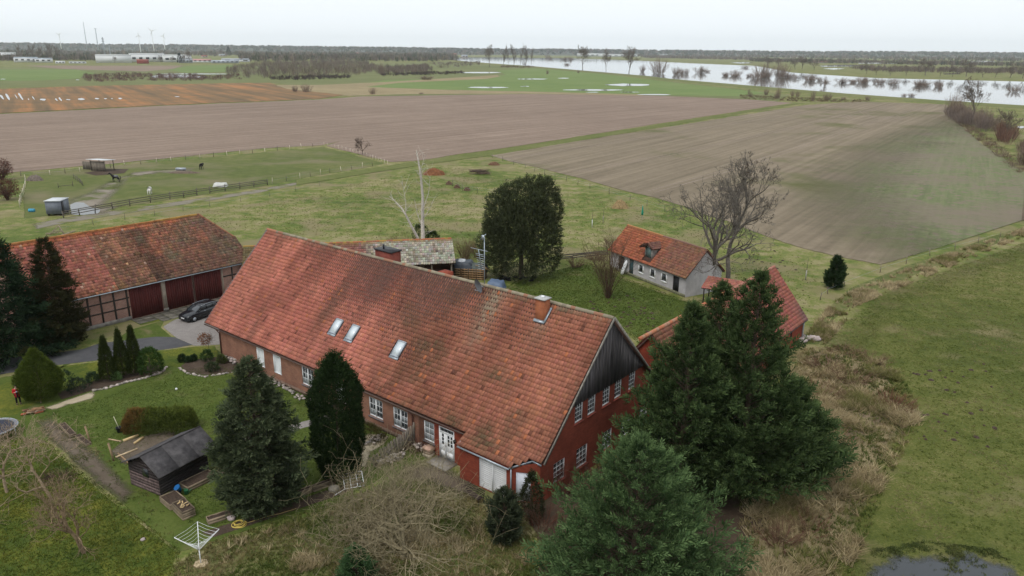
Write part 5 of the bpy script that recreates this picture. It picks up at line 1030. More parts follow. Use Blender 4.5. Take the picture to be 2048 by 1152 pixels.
# ---- bare trees
def bare(name, label, pix, H, R0, seed, col=(1, 1, 1), cat='tree', group=None, trunkname='trunk', **kw):
    r = np.random.default_rng(seed); root = thing(name, label, cat, G(*pix), r.uniform(0, 6), group); segs = grow(r, H, R0, **kw); st = kw.get('steps', 6)
    for nm, sg in (('trunk', segs[:st]), ('crown', segs[st:])):
        v, f, c = bark_mesh(sg, col, r); obj(nm, v, f, M_bark, root, c)
    return root
H1 = height_at(1455, 572, 305)
bare('bare_tree', 'tall bare maple with seed clusters standing behind the cottage', (1455, 570), H1 * .62, .33, 102, (1.45, 1.6, 1.7), spread=.62, levels=5, n0=12, up=.28, first=.30, kids=(6, 5, 4, 3), lr=.62, minr=.016, taper=.6)
rt = bpy.data.objects['bare_tree']; r = np.random.default_rng(5); cr = [c for c in rt.children if c.name.startswith('crown')][0]
vv = np.zeros(len(cr.data.vertices) * 3, np.float32); cr.data.vertices.foreach_get('co', vv); vv = vv.reshape(-1, 3); sel = vv[(vv[:, 2] > 4)][::1]
wx = sel @ np.array([math.cos(rt.rotation_euler[2]), -math.sin(rt.rotation_euler[2]), 0]); sel = sel[wx > 1.2]; sel = sel[r.choice(len(sel), min(430, len(sel)), False)]
V, F, CC = sprays(sel, np.tile((0, 0, -1.), (len(sel), 1)) + r.normal(0, .3, (len(sel), 3)), .26 * r.uniform(.6, 1.3, len(sel)), 3, .2, np.tile((.075, .055, .04), (len(sel), 1)), r); obj('seed_cluster', V, F, M_leaf, rt, CC)
bare('bare_tree', 'wide bare tree leaning over the cottage roof', (1408, 578), height_at(1408, 578, 350) * .6, .36, 105, (1.45, 1.6, 1.7), spread=.80, levels=5, n0=11, up=.2, first=.3, kids=(6, 5, 4, 3), lr=.64, minr=.016, taper=.55, lean=(-.05, 0))
# pale dead tree rising above the ridge
r = np.random.default_rng(111); dt = thing('dead_tree', 'pale barkless dead tree rising behind the farmhouse ridge', 'tree', G(846, 548)); Hd = height_at(846, 548, 300); pm = PXM(846, 548); sg = []
def limb(pts, r0, r1, twig=0):
    n = len(pts) - 1; P3 = [np.array(((x - 846) / pm, dy, height_at(846, 548, y))) for x, y, dy in pts]
    for i in range(n):
        sg.append((*P3[i], *P3[i + 1], r0 + (r1 - r0) * i / n, r0 + (r1 - r0) * (i + 1) / n))
        for k in range(twig): 
            d = nrm(r.normal(0, 1, 3) * np.array([1, 1, .5]) + np.array([0, 0, .5])); e = P3[i] + (P3[i + 1] - P3[i]) * r.random(); l = r.uniform(.4, 1.6); f_ = e + d * l; sg.append((*e, *f_, .022, .012)); g_ = f_ + nrm(d + r.normal(0, .5, 3)) * l * .6; sg.append((*f_, *g_, .012, .007))
limb([(844, 552, 0), (845, 515, 0), (848, 480, 0), (848, 440, 0), (850, 395, 0), (847, 350, 0), (843, 318, 0), (840, 300, 0)], .36, .05, 3); limb([(846, 505, 0), (838, 475, -.2), (826, 450, -.3), (816, 428, -.3), (808, 415, -.2), (795, 402, 0), (784, 392, 0)], .20, .03, 4)
limb([(816, 428, -.3), (818, 405, -.5), (815, 380, -.6), (812, 360, -.6)], .06, .015, 5); limb([(850, 400, 0), (846, 345, .2), (856, 310, .3)], .05, .012, 6); limb([(848, 440, 0), (858, 425, .4), (866, 410, .6)], .06, .012, 3); limb([(848, 455, 0), (838, 430, .3), (833, 400, .4)], .07, .02, 3); limb([(849, 420, 0), (862, 385, -.3), (866, 350, -.3)], .06, .015, 3); limb([(843, 318, 0), (838, 306, 0)], .02, .008, 4); limb([(848, 360, 0), (848, 330, 0)], .03, .01, 12)
v, f, c = bark_mesh(sg, (5.4, 6.2, 6.8), r); obj('trunk', v, f, M_bark, dt, c)
# coppiced shrub on the back lawn
def coppice(name, label, pix, H, W, n, seed, col=(1, 1, 1), rad=.035, cat='shrub', twigs=5, group=None, base=.25, part='stem'):
    r = np.random.default_rng(seed); root = thing(name, label, cat, G(*pix), 0, group); sg = []
    for i in range(n):
        a = r.uniform(0, 6.283); t = r.uniform(0, 1) ** .7; p = np.array([math.cos(a) * base * r.random(), math.sin(a) * base * r.random(), 0]); d = nrm(np.array([math.cos(a) * W / H * t * 1.1, math.sin(a) * W / H * t * 1.1, 1.])); L = H * r.uniform(.6, 1.05); q = p; rr = rad * r.uniform(.6, 1.2); k = 4
        for j in range(k):
            d = nrm(d + r.normal(0, .10, 3) + np.array([math.cos(a), math.sin(a), 0]) * .05); e = q + d * L / k; sg.append((*q, *e, rr * (1 - j / k * .8), rr * (1 - (j + 1) / k * .8)))
            if j:
                for _ in range(twigs):
                    b = q + (e - q) * r.random(); td = nrm(d + r.normal(0, .55, 3)); l = L * r.uniform(.10, .26); f_ = b + td * l; sg.append((*b, *f_, rr * .30, rr * .16)); g_ = f_ + nrm(td + r.normal(0, .4, 3)) * l * .7; sg.append((*f_, *g_, rr * .18, rr * .10))
            q = e
    sg = [s for s in sg if s[5] > -.02]; v, f, c = bark_mesh(sg, col, r); obj(part, v, f, M_bark, root, c); return root
coppice('coppiced_shrub', 'bare many-stemmed shrub on the lawn in front of the cottage', (1216, 596), height_at(1216, 596, 470), 2.0, 46, 121, (1.15, .92, .72), .045)
# gnarled old apple tree spreading over the rough grass
r = np.random.default_rng(131); ap = thing('apple_tree', 'low wide bare apple tree with tangled shoots on the rough grass', 'tree', G(806, 1118)); sg = grow(r, 3.0, .17, spread=1.15, levels=4, n0=12, up=.22, first=.35, kids=(5, 4, 4), lr=.95, minr=.0062, taper=.45, wob=.2)
sg += [s for k in range(4) for s in grow(r, 2.9, .10, spread=1.0, levels=4, n0=8, up=.2, first=.3, kids=(5, 4, 3), lr=1.0, minr=.0062, taper=.45, wob=.2, lean=(r.uniform(-2.4, 2.4), r.uniform(-1.6, 1.6)), base=(0, 0, .6))]
for nm, s_ in (('trunk', sg[:6]), ('crown', sg[6:])): v, f, c = bark_mesh(s_, (2.6, 2.7, 2.05), r); obj(nm, v, f, M_bark, ap, c)
for lab, pix, H, R0, sd, c, kw in [('bare fruit tree on the mossy lawn at bottom left', (168, 1106), 3.3, .12, 141, (2.6, 2.3, 1.8), dict(spread=.70, levels=4, n0=11, up=.28, first=.12, kids=(6, 5, 4), lr=.70, minr=.0075, taper=.5, wob=.14)),
                                   ('pale bare tree above the purple patch near the left edge', (104, 1000), 3.3, .10, 142, (3.4, 3.2, 2.6), dict(spread=.8, levels=4, n0=7, up=.15, first=.15, kids=(5, 4, 4), lr=.8, minr=.009, taper=.5, wob=.16)),
                                   ('pale bare fruit tree leaning at the trampoline', (14, 985), 3.0, .10, 143, (3.4, 3.2, 2.7), dict(spread=.8, levels=4, n0=7, up=.15, first=.2, kids=(5, 4, 4), lr=.75, minr=.009, taper=.5, wob=.16)),
                                   ('pale leafless shrub beside the rounded thuja', (82, 806), 1.7, .05, 144, (2.2, 2.1, 1.8), dict(spread=.7, levels=2, n0=6, up=.2, first=.1, kids=(3, 3), lr=.7, minr=.010, taper=.5)),
                                   ('small bare tree outside the paddock fence corner', (726, 310), 3.2, .12, 145, (.9, .75, .7), dict(spread=.9, levels=4, n0=9, up=.2, first=.2, kids=(6, 5, 4), lr=.65, minr=.014, taper=.5))]:
    bare('bare_tree', lab, pix, H, R0, sd, c, **kw)
# sapling with brown leaves at the house corner
rt = bare('leafy_sapling', 'small sapling with russet leaves at the house corner', (414, 712), 1.9, .035, 151, (1, .8, .6), spread=.7, levels=2, n0=9, up=.2, first=.45, kids=(5, 4), lr=.5, minr=.008); r = np.random.default_rng(4)
n = 420; P = nrm(r.normal(0, 1, (n, 3))) * (r.uniform(.3, 1, n) ** .5)[:, None] * np.array([.62, .62, .6]) + np.array([0, 0, 1.75]); V, F, CC = sprays(P, r.normal(0, 1, (n, 3)), .16 * r.uniform(.7, 1.2, n), 3, .22, np.tile((.19, .085, .045), (n, 1)) * r.uniform(.6, 1.3, (n, 1)), r); obj('leaves', V, F, M_leaf, rt, CC)
# thicket of red-brown canes in front of the gable, and brambles
for i, (x, y, hh, w, n, c, lab) in enumerate([(1085, 985, 2.6, 1.2, 46, (1.5, .75, .62), 'red-brown canes climbing before the leftmost gable window'), (1140, 985, 2.2, 1.5, 46, (1.5, .78, .65), 'red-brown thicket under the middle gable window'), (1200, 955, 1.8, 1.4, 36, (1.4, .75, .62), 'thicket of canes at the gable foot beside the conifers'), (1085, 1050, 1.6, 1.4, 44, (1.5, .85, .7), 'bramble heap right of the juniper'), (1140, 1075, 1.4, 1.5, 44, (1.5, .9, .75), 'bramble heap touching the fresh green conifer'),
                                          (1620, 1060, 1.1, 1.8, 42, (1.6, 1.0, .8), 'dead bracken clump under the right conifer'), (1560, 1090, 1.2, 1.6, 42, (1.5, .95, .8), 'dead bramble heap between green conifer and meadow')]):
    coppice('bramble_thicket', lab, (x, y), hh, w, n, 160 + i, c, .022, 'thicket', 5, 'brambles round the gable and conifers', .9, 'canes')
for i, (x, y, hh, w, n, lab) in enumerate([(1650, 735, 1.1, 2.4, 90, 'brown bramble bank just right of the brick wing'), (1700, 760, 1.2, 2.6, 90, 'dark bramble clump in the middle of the rough bank'), (1690, 705, .9, 2.0, 70, 'bramble clump at the pale stone behind the wing'), (1640, 790, 1.2, 1.8, 70, 'brown brambles hugging the conifers'), (1788, 812, 1.1, 1.5, 120, 'isolated reddish clump at the outer edge of the rough bank'), (1745, 720, .8, 1.6, 60, 'grey-brown bramble clump at the top of the rough bank'), (1660, 880, 1.1, 1.6, 60, 'brown bramble patch below the right conifer edge')]):
    coppice('bramble_thicket', lab, (x, y), hh, w, n, 180 + i, [(1.9, 1.35, 1.15), (1.5, .95, .85), (2.1, 1.5, 1.25), (1.8, 1.2, 1.0), (1.7, .95, .75), (2.0, 1.5, 1.25), (2.2, 1.5, 1.2)][i], .020, 'thicket', 4, 'brambles on the rough bank', 1.6, 'canes')
for i, (x, y, hh, w, n, lab) in enumerate([(800, 505, 2.6, 1.6, 40, 'bare shrub above the shed ridge left of the dead tree'), (770, 505, 2.2, 1.5, 36, 'brushy shrub behind the dark chimney'), (930, 520, 3.0, 1.8, 50, 'bare brush right of the white lichen roof'), (955, 515, 3.0, 1.6, 44, 'bare brush behind the television mast'), (1150, 535, 1.6, 2.0, 40, 'brown brush at the right foot of the dark evergreen'), (1190, 520, 1.4, 2.0, 34, 'low brown brush between evergreen and cottage'), (1225, 500, 2.0, 1.2, 30, 'bare brush at the left gable of the cottage')]):
    coppice('brush', lab, (x, y), hh, w, n, 200 + i, (1.7, 1.35, 1.05), .03, 'shrub', 5, 'bare brush behind the farmhouse', .6, 'stems')
for x, y, s_, lab in ((842, 492, 1.6, 'dark ivy clump clinging beside the dead tree'), (866, 497, 1.2, 'dark ivy clump on the shed ridge right of the dead tree')):
    shell('ivy', lab, G(x, y), s_ * 1.9, s_ * .7, lambda t: math.sqrt(max(.05, 1 - (t * 2 - 1) ** 2)), (.022, .036, .014), (.04, .06, .02), n=500, ls=.35, m=4, wd=.15, seed=int(x), trunk=0, group='ivy by the dead tree')
for i, (x, y, hh, w, lab) in enumerate([(15, 400, 4.2, 2.6, 'red-brown leafy bush cut by the left edge above the spruce'), (5, 360, 4.6, 2.4, 'upper red-brown bush at the left edge beside the paddock')]):
    rt = coppice('bush', lab, (x, y), hh, w, 40, 220 + i, (1.0, .7, .6), .05); r = np.random.default_rng(i); n = 900; P = nrm(r.normal(0, 1, (n, 3))) * (r.uniform(.2, 1, n) ** .4)[:, None] * np.array([w, w, hh * .45]) + np.array([0, 0, hh * .55]); V, F, CC = sprays(P, r.normal(0, 1, (n, 3)), .35 * r.uniform(.7, 1.2, n), 3, .2, np.tile((.11, .045, .036), (n, 1)) * r.uniform(.6, 1.3, (n, 1)), r); obj('leaves', V, F, M_leaf, rt, CC)
shell('shrub', 'olive-brown low hedge under the windows left of the slat fence', G(738, 872), .75, 1.5, lambda t: math.sqrt(max(.03, 1 - (t * 1.2 - .3) ** 2)), (.06, .055, .022), (.12, .10, .04), n=900, ls=.2, m=4, wd=.13, seed=88, trunk=0, ry=.5, rz=HY, lump=.3)
coppice('vine_stems', 'tangle of reddish stems between slat fence and front window', (832, 905), 1.1, .8, 40, 236, (1.3, .8, .7), .016, 'shrub', 5, None, .5, 'stems')
# purple dead mound on the mossy lawn
coppice('heather_mound', 'low purple-brown twiggy mound on the mossy lawn', (112, 958), .45, 1.3, 160, 231, (1.1, .75, .85), .012, 'shrub', 5, None, 1.1, 'stems')

# ---- grass as blades: nobody could count it
def scatter(pix, n, r, clump=0.0, cs=.3):
    poly = wpoly(pix); lo, hi = poly.min(0), poly.max(0); out = np.zeros((0, 2))
    while len(out) < n:
        P = r.uniform(lo, hi, (n * 2, 2))
        if clump: P = P[r.random(len(P)) < np.clip((fbm(P[:, 0] * cs, P[:, 1] * cs, 12) - clump) * 6, 0.02, 1)]
        out = np.concatenate([out, P[in_poly(P, poly)]])
    return out[:n]
def grass(name, P, h, w, nb, cols, r, lean=.5, label=None, keep=None):
    if keep is not None: P = P[keep(P)]
    n = len(P); P = np.repeat(P, nb, 0); k = len(P); a = r.uniform(0, 6.283, k); hh = h * r.uniform(.5, 1.2, k); o = np.stack([P[:, 0] + r.normal(0, .05, k) * (1 + h), P[:, 1] + r.normal(0, .05, k) * (1 + h), np.zeros(k)], 1)
    la = np.repeat(r.uniform(0, 6.283, n), nb) + r.normal(0, .9, k); lv = np.stack([np.cos(la), np.sin(la), np.zeros(k)], 1) * (hh * lean * r.uniform(.2, 1.4, k))[:, None]; s = np.stack([np.cos(a), np.sin(a), np.zeros(k)], 1) * w
    V = np.stack([o - s, o + s, o + lv + np.array([0, 0, 1.]) * hh[:, None]], 1).reshape(-1, 3); V[:, 2] += .01; cols = np.asarray(cols); cf = np.clip((fbm(P[::nb, 0] * .35, P[::nb, 1] * .35, 7) - .28) * 2.3 + r.normal(0, .16, n), 0, .999); cc = np.repeat(cols[(cf * len(cols)).astype(int)] * r.uniform(.75, 1.25, (n, 1)), nb, 0) * r.uniform(.85, 1.15, (k, 1))
    return stuff(obj(name, V, np.arange(k * 3).reshape(k, 3), M_grassblade, None, cc))
def clear_of_things(P):
    """no grass inside buildings or on paths"""
    d = P - HO[:2]; u = d @ HU[:2]; v = d @ HV[:2]; k = ~((u > 2) & (u < 39.9) & (v > -.3) & (v < 15)); k &= ~((u > 33.3) & (u < 38.5) & (v > -.9) & (v < 1)); k &= ~((u > 34.9) & (u < 42.4) & (v > 14) & (v < 40))
    for pp in PATHS: k &= ~in_poly(P, pp)
    return k
PATHS = [wpoly(p) for p in ([(408, 886), (455, 878), (540, 860), (625, 838), (660, 828), (664, 840), (625, 852), (545, 874), (455, 893), (410, 899)], [(84, 816), (130, 800), (190, 780), (197, 786), (188, 798), (140, 811), (108, 822), (98, 832)], [(-300, 772), (-300, 740), (0, 716), (90, 708), (165, 698), (200, 686), (312, 673), (350, 674), (388, 690), (350, 697), (290, 705), (200, 721), (107, 732), (0, 750)],
                             [(110, 786), (180, 764), (205, 752), (310, 728), (332, 732), (326, 744), (215, 775), (190, 781), (120, 802)], [(262, 900), (365, 865), (420, 915), (418, 940), (322, 992), (270, 940)])]
r = np.random.default_rng(301)
GL = [(.074, .104, .024), (.086, .114, .028), (.115, .132, .038)]; GM = [(.075, .095, .026), (.10, .115, .038), (.058, .082, .022), (.16, .145, .07)]; GS = [(.17, .165, .06), (.28, .22, .125), (.36, .29, .165), (.44, .36, .22)]; GR = [(.072, .098, .024), (.10, .12, .034), (.16, .15, .055), (.25, .205, .10), (.33, .27, .15)]
grass('lawn_grass', scatter([(100, 826), (205, 797), (330, 745), (440, 730), (560, 778), (760, 858), (800, 880), (700, 970), (560, 1020), (400, 1062), (330, 1010), (180, 880)], 16000, r), .06, .025, 3, GL, r, keep=clear_of_things)
grass('lawn_grass', scatter([(-60, 890), (20, 872), (95, 882), (180, 958), (262, 1024), (362, 1100), (350, 1190), (-60, 1190)], 12000, r), .08, .025, 3, [(.085, .108, .022), (.13, .135, .026), (.065, .098, .02)], r)
grass('lawn_grass', scatter([(1035, 560), (1180, 525), (1260, 560), (1370, 600), (1420, 600), (1330, 655), (1280, 690), (1235, 650), (1000, 585)], 9000, r), .09, .03, 4, GL, r, keep=clear_of_things)
grass('meadow_grass', scatter([(100, 470), (540, 400), (900, 330), (1330, 420), (1640, 530), (1600, 690), (1440, 570), (900, 500), (500, 460)], 9000, r), .10, .05, 4, [(.11, .135, .038), (.15, .16, .05), (.21, .185, .09)], r)
grass('rough_grass', scatter([(420, 1085), (560, 1042), (700, 992), (850, 960), (1000, 1010), (1085, 1080), (1120, 1200), (330, 1200), (350, 1130)], 11000, r), .16, .022, 5, [(.07, .098, .022), (.09, .112, .028), (.12, .128, .038), (.18, .16, .065), (.27, .22, .11)], r, .8)
grass('dry_tussocks', scatter([(420, 1100), (600, 1040), (760, 1000), (960, 1040), (1060, 1090), (1080, 1190), (400, 1190)], 1100, r, .55, .5), .36, .022, 10, GS, r, 1.1)
grass('dry_tussocks', scatter([(1600, 700), (1690, 690), (1790, 745), (1840, 835), (1770, 955), (1740, 1060), (1690, 1150), (1480, 1190), (1500, 1000), (1620, 850)], 2600, r, .50, .35), .55, .032, 12, GS, r, 1.4)
grass('rough_grass', scatter([(1590, 700), (1690, 690), (1800, 745), (1850, 835), (1780, 955), (1740, 1060), (1690, 1190), (1480, 1190), (1480, 1000)], 5000, r), .28, .024, 6, GR, r, .8)
grass('dry_tussocks', scatter([(1600, 690), (1660, 610), (1720, 575), (1850, 525), (2070, 450), (2070, 465), (1850, 555), (1720, 610), (1650, 690)], 2600, r, .4, .4), .4, .04, 9, GS, r, 1.0)
grass('meadow_grass', scatter([(1640, 690), (1760, 590), (2090, 470), (2090, 1190), (1720, 1190), (1800, 960), (1860, 830), (1800, 740)], 15000, r), .07, .026, 4, [(.082, .104, .024), (.10, .118, .030), (.125, .132, .038), (.19, .165, .08)], r, 2.2, keep=lambda P: ~in_poly(P, wpoly([(1640, 1200), (1690, 1115), (1755, 1080), (1850, 1086), (1920, 1076), (1990, 1098), (2080, 1115), (2120, 1200)])))
grass('puddle_grass', scatter([(1690, 1170), (1720, 1105), (1850, 1082), (1990, 1100), (2070, 1150)], 900, r, .5, .5), .12, .02, 5, [(.07, .09, .03), (.10, .11, .04)], r, 1.2)
grass('path_grass', scatter([(60, 838), (100, 828), (205, 905), (345, 1035), (412, 1090), (360, 1098), (180, 955), (100, 880)], 420, r, .5, .8), .10, .02, 5, GR, r, .8)
# ------------------------------------------------------------------ fences
def fence(name, label, pix, spacing, h, r_, rails=(), cols=((1, 1, 1),), wire=(), seed=1, railw=.10, group=None, world=None, jitter=.06):
    r = np.random.default_rng(seed); P = [G(x, y) for x, y in pix] if world is None else [np.array(p) for p in world]; root = thing(name, label, 'fence', P[0], 0, group); o = P[0]; pts = []
    for a, b in zip(P[:-1], P[1:]):
        L = np.linalg.norm(b - a); n = max(1, int(round(L / spacing)))
        for k in range(n): pts.append(a + (b - a) * k / n)
    pts.append(P[-1]); pts = [p - o for p in pts]
    for i, p in enumerate(pts):
        hh = h * r.uniform(.85, 1.15); c = cols[i % len(cols)]; l = r.normal(0, jitter, 2); k = r.uniform(.8, 1.2)
        MB().tube([(p[0], p[1], -.1), (p[0] + l[0] * hh, p[1] + l[1] * hh, hh)], [r_, r_ * .9], 6, tuple(q * k for q in c)).build('post', M_post, root)
    for z in rails:
        for a, b in zip(pts[:-1], pts[1:]):
            if r.random() < .06: continue
            k = r.uniform(.8, 1.3); dz = r.normal(0, .03, 2); MB().bar((a[0], a[1] - r_, z + dz[0]), (b[0], b[1] - r_, z + dz[1]), .04, railw, c=(k, k, k)).build('rail', M_post, root)
    for z in wire:
        m = MB()
        for a, b in zip(pts[:-1], pts[1:]): m.bar((a[0], a[1], z), (b[0], b[1], z), .012)
        m.build('wire', M_zinc, root)
    return root
WHT, BRN = (5.2, 5.2, 5.0), (1, 1, 1)
fence('paddock_fence', 'post fence with white and brown stakes along the far side of the paddock', [(42, 352), (100, 350), (160, 344), (250, 332), (400, 317), (530, 304), (648, 291)], 4.2, 1.15, .065, (), (BRN, WHT, BRN, WHT, WHT), (.6, 1.0), 1)
fence('paddock_fence', 'close white stakes on the far right side of the paddock', [(655, 292), (700, 303), (740, 316), (775, 329)], 2.4, 1.0, .05, (), (WHT,), (.8,), 2)
fence('paddock_fence', 'wooden rail fence along the farm track beside the puddle', [(128, 436), (190, 425), (260, 412), (340, 399), (420, 387), (480, 378), (535, 370)], 3.2, 1.35, .09, (.45, .8, 1.15), (BRN,), (), 3, .14)
fence('paddock_fence', 'thin stake fence along the track toward the field corner', [(545, 367), (600, 357), (660, 346), (745, 332)], 3.6, 1.1, .05, (), (WHT, BRN), (.7,), 4)
fence('paddock_fence', 'white stakes at the left end of the paddock', [(52, 362), (50, 380), (44, 400), (40, 415)], 3.0, 1.3, .05, (), (WHT,), (.6, 1.0), 5)
fence('wooden_gate', 'low wooden hurdle in the left paddock corner', [(117, 376), (146, 373)], 2.4, 1.0, .06, (.35, .8), (BRN,), (), 6)
fence('wooden_gate', 'broken wooden rails beside the horse shelter', [(148, 358), (160, 366), (166, 372)], 2.0, 1.1, .06, (.5, .95), (BRN,), (), 7)
fence('field_fence', 'wire fence with dark posts along the near edge of the right field', [(985, 316), (1050, 337), (1110, 356), (1180, 377), (1260, 401), (1330, 424)], 6.0, 1.2, .05, (), (BRN,), (.6, 1.0), 8)
fence('orchard_fence', 'short row of dark posts behind the evergreen', [(905, 372), (925, 382), (955, 386), (990, 392), (1020, 395)], 5.0, 1.3, .05, (), (BRN,), (.7, 1.1), 9)
fence('yard_fence', 'grey board fence low behind the evergreen at the lawn edge', [(1120, 522), (1170, 516), (1215, 512)], 2.5, .8, .05, (.3, .55, .78), ((1.4, 1.3, 1.2),), (), 10, .16)
fence('meadow_fence', 'leaning posts at the corner of the right meadow', [(1640, 600), (1655, 588), (1690, 572), (1760, 545), (1860, 512), (2000, 474)], 7.0, 1.0, .05, (), ((1.6, 1.5, 1.4),), (.6,), 11, jitter=.12)
fence('track_fence', 'thin stakes on the near side of the farm track', [(120, 462), (250, 440), (420, 414), (540, 394), (640, 372)], 6.0, 1.0, .035, (), (BRN,), (.5,), 12)
# grey slat fence by the front door, sagging
r = np.random.default_rng(21); A, B = G(826, 893), G(752, 935); sf = thing('slat_fence', 'sagging grey slat fence beside the last front window', 'fence', A, 0)
for k in range(40):
    t = k / 39; p = (B - A) * t; hh = 1.75 - .9 * t + r.normal(0, .05); ln = np.array([-.25, -.15]) * (t ** 1.6) * 1.6 + r.normal(0, .04, 2); c = r.uniform(.8, 1.3)
    MB().bar((p[0], p[1], 0), (p[0] + ln[0], p[1] + ln[1], hh), .085, .025, up=(.4, 1, 0), c=(c, c, c)).build('slat', M_wood, sf)
for z in (.4, 1.0): MB().bar((0, .05, z), ((B - A)[0] * .9, (B - A)[1] * .9 + .05, z * .6), .04, .07).build('rail', M_wood, sf)
MB().tube([(.1, .1, 0), (.1, .1, 1.9)], .06, 6).build('post', M_wood, sf)
# ------------------------------------------------------------------ car
ca, cb = G(392, 643), G(418, 634.2); cyaw = math.atan2(cb[1] - ca[1], cb[0] - ca[0]); cc_ = ca + np.array([math.cos(cyaw), math.sin(cyaw), 0]) * 1.0 + np.array([-math.sin(cyaw), math.cos(cyaw), 0]) * .85
car = thing('parked_car', 'black estate car parked before the barn doors', 'car', cc_, cyaw)   # local x runs from nose (-) to tail (+)
M_car = MAT('black_car_paint', (.010, .011, .014), .16, .1, 2, spec=.6); M_cglass = MAT('car_glass', (.030, .036, .042), .04, .1, 1, spec=.9); M_lamp = MAT('lamp_glass', (.65, .68, .72), .1, .05, 2, spec=.7)
st = [(-1.9, .30, .62, .70, .66), (-1.78, .22, .74, .80, .78), (-1.3, .20, .86, .88, .86), (-.72, .20, .96, .90, .87), (0, .20, 1.0, .90, .87), (1.0, .20, 1.02, .90, .87), (1.9, .20, 1.04, .88, .84), (2.38, .25, 1.02, .84, .78), (2.5, .36, .80, .78, .72)]
rings = [[(x, -w * .94, zb), (x, -w, zb + .12), (x, -w * 1.0, (zb + zt) / 2 + .08), (x, -wt, zt - .05), (x, -wt * .86, zt), (x, 0, zt + .03), (x, wt * .86, zt), (x, wt, zt - .05), (x, w, (zb + zt) / 2 + .08), (x, w, zb + .12), (x, w * .94, zb)] for x, zb, zt, w, wt in st]
body = MB().loft(rings).build('body', M_car, car, True)
gs = [(-.78, .96, .97, .76, .76), (-.45, .97, 1.14, .78, .72), (.0, 1.0, 1.40, .80, .64), (.6, 1.0, 1.46, .80, .63), (1.5, 1.02, 1.44, .80, .62), (2.05, 1.03, 1.34, .78, .60), (2.36, 1.0, 1.04, .74, .70)]
rg = [[(x, -w, zb), (x, -wt, zt - .02), (x, -wt * .8, zt), (x, wt * .8, zt), (x, wt, zt - .02), (x, w, zb)] for x, zb, zt, w, wt in gs]; MB().loft(rg).build('windows', M_cglass, car, False)
rfp = [(-.02, 1.405, .655), (.6, 1.468, .645), (1.5, 1.448, .635), (2.07, 1.345, .615)]; MB().loft([[(x, -w, z - .03), (x, -w * .8, z + .012), (x, w * .8, z + .012), (x, w, z - .03)] for x, z, w in rfp]).build('roof_panel', M_car, car, True)
for sgn in (-1, 1):
    for (x0, z0, w0, x1, z1, w1) in ((-.78, .97, .785, -.02, 1.40, .66), (.55, 1.0, .815, .58, 1.46, .65), (1.35, 1.02, .815, 1.42, 1.45, .645), (2.2, 1.04, .78, 2.02, 1.35, .62)): MB().bar((x0, sgn * w0, z0), (x1, sgn * w1, z1), .07, .05).build('pillar', M_car, car)
    MB().tube([(-.1, sgn * .68, 1.42), (.6, sgn * .67, 1.50), (1.5, sgn * .66, 1.48), (1.95, sgn * .65, 1.40)], .02, 6).build('roof_rail', M_grey, car)
    MB().loft([[(-.55, sgn * .88, .96), (-.40, sgn * .88, .96), (-.40, sgn * .88, 1.08), (-.55, sgn * .88, 1.08)], [(-.53, sgn * 1.04, .98), (-.42, sgn * 1.04, .98), (-.42, sgn * 1.04, 1.09), (-.53, sgn * 1.04, 1.09)]]).build('mirror', M_car, car)
    MB().loft([[(-1.86, sgn * .40, .56), (-1.82, sgn * .42, .70), (-1.86, sgn * .40, .56)], [(-1.55, sgn * .80, .60), (-1.38, sgn * .84, .78), (-1.50, sgn * .86, .62)]]).build('headlight', M_lamp, car)
    for x in (-1.15, 1.55):
        w = MB().tube([(x, sgn * .74, .32), (x, sgn * .91, .32)], .32, 16).build('wheel', M_black, car); MB().tube([(x, sgn * .88, .32), (x, sgn * .925, .32)], .2, 10).build('rim', M_grey, w)
    MB().box(.1, .35, sgn * .905 - .012, sgn * .905 + .012, .86, .90).build('door_handle', M_grey, car)
MB().box(-1.945, -1.915, -.26, .26, .42, .53).build('number_plate', M_white, car); MB().box(-1.93, -1.88, -.5, .5, .56, .66).build('grille', M_dark, car); MB().box(-1.90, -1.80, -.7, .7, .26, .38).build('air_intake', M_dark, car)
# ------------------------------------------------------------------ people and animals (skin over a jointed skeleton)
def skin(name, verts, edges, rad, mat, parent, root=0, sub=2):
    me = bpy.data.meshes.new(name); me.from_pydata([tuple(v) for v in verts], edges, []); me.materials.append(mat); o = link(bpy.data.objects.new(name, me), parent)
    s = o.modifiers.new('skin', 'SKIN'); s.use_smooth_shade = True
    for i, q in enumerate(rad): me.skin_vertices[0].data[i].radius = (q, q) if np.isscalar(q) else q
    for i in range(len(rad)): me.skin_vertices[0].data[i].use_root = (i == root)
    d = o.modifiers.new('subd', 'SUBSURF'); d.levels = sub; d.render_levels = sub; return o
pg = G(38, 809); pf = math.atan2(-pg[1], -pg[0]) + math.pi / 2
per = thing('person', 'person in a red coat and black trousers holding something at the chest', 'person', pg, pf)   # faces -y
M_skin = MAT('skin', (.45, .27, .20), .6, .05, 5); M_red = MAT('red_coat', (.40, .016, .022), .8, .15, 6); M_trous = MAT('black_cloth', (.012, .012, .014), .9, .2, 6); M_hair = MAT('dark_hair', (.03, .02, .015), .7, .3, 20)
V = [(0, 0, .92), (0, 0, 1.15), (0, 0, 1.36), (0, -.01, 1.46), (0, -.02, 1.53), (0, -.03, 1.63), (-.18, 0, 1.37), (-.25, -.02, 1.10), (-.12, -.24, 1.16), (.18, 0, 1.37), (.25, -.02, 1.10), (.12, -.24, 1.18), (-.09, 0, .86), (-.11, -.02, .48), (-.12, .02, .08), (-.13, -.14, .04), (.09, 0, .86), (.12, -.03, .48), (.13, .02, .08), (.15, -.14, .04), (-.04, -.29, 1.20), (.03, -.29, 1.21)]
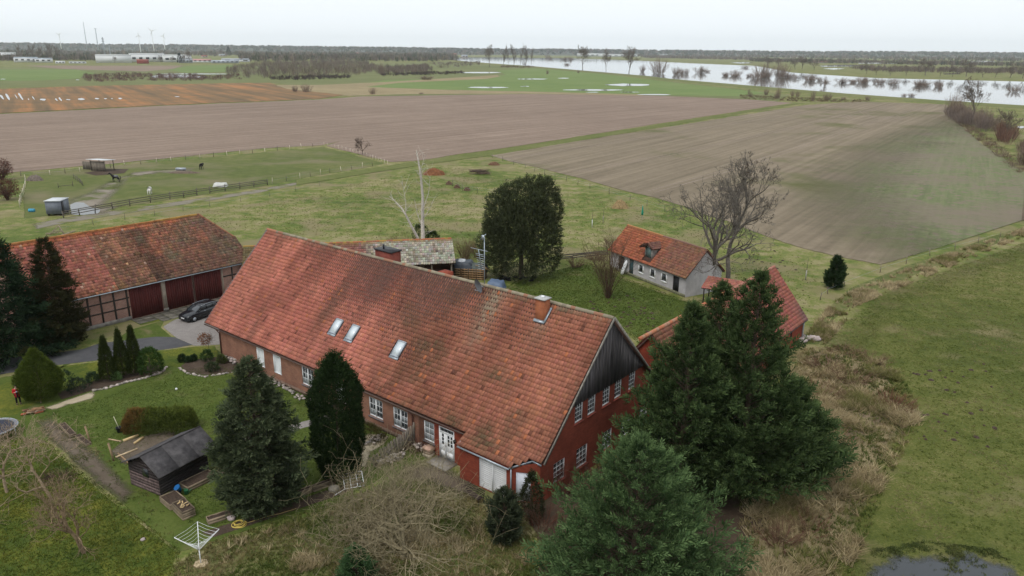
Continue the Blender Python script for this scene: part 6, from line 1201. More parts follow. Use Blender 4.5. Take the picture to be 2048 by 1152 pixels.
E_ = [(0, 1), (1, 2), (2, 3), (3, 4), (4, 5), (2, 6), (6, 7), (7, 8), (2, 9), (9, 10), (10, 11), (0, 12), (12, 13), (13, 14), (14, 15), (0, 16), (16, 17), (17, 18), (18, 19), (8, 20), (11, 21)]
skin('body', V, E_, [.15, .14, .15, .07, .06, .095, .06, .05, .04, .06, .05, .04, .09, .065, .045, .035, .09, .065, .045, .035, .035, .035], M_skin, per)
tv = [V[0], V[12], V[13], (-.12, .02, .12), V[16], V[17], (.13, .02, .12)]; skin('trousers', tv, [(0, 1), (1, 2), (2, 3), (0, 4), (4, 5), (5, 6)], [.165, .105, .082, .065, .105, .082, .065], M_trous, per)
sv = [V[14], V[15]]; 
for a, b in ((14, 15), (18, 19)): skin('shoe', [V[a], V[b]], [(0, 1)], [.06, .05], M_black, per, sub=1)
cv = [(0, 0, .62), (0, 0, .95), (0, 0, 1.15), (0, 0, 1.38), V[6], V[7], (-.15, -.18, 1.15), V[9], V[10], (.15, -.18, 1.16)]; skin('coat', cv, [(0, 1), (1, 2), (2, 3), (3, 4), (4, 5), (5, 6), (3, 7), (7, 8), (8, 9)], [(.27, .22), (.22, .19), (.19, .17), (.19, .15), .095, .085, .065, .095, .085, .065], M_red, per)
MB().box(-.05, .06, -.165 - .09, -.20, .70, 1.34).build('shirt_front', M_trous, per)
skin('hair', [(0, .03, 1.55), (0, .01, 1.66), (0, -.01, 1.70)], [(0, 1), (1, 2)], [.085, .11, .07], M_hair, per); MB().box(-.05, .05, -.36, -.33, 1.19, 1.31).build('phone', M_grey, per)
def horse(label, pix, yaw, col, mane, s=1.0, graze=0.0, blanket=None):
    h = thing('horse', label, 'horse', G(*pix), yaw, 'horses in the paddock'); hz = -graze
    m1 = MAT('horse_coat', col, .8, .15, 3); V = [(0, 0, 1.12), (.55, 0, 1.16), (-.55, 0, 1.14), (.85, 0, 1.38 + hz * .3), (1.10, 0, 1.68 + hz * .8), (1.22, 0, 1.78 + hz), (1.55, 0, 1.58 + hz * 1.1), (1.68, 0, 1.50 + hz * 1.1)]; Ee = [(0, 1), (0, 2), (1, 3), (3, 4), (4, 5), (5, 6), (6, 7)]; R = [(.30, .33), (.27, .32), (.28, .31), (.16, .22), (.11, .16), (.11, .13), .085, .06]
    for sy in (-1, 1):
        b = len(V); V += [(.58, sy * .17, .85), (.60, sy * .18, .48), (.58, sy * .18, .10), (.64, sy * .18, .02)]; Ee += [(1, b), (b, b + 1), (b + 1, b + 2), (b + 2, b + 3)]; R += [.12, .065, .05, .06]
        b = len(V); V += [(-.52, sy * .18, .85), (-.48, sy * .18, .66), (-.70, sy * .18, .50), (-.66, sy * .18, .10), (-.60, sy * .18, .02)]; Ee += [(2, b), (b, b + 1), (b + 1, b + 2), (b + 2, b + 3), (b + 3, b + 4)]; R += [.17, .11, .065, .05, .06]
        b = len(V); V += [(1.20, sy * .06, 1.92 + hz)]; Ee += [(5, b)]; R += [.03]
    skin('body', V, Ee, R, m1, h); mm = MAT('mane', mane, .9, .2, 8)
    skin('tail', [(-.84, 0, 1.30), (-.98, 0, 1.0), (-.98, 0, .55)], [(0, 1), (1, 2)], [.05, .09, .05], mm, h, sub=1); skin('mane', [(1.14, 0, 1.88 + hz), (1.0, 0, 1.66 + hz * .7), (.78, 0, 1.48 + hz * .2)], [(0, 1), (1, 2)], [.05, .06, .05], mm, h, sub=1)
    if blanket: skin('blanket', [(-.62, 0, 1.15), (0, 0, 1.14), (.45, 0, 1.18)], [(0, 1), (1, 2)], [(.30, .34), (.325, .36), (.30, .35)], MAT('blanket', blanket, .9, .2, 4), h)
    h.scale = (s, s, s); return h
horse('black horse in a grey rug facing left in the paddock', (233, 364), math.pi * .98, (.012, .011, .011), (.008, .008, .008), 1.05, 0, (.13, .13, .135))
horse('white horse seen from behind near the track fence', (300, 389), math.pi * .56, (.55, .53, .50), (.5, .48, .45), 1.05, .75)
horse('dark horse in the far half of the paddock', (403, 339), math.pi * .5, (.012, .011, .010), (.008, .008, .008), 1.0, .5)
# ------------------------------------------------------------------ stones, planters, small things in the garden
def rock_mesh(seed, k=1.0):
    r = np.random.default_rng(seed); bm = bmesh.new(); bmesh.ops.create_icosphere(bm, subdivisions=2, radius=1)
    for v in bm.verts: v.co *= 1 + r.normal(0, .10); v.co.z *= .7
    V = np.array([v.co for v in bm.verts]); F = [tuple(q.index for q in f.verts) for f in bm.faces]; bm.free(); r2 = np.random.default_rng(seed + 50); c = np.tile(np.array([k, k * r2.uniform(.92, 1), k * r2.uniform(.85, 1)]), (len(F), 1)); return mesh_data('stone', V, F, M_stone, c, True)
ROCKS = [rock_mesh(i, k) for i, k in enumerate((.7, .9, 1.1, 1.35, 1.7))]
def stones(name, label, pix, n, size, seed, wid=.15, group=None, heap=0.0, cat='stones'):
    r = np.random.default_rng(seed); P = np.array([G(x, y) for x, y in pix]); root = thing(name, label, cat, P[0], 0, group); L = np.r_[0, np.cumsum(np.linalg.norm(np.diff(P, axis=0), axis=1))]
    for i in range(n):
        t = (i + r.uniform(.2, .8)) / n * L[-1]; q = np.array([np.interp(t, L, P[:, k]) for k in range(3)]) - P[0]; s = size * r.uniform(.6, 1.3); q[:2] += r.normal(0, wid, 2)
        o = put('stone', ROCKS[r.integers(0, 5)], root, (q[0], q[1], s * .35 + heap * r.random()), r.uniform(0, 6), (s, s * r.uniform(.7, 1), s * r.uniform(.7, 1)))
    return root
stones('stone_edging', 'row of pale stones edging the column cypress bed', [(186, 782), (215, 777), (250, 766), (290, 757), (322, 746), (333, 735)], 46, .16, 1, .04)
stones('stone_edging', 'thin stone edging round the house corner bed', [(358, 735), (375, 748), (410, 754), (450, 748), (480, 742)], 34, .12, 2, .04)
stones('stone_wall', 'loose field stones piled at the foot of the house corner', [(445, 716), (465, 722), (490, 734), (505, 742)], 60, .16, 3, .22, None, .35)
stones('stone_edging', 'stones along the foot of the front wall', [(510, 748), (560, 772), (600, 795), (640, 815)], 60, .14, 4, .16, None, .12)
stones('stone_heap', 'heap of field stones at the end of the slat fence', [(765, 930), (790, 918), (805, 912)], 90, .115, 5, .25, None, .4)
stones('stone_heap', 'stones stacked under the last front window', [(832, 895), (845, 900), (852, 905)], 44, .12, 6, .2, None, .4)
stones('stone_heap', 'dark rockery in the little sand court', [(738, 888), (752, 880), (762, 872)], 36, .12, 7, .2, None, .2)
stones('boulders', 'pale boulders at the end of the brick wing', [(1606, 684), (1620, 678), (1640, 684)], 7, .5, 8, .3)
ped = thing('stone_pedestal', 'small stacked stone pedestal beside the front door', 'pedestal', G(857, 912), HY)
for k, (w, z) in enumerate(((.34, 0), (.28, .26), (.34, .5))): MB().box(-w, w, -w * .8, w * .8, z, z + .23, (1.3 + .2 * k, 1.2, 1.0)).build('block', M_stone, ped)
def planter(label, a, b, w, h, soil=True, group='wooden planters in the garden', name='planter', extra=None):
    A_, B_ = G(*a), G(*b); L = np.hypot(*(B_ - A_)[:2]); y = math.atan2(*(B_ - A_)[1::-1]); root = thing(name, label, 'planter', A_, y, group)
    n = max(2, int(h / .13))
    for k in range(n):
        z0, z1 = k * h / n, (k + 1) * h / n - .008; c = random.uniform(.7, 1.25)
        for (x0, x1, y0, y1) in ((0, L, 0, .04), (0, L, w - .04, w), (0, .04, .04, w - .04), (L - .04, L, .04, w - .04)): MB().box(x0, x1, y0, y1, z0, z1, (c, c * .97, c * .92)).build('board', M_planter, root)
    if soil:
        r = np.random.default_rng(int(a[0])); nx, ny = 12, 6; V = [(.05 + (L - .1) * i / nx, .05 + (w - .1) * j / ny, h * .82 + r.uniform(-.04, .05)) for j in range(ny + 1) for i in range(nx + 1)]; F = [(j * (nx + 1) + i, j * (nx + 1) + i + 1, (j + 1) * (nx + 1) + i + 1, (j + 1) * (nx + 1) + i) for j in range(ny) for i in range(nx)]; obj('soil', V, F, M_soil, root)
    return root
planter('raised bed full of soil along the front of the garden shed', (376, 985), (434, 957), 1.0, .38); planter('square planter box at the near corner of the garden shed', (320, 1004), (341, 1022), 1.05, .42); pb = planter('tall wooden box with pale wood scraps beside the square planter', (346, 1022), (366, 1042), .8, .6)
for k in range(14): a_ = random.uniform(0, 3); x, y = random.uniform(.2, .9), random.uniform(.15, .6); MB().bar((x, y, .52), (x + .2 * math.cos(a_), y + .2 * math.sin(a_), .58), .07, .03, c=(2.4, 2.2, 1.6)).build('wood_scrap', M_planter, pb)
planter('narrow planter trough next to the yellow hose', (417, 1051), (467, 1035), .5, .36); planter('old trough at the upper end of the dirt path', (118, 853), (140, 876), .45, .25); planter('broken wooden frame below the old trough', (150, 875), (172, 893), .4, .18)
planter('plank edge of the terrace below the yew', (580, 1003), (625, 985), .3, .42); planter('longer plank edge of the terrace beside the white rack', (628, 985), (672, 968), .3, .42)
pal = thing('plank_stack', 'stack of grey planks and frames right of the garden shed', 'planks', G(428, 952), .35)
for k in range(6): MB().box(-.1 + .12 * k, 1.9 - .1 * k, .1 * k, .1 * k + .16, .05 * k, .05 * k + .045, (.6, .6, .6)).build('plank', M_planter, pal)
# tubs and cans by the shed
def tub(label, pix, r0, r1, h, col, name='tub', cat='bucket'):
    o = thing(name, label, cat, G(*pix)); m = MB(); n = 16; R = [[(math.cos(t) * q, math.sin(t) * q, z) for t in np.linspace(0, 2 * math.pi, n + 1)[:-1]] for q, z in ((r0, 0), (r1, h), (r1 + .02, h + .02), (r1 - .02, h + .01), (r0 * .95, h * .35))]; m.loft(R, col); m.build('shell', M_paint, o, True); return o
t1 = tub('blue bucket standing by the shed wall', (361, 986), .13, .2, .32, (.02, .16, .42)); t1.location.z = .25; t1.rotation_euler = (.5, -.4, 0); tub('black tub under the blue bucket', (352, 990), .28, .36, .24, (.015, .016, .02)); tub('pink-red basin between shed and square planter', (357, 1003), .2, .3, .2, (.35, .10, .10)); tub('black bucket on the lawn left of the hedge', (240, 864), .18, .25, .38, (.012, .013, .02))
wc_ = tub('green watering can by the blue bucket', (373, 988), .14, .12, .28, (.03, .16, .07), 'watering_can', 'can'); MB().tube([(.1, 0, .1), (.34, .1, .34)], [.03, .02], 6, (.03, .16, .07)).build('spout', M_paint, wc_); MB().tube([(-.1, 0, .25), (-.18, 0, .38), (.05, 0, .42)], .015, 6, (.03, .16, .07)).build('handle', M_paint, wc_)
stk = thing('broom', 'pale stick leaning in the black bucket on the lawn', 'stick', G(240, 864)); MB().tube([(.05, 0, .05), (-.32, .05, 1.25)], .022, 6, (.6, .56, .42)).build('handle', M_paint, stk); MB().box(-.02, .12, -.06, .06, .02, .10, (.3, .2, .1)).build('head', M_paint, stk)
bl = thing('ball', 'white ball on the garden lawn', 'ball', G(353, 780)); bm = bmesh.new(); bmesh.ops.create_icosphere(bm, subdivisions=3, radius=.10); obj('shell', np.array([v.co for v in bm.verts]) + (0, 0, .1), [tuple(q.index for q in f.verts) for f in bm.faces], M_white, bl, smooth=True); bm.free(); MB().tube([(0, 0, .198), (0, 0, .203)], .02, 8).build('valve', M_grey, bl)
for k, (x, y, s_) in enumerate(((286, 1079, .14), (668, 978, .38), (463, 1036, .25))):
    put('stone', ROCKS[3 if k != 1 else 1], None, G(x, y, s_ * .35), k, s_); tag(bpy.context.scene.objects[-1] if False else COL.objects[-1], ('small white stone on the mossy lawn', 'big round boulder beside the white rack', 'stone at the foot of the false cypress')[k], 'stone')
# yellow hose coil
hs = thing('garden_hose', 'coiled yellow garden hose on the earth strip', 'hose', G(478, 1049)); r = np.random.default_rng(7)
for k in range(5): R = .44 - .05 * k + r.normal(0, .02); ox, oy = r.normal(0, .06, 2); MB().tube([(ox + math.cos(t) * R, oy + math.sin(t) * R * .9, .03 + .03 * k + .015 * math.sin(3 * t + k)) for t in np.linspace(0, 2 * math.pi, 33)], .022, 6, (.55, .42, .10), False).build('loop', M_paint, hs)
e = G(560, 1028) - G(478, 1049); MB().tube([(.4, .1, .03), (e[0] * .4, e[1] * .35, .03), (e[0] * .7, e[1] * .75, .03), (e[0], e[1], .03), (e[0] * 1.4, e[1] * 1.5, .03)], .018, 6, (.45, .33, .12)).build('tail', M_paint, hs)
# rotary clothes dryer
rd = thing('rotary_dryer', 'white rotary clothes dryer on the rough grass', 'clothes dryer', G(402, 1128), .35); MB().tube([(0, 0, 0), (0, 0, 1.05)], .03, 8).build('mast', M_white, rd); tips = [Vector((math.cos(a) * 1.15, math.sin(a) * 1.15, 2.0)) for a in (0, math.pi / 2, math.pi, -math.pi / 2)]
for t in tips: MB().tube([(0, 0, .92), tuple(t)], .024, 6).build('arm', M_white, rd); MB().tube([(0, 0, 1.32), tuple(Vector((0, 0, .92)).lerp(t, .45))], .012, 5).build('strut', M_white, rd)
for k in range(6):
    f = 1 - k * .13
    for i in range(4): a_, b_ = Vector((0, 0, .92)).lerp(tips[i], f), Vector((0, 0, .92)).lerp(tips[(i + 1) % 4], f); mid = (a_ + b_) / 2 - Vector((0, 0, .06)); MB().tube([tuple(a_), tuple(mid), tuple(b_)], .008, 4).build('line', M_white, rd)
MB().tube([(0, 0, 0), (0, 0, .08)], [.42, .38], 7, (1.6, 1.4, 1.0)).build('base_stone', M_stone, rd)
# white metal rack, dark bench
rk = thing('metal_rack', 'white metal rack lying tilted by the terrace planks', 'rack', G(690, 982), .35)
fr = lambda x, y: (x, y * .75, .15 + y * .66)
for a_, b_ in (((0, 0), (1.25, 0)), ((0, 1.0), (1.25, 1.0)), ((0, 0), (0, 1)), ((1.25, 0), (1.25, 1)), ((.42, 0), (.42, 1)), ((.84, 0), (.84, 1))): MB().tube([fr(*a_), fr(*b_)], .022, 6).build('bar', M_white, rk)
for k in range(1, 5): MB().tube([fr(0, k * .2), fr(1.25, k * .2)], .007, 4).build('wire', M_white, rk)
MB().tube([fr(0, 0), (-.7, -.35, .05)], .02, 6).build('leg', M_white, rk); MB().tube([fr(1.25, 1), (1.2, 1.2, .0)], .02, 6).build('leg', M_white, rk)
bn = thing('garden_bench', 'dark metal bench in front of the white garage door', 'bench', G(945, 1000), HY - .1); M_iron = MAT('rusty_iron', (.05, .035, .028), .8, .4, 8)
for k in range(4): MB().box(-.8, .8, -.2 + k * .11, -.12 + k * .11, .44, .47).build('seat_slat', M_iron, bn)
for k in range(3): MB().box(-.8, .8, .26 + k * .03, .28 + k * .03, .55 + k * .13, .62 + k * .13).build('back_slat', M_iron, bn)
for x in (-.8, .8):
    MB().tube([(x, -.2, 0), (x, -.22, .45), (x, -.22, .66), (x, .22, .66)], .022, 6).build('armrest', M_iron, bn); MB().tube([(x, .24, 0), (x, .24, .45), (x, .36, .92)], .022, 6).build('leg', M_iron, bn)
# timber lying left of the hedge, posts, frame
for lab, a_, b_, w, h, c in (('pale squared beam lying left of the hedge', (247, 884), (277, 873), .16, .16, (2.6, 2.4, 1.7)), ('short pale beam next to the longer one', (269, 889), (287, 877), .14, .14, (2.3, 2.1, 1.5)), ('grey board lying at the left of the sand patch', (217, 879), (243, 884), .10, .05, (1.9, 1.7, 1.5)), ('whitish plank along the terrace edge', (232, 916), (275, 899), .12, .08, (2.4, 2.3, 2.0)), ('weathered plank bordering the dirt path', (236, 908), (266, 935), .10, .08, (1.2, 1.0, .8)), ('long plank beside the garden shed on the dirt path', (275, 940), (318, 985), .08, .10, (.8, .7, .6))):
    A_, B_ = G(*a_), G(*b_); t = thing('beam', lab, 'beam', A_); MB().bar((0, 0, h / 2 + .02), (B_[0] - A_[0], B_[1] - A_[1], h / 2 + .03), w, h, c=c).build('timber', M_planter, t); MB().bar(((B_[0] - A_[0]), (B_[1] - A_[1]), h / 2 + .03), ((B_[0] - A_[0]) * 1.004, (B_[1] - A_[1]) * 1.004, h / 2 + .03), w * .97, h * .97, c=tuple(k * .6 for k in c)).build('end_grain', M_planter, t)
for lab, x, y, h in (('leaning wooden post at the end of the sandy corner', 228, 922, 1.35), ('thin post on the lawn edge', 181, 885, 1.3)):
    t = thing('post', lab, 'post', G(x, y)); MB().bar((0, 0, -.1), (-.22, .05, h), .1, .1, c=(1.3, 1.15, .95)).build('shaft', M_planter, t); MB().bar((-.22, .05, h), (-.224, .05, h + .02), .104, .104, c=(.8, .7, .6)).build('top', M_planter, t)
# log stack by the person
lg = thing('log_stack', 'low stack of split logs and red bricks beside the person', 'logs', G(66, 826), .45); r = np.random.default_rng(3)
for k in range(26): x, z = r.uniform(-.7, .7), .08 + .11 * (k % 3); y = r.uniform(-.3, .3); c = [(1.4, .55, .4), (1.5, 1.3, 1.25), (1.1, .8, .6)][k % 3]; MB().tube([(x - .22, y, z), (x + .22, y + r.normal(0, .08), z)], .07, 6, c).build('log', M_planter, lg)
# trampoline at the left edge
tr = thing('trampoline', 'round trampoline with black mat cut off at the left edge', 'trampoline', G(-8, 872)); ang = np.linspace(0, 2 * math.pi, 25)[:-1]
MB().tube([(math.cos(t) * 1.5, math.sin(t) * 1.5, .7) for t in np.linspace(0, 2 * math.pi, 33)], .04, 6).build('ring', M_zinc, tr); MB().add([(math.cos(t) * 1.25, math.sin(t) * 1.25, .69) for t in ang], [tuple(range(24))]).build('mat', MAT('trampoline_mat', (.03, .033, .05), .5, .2, 3), tr); m = MB()
m.loft([[(math.cos(t) * 1.26, math.sin(t) * 1.26, .70) for t in ang], [(math.cos(t) * 1.47, math.sin(t) * 1.47, .72) for t in ang]], cap=False); m.build('pad', MAT('pad_grey', (.16, .16, .18), .7, .15, 3), tr)
for t in ang[::4]: MB().tube([(math.cos(t) * 1.5, math.sin(t) * 1.5, .7), (math.cos(t) * 1.5, math.sin(t) * 1.5, 0)], .025, 6).build('leg', M_zinc, tr)
# ------------------------------------------------------------------ things behind the farmhouse
def heap(name, label, pix, wx, wy, h, col, mat, seed, cat='heap', n=22):
    r = np.random.default_rng(seed); V = []; F = []
    for j in range(n + 1):
        for i in range(n + 1):
            x, y = i / n * 2 - 1, j / n * 2 - 1; d = math.hypot(x, y); z = max(0, 1 - d * d) ** .8 * (.55 + .9 * float(fbm(np.array(x * 2.2 + seed), np.array(y * 2.2), seed))) + r.normal(0, .02); V.append((x * wx, y * wy, max(-.03, z * h - .03)))
    for j in range(n):
        for i in range(n): a = j * (n + 1) + i; F.append((a, a + 1, a + n + 2, a + n + 1))
    root = thing(name, label, cat, G(*pix)); obj('mass', V, F, mat, root, np.tile(col, (len(F), 1)) * r.uniform(.7, 1.3, (len(F), 1)), True); return root
M_heap = MAT('loose_heap', (1, 1, 1), .95, .35, 2.5, attr=True, bump=.8)
def straw(root, wx, wy, h, n, col, seed, L=.5, w=.03):
    r = np.random.default_rng(seed); a = r.uniform(0, 6.28, n); d = r.uniform(0, 1, n) ** .5; P = np.stack([np.cos(a) * d * wx, np.sin(a) * d * wy, h * np.clip(1 - d * d, 0, 1) ** .8 * .9], 1); V, F, C = sprays(P, np.stack([np.cos(a), np.sin(a), r.uniform(-.3, .8, n)], 1) + r.normal(0, .5, (n, 3)), L * r.uniform(.5, 1.2, n), 3, w, np.tile(col, (n, 1)) * r.uniform(.6, 1.3, (n, 1)), r); obj('straw', V, F, M_grassblade, root, C)
h_ = heap('dung_heap', 'reddish-brown dung heap beyond the dead tree', (868, 349), 2.6, 1.8, 1.5, (.20, .085, .04), M_heap, 5); straw(h_, 2.6, 1.8, 1.4, 300, (.26, .12, .055), 1)
h_ = heap('hay_heap', 'pale straw heap at the field edge left of the green parasol', (1240, 416), 1.6, 1.0, 1.25, (.28, .20, .10), M_heap, 7); straw(h_, 1.7, 1.1, 1.2, 260, (.38, .27, .13), 2)
h_ = heap('hay_heap', 'small brush heap by the right field corner', (988, 330), 1.5, 1.0, .9, (.16, .09, .055), M_heap, 8); straw(h_, 1.5, 1.0, .8, 160, (.2, .12, .07), 3)
for k, (x, y) in enumerate(((898, 369), (914, 376), (934, 381))): h_ = heap('hay_pile', ('left', 'middle', 'right')[k] + ' of three little brown hay piles in the orchard meadow', (x, y), .75, .55, .75, (.12, .075, .05), M_heap, 10 + k); h_['group'] = 'little hay piles'; straw(h_, .8, .6, .7, 90, (.2, .13, .08), 20 + k, .35)
lp = thing('log_pile', 'pile of grey poles and trunks on the meadow by the field track', 'logs', G(955, 348), .2); r = np.random.default_rng(9)
for k in range(30): x, y = r.uniform(-2.2, .6), r.uniform(-1, 1); c = r.uniform(.7, 1.5); MB().tube([(x, y, .1 + .03 * k), (x + r.uniform(1.6, 3), y + r.normal(0, .4), .12 + .03 * k + r.normal(0, .1))], r.uniform(.05, .12), 6, (1.2 * c, 1.1 * c, c)).build('pole', M_bark, lp)
gp_ = thing('parasol', 'closed green parasol standing at the field edge', 'parasol', G(1284, 440)); MB().tube([(0, 0, 0), (0, 0, 2.6)], .03, 6, (.5, .5, .5)).build('pole', M_paint, gp_); MB().tube([(0, 0, .9), (0, 0, 1.3), (0, 0, 2.2), (0, 0, 2.55)], [.20, .17, .09, .03], 9, (.01, .22, .15)).build('canopy', M_paint, gp_)
for k, (x, y, c) in enumerate(((1184, 455, (.6, .6, .58)), (1206, 447, (.25, .22, .18)), (1611, 560, (.35, .33, .3)))):
    t = thing('tree_guard', ('white sapling guard on the meadow right of the evergreen', 'thin brown sapling stake in the meadow', 'grey sapling stake right of the bare trees')[k], 'stake', G(x, y)); MB().tube([(0, 0, 0), (0, 0, 1.3)], .07, 6, c).build('guard', M_paint, t); MB().tube([(0, 0, 1.3), (.02, 0, 2.4), (.05, 0.02, 3.0)], [.03, .02, .01], 5, (.12, .10, .08)).build('sapling', M_paint, t)
# wood store under torn tarps, pallets, blue sheet
def tarp(root, name, cx, cy, wx, wy, z, mat, seed, droop=.9, n=14):
    r = np.random.default_rng(seed); V = []; F = []
    for j in range(n + 1):
        for i in range(n + 1): x, y = i / n * 2 - 1, j / n * 2 - 1; e = max(abs(x), abs(y)); zz = z - droop * max(0, e - .72) * 3.2 + .30 * (float(fbm(np.array(x * 2.5 + seed), np.array(y * 2.5), seed)) - .5) + r.normal(0, .025); V.append((cx + x * wx * (1 - .12 * max(0, e - .7)), cy + y * wy, zz))
    for j in range(n):
        for i in range(n): a = j * (n + 1) + i; F.append((a, a + 1, a + n + 2, a + n + 1))
    return obj(name, V, F, mat, root, smooth=False)
ws = thing('wood_store', 'wood store of pallets under torn black and white tarp', 'wood store', G(940, 556), -.15)
M_tarp = MAT('torn_tarp', (.05, .06, .075), .45, .3, 1.3); nt_ = M_tarp.node_tree; 
M_tarp2 = MAT('white_tarp', (.5, .52, .55), .5, .2, 1.5); M_net = MAT('grey_green_net', (.085, .10, .095), .8, .4, 3)
tarp(ws, 'black_tarp', -1.0, .4, 1.5, 1.1, 2.1, M_tarp, 1); tarp(ws, 'white_tarp', -1.1, .35, .55, .45, 2.26, M_tarp2, 2, .5); tarp(ws, 'white_tarp', -2.2, -.5, .16, .3, 1.9, M_tarp2, 3, 1.6); tarp(ws, 'net', .75, .3, 1.3, 1.0, 1.75, M_net, 4, .8); tarp(ws, 'black_tarp', 1.5, .9, .7, .6, 1.55, M_tarp, 5)
for k in range(4):
    x0 = -2.0 + k * 1.0
    for j in range(5): MB().box(x0, x0 + .9, -.75, -.68, .12 + j * .28, .24 + j * .28, (1.4, 1.1, .8)).build('pallet_board', M_planter, ws)
    for x in (x0, x0 + .4, x0 + .8): MB().box(x, x + .1, -.68, -.60, .0, 1.42, (1.2, .9, .65)).build('pallet_post', M_planter, ws)
MB().box(-2.0, 2.0, -.5, .9, 0, 1.35, (.7, .55, .4)).build('stacked_wood', M_planter, ws)
for k in range(9): r = np.random.default_rng(40 + k); a_ = r.uniform(-.6, .6); MB().bar((1.2 + r.uniform(-.5, .8), r.uniform(-.4, .4), 1.6 + r.uniform(0, .3)), (1.8 + r.uniform(-.3, .9), r.uniform(-.8, .2), 1.3 + r.uniform(-.1, .2)), .08, .03, c=(1.5, 1.3, 1.0)).build('stick', M_planter, ws)
bs = thing('blue_sheet', 'blue tarpaulin covering a low stack at the lawn edge', 'tarpaulin', G(992, 577), -.25); tarp(bs, 'sheet', 0, 0, 1.15, .9, .95, MAT('blue_tarp', (.105, .145, .22), .5, .15, 1.5), 6, 1.1); MB().box(-.85, .85, -.65, .65, 0, .55, (.5, .45, .4)).build('stack', M_planter, bs)
jk = thing('scrap_pile', 'dark pile of tyres and scrap at the foot of the evergreen', 'scrap', G(1035, 560)); r = np.random.default_rng(12)
for k in range(14): x, y = r.uniform(-2.3, 2.3), r.uniform(-.5, .5); a = r.uniform(0, 6); MB().tube([(x + math.cos(t) * .28, y + math.sin(t) * .28 * .8, .1 + .16 * (k % 3) + .05 * math.sin(t + a)) for t in np.linspace(0, 2 * math.pi, 15)], .09, 6).build('tyre', M_black, jk)
bd = thing('white_board', 'white board leaning at the left end of the cottage', 'board', G(1243, 549), WY); m = MB(); m.loft([[(-.28 * k, -.03, z), (.28 * k, -.03, z), (.28 * k, .03, z), (-.28 * k, .03, z)] for k, z in ((.5, 0), (1, .25), (1, 1.5), (.8, 1.85), (.3, 2.0))]); b_ = m.build('panel', M_white, bd); b_.rotation_euler = (-.25, .15, 0); b2 = MB().box(-.28, .28, -.045, -.031, .95, 1.0).build('strip', M_grey, bd); b2.rotation_euler = (-.25, .15, 0)
# molehills on the back lawn and the meadow: many, tiny
r = np.random.default_rng(77); parts = []
pts = np.concatenate([scatter([(1160, 605), (1260, 590), (1330, 640), (1280, 680), (1225, 640)], 40, r), scatter([(1820, 740), (1990, 720), (2000, 900), (1850, 900)], 34, r), scatter([(1480, 500), (1560, 500), (1600, 540), (1500, 540)], 14, r)])
for x, y in pts:
    s_ = r.uniform(.12, .28); a = np.linspace(0, 6.283, 9)[:-1]; ring = np.stack([x + np.cos(a) * s_ * r.uniform(.7, 1.2, 8), y + np.sin(a) * s_ * r.uniform(.7, 1.2, 8), np.full(8, .012)], 1); mid = np.stack([x + np.cos(a) * s_ * .5, y + np.sin(a) * s_ * .5, np.full(8, .09)], 1); V = np.concatenate([ring, mid, [[x, y, .13]] * 8]); F = np.array([[i, (i + 1) % 8, 8 + (i + 1) % 8, 8 + i] for i in range(8)] + [[8 + i, 8 + (i + 1) % 8, 16 + (i + 1) % 8, 16 + i] for i in range(8)]); parts.append((V, F, np.ones((16, 3))))
V, F, C = join(parts); stuff(obj('molehills', V, F, M_soil, None, C))
# paddock odds and ends
wt = thing('water_trough', 'grey metal trough in the middle of the paddock', 'trough', G(362, 341), -.1); MB().box(-1.1, 1.1, -.4, .4, .15, .62).build('tank', M_grey, wt); [MB().box(x, x + .1, -.35, .35, 0, .15).build('leg', M_dark, wt) for x in (-.9, .8)]
tp = thing('white_cover', 'white sheet crumpled on the grass by the rail fence', 'sheet', G(441, 373)); tarp(tp, 'sheet', 0, 0, 1.5, 1.0, .75, MAT('white_cloth', (.5, .5, .48), .8, .1, 2), 8, 1.1); MB().box(-.9, .9, -.6, .6, 0, .3).build('stack', M_wood, tp)
h_ = heap('stone_pile', 'rubble pile at the left end of the paddock', (70, 361), 1.8, 1.0, 1.2, (.16, .13, .11), M_heap, 15)
h_ = heap('earth_heap', 'low earth bank in the paddock beside the trough', (368, 346), 4.0, 1.2, .45, (.14, .105, .08), M_heap, 16)
bb = thing('blue_barrel', 'light blue barrel lying left of the box trailer', 'barrel', G(64, 424)); MB().tube([(-.5, 0, .3), (-.45, 0, .3), (.45, 0, .3), (.5, 0, .3)], [.26, .3, .3, .26], 12, (.06, .28, .42)).build('drum', M_paint, bb); MB().tube([(.1, 0, .3), (.14, 0, .3)], .31, 12, (.05, .22, .35)).build('hoop', M_paint, bb)
ap_ = thing('timber_frame', 'old timber frame lying on the meadow left of the barn ridge', 'timber', G(118, 470)); 
for a_, b_ in (((-1.5, 0, 0), (0, .3, 1.4)), ((.9, 0, 0), (0, .3, 1.4)), ((-.8, .1, .6), (.5, .1, .6)), ((.6, -.6, .05), (2.2, .6, .5)), ((.4, -.2, .05), (1.9, .9, .4)), ((-2.2, .3, .1), (-.6, .9, .2))): MB().bar(a_, b_, .12, .12, c=(1.3, 1.2, 1.1)).build('timber', M_wood, ap_)
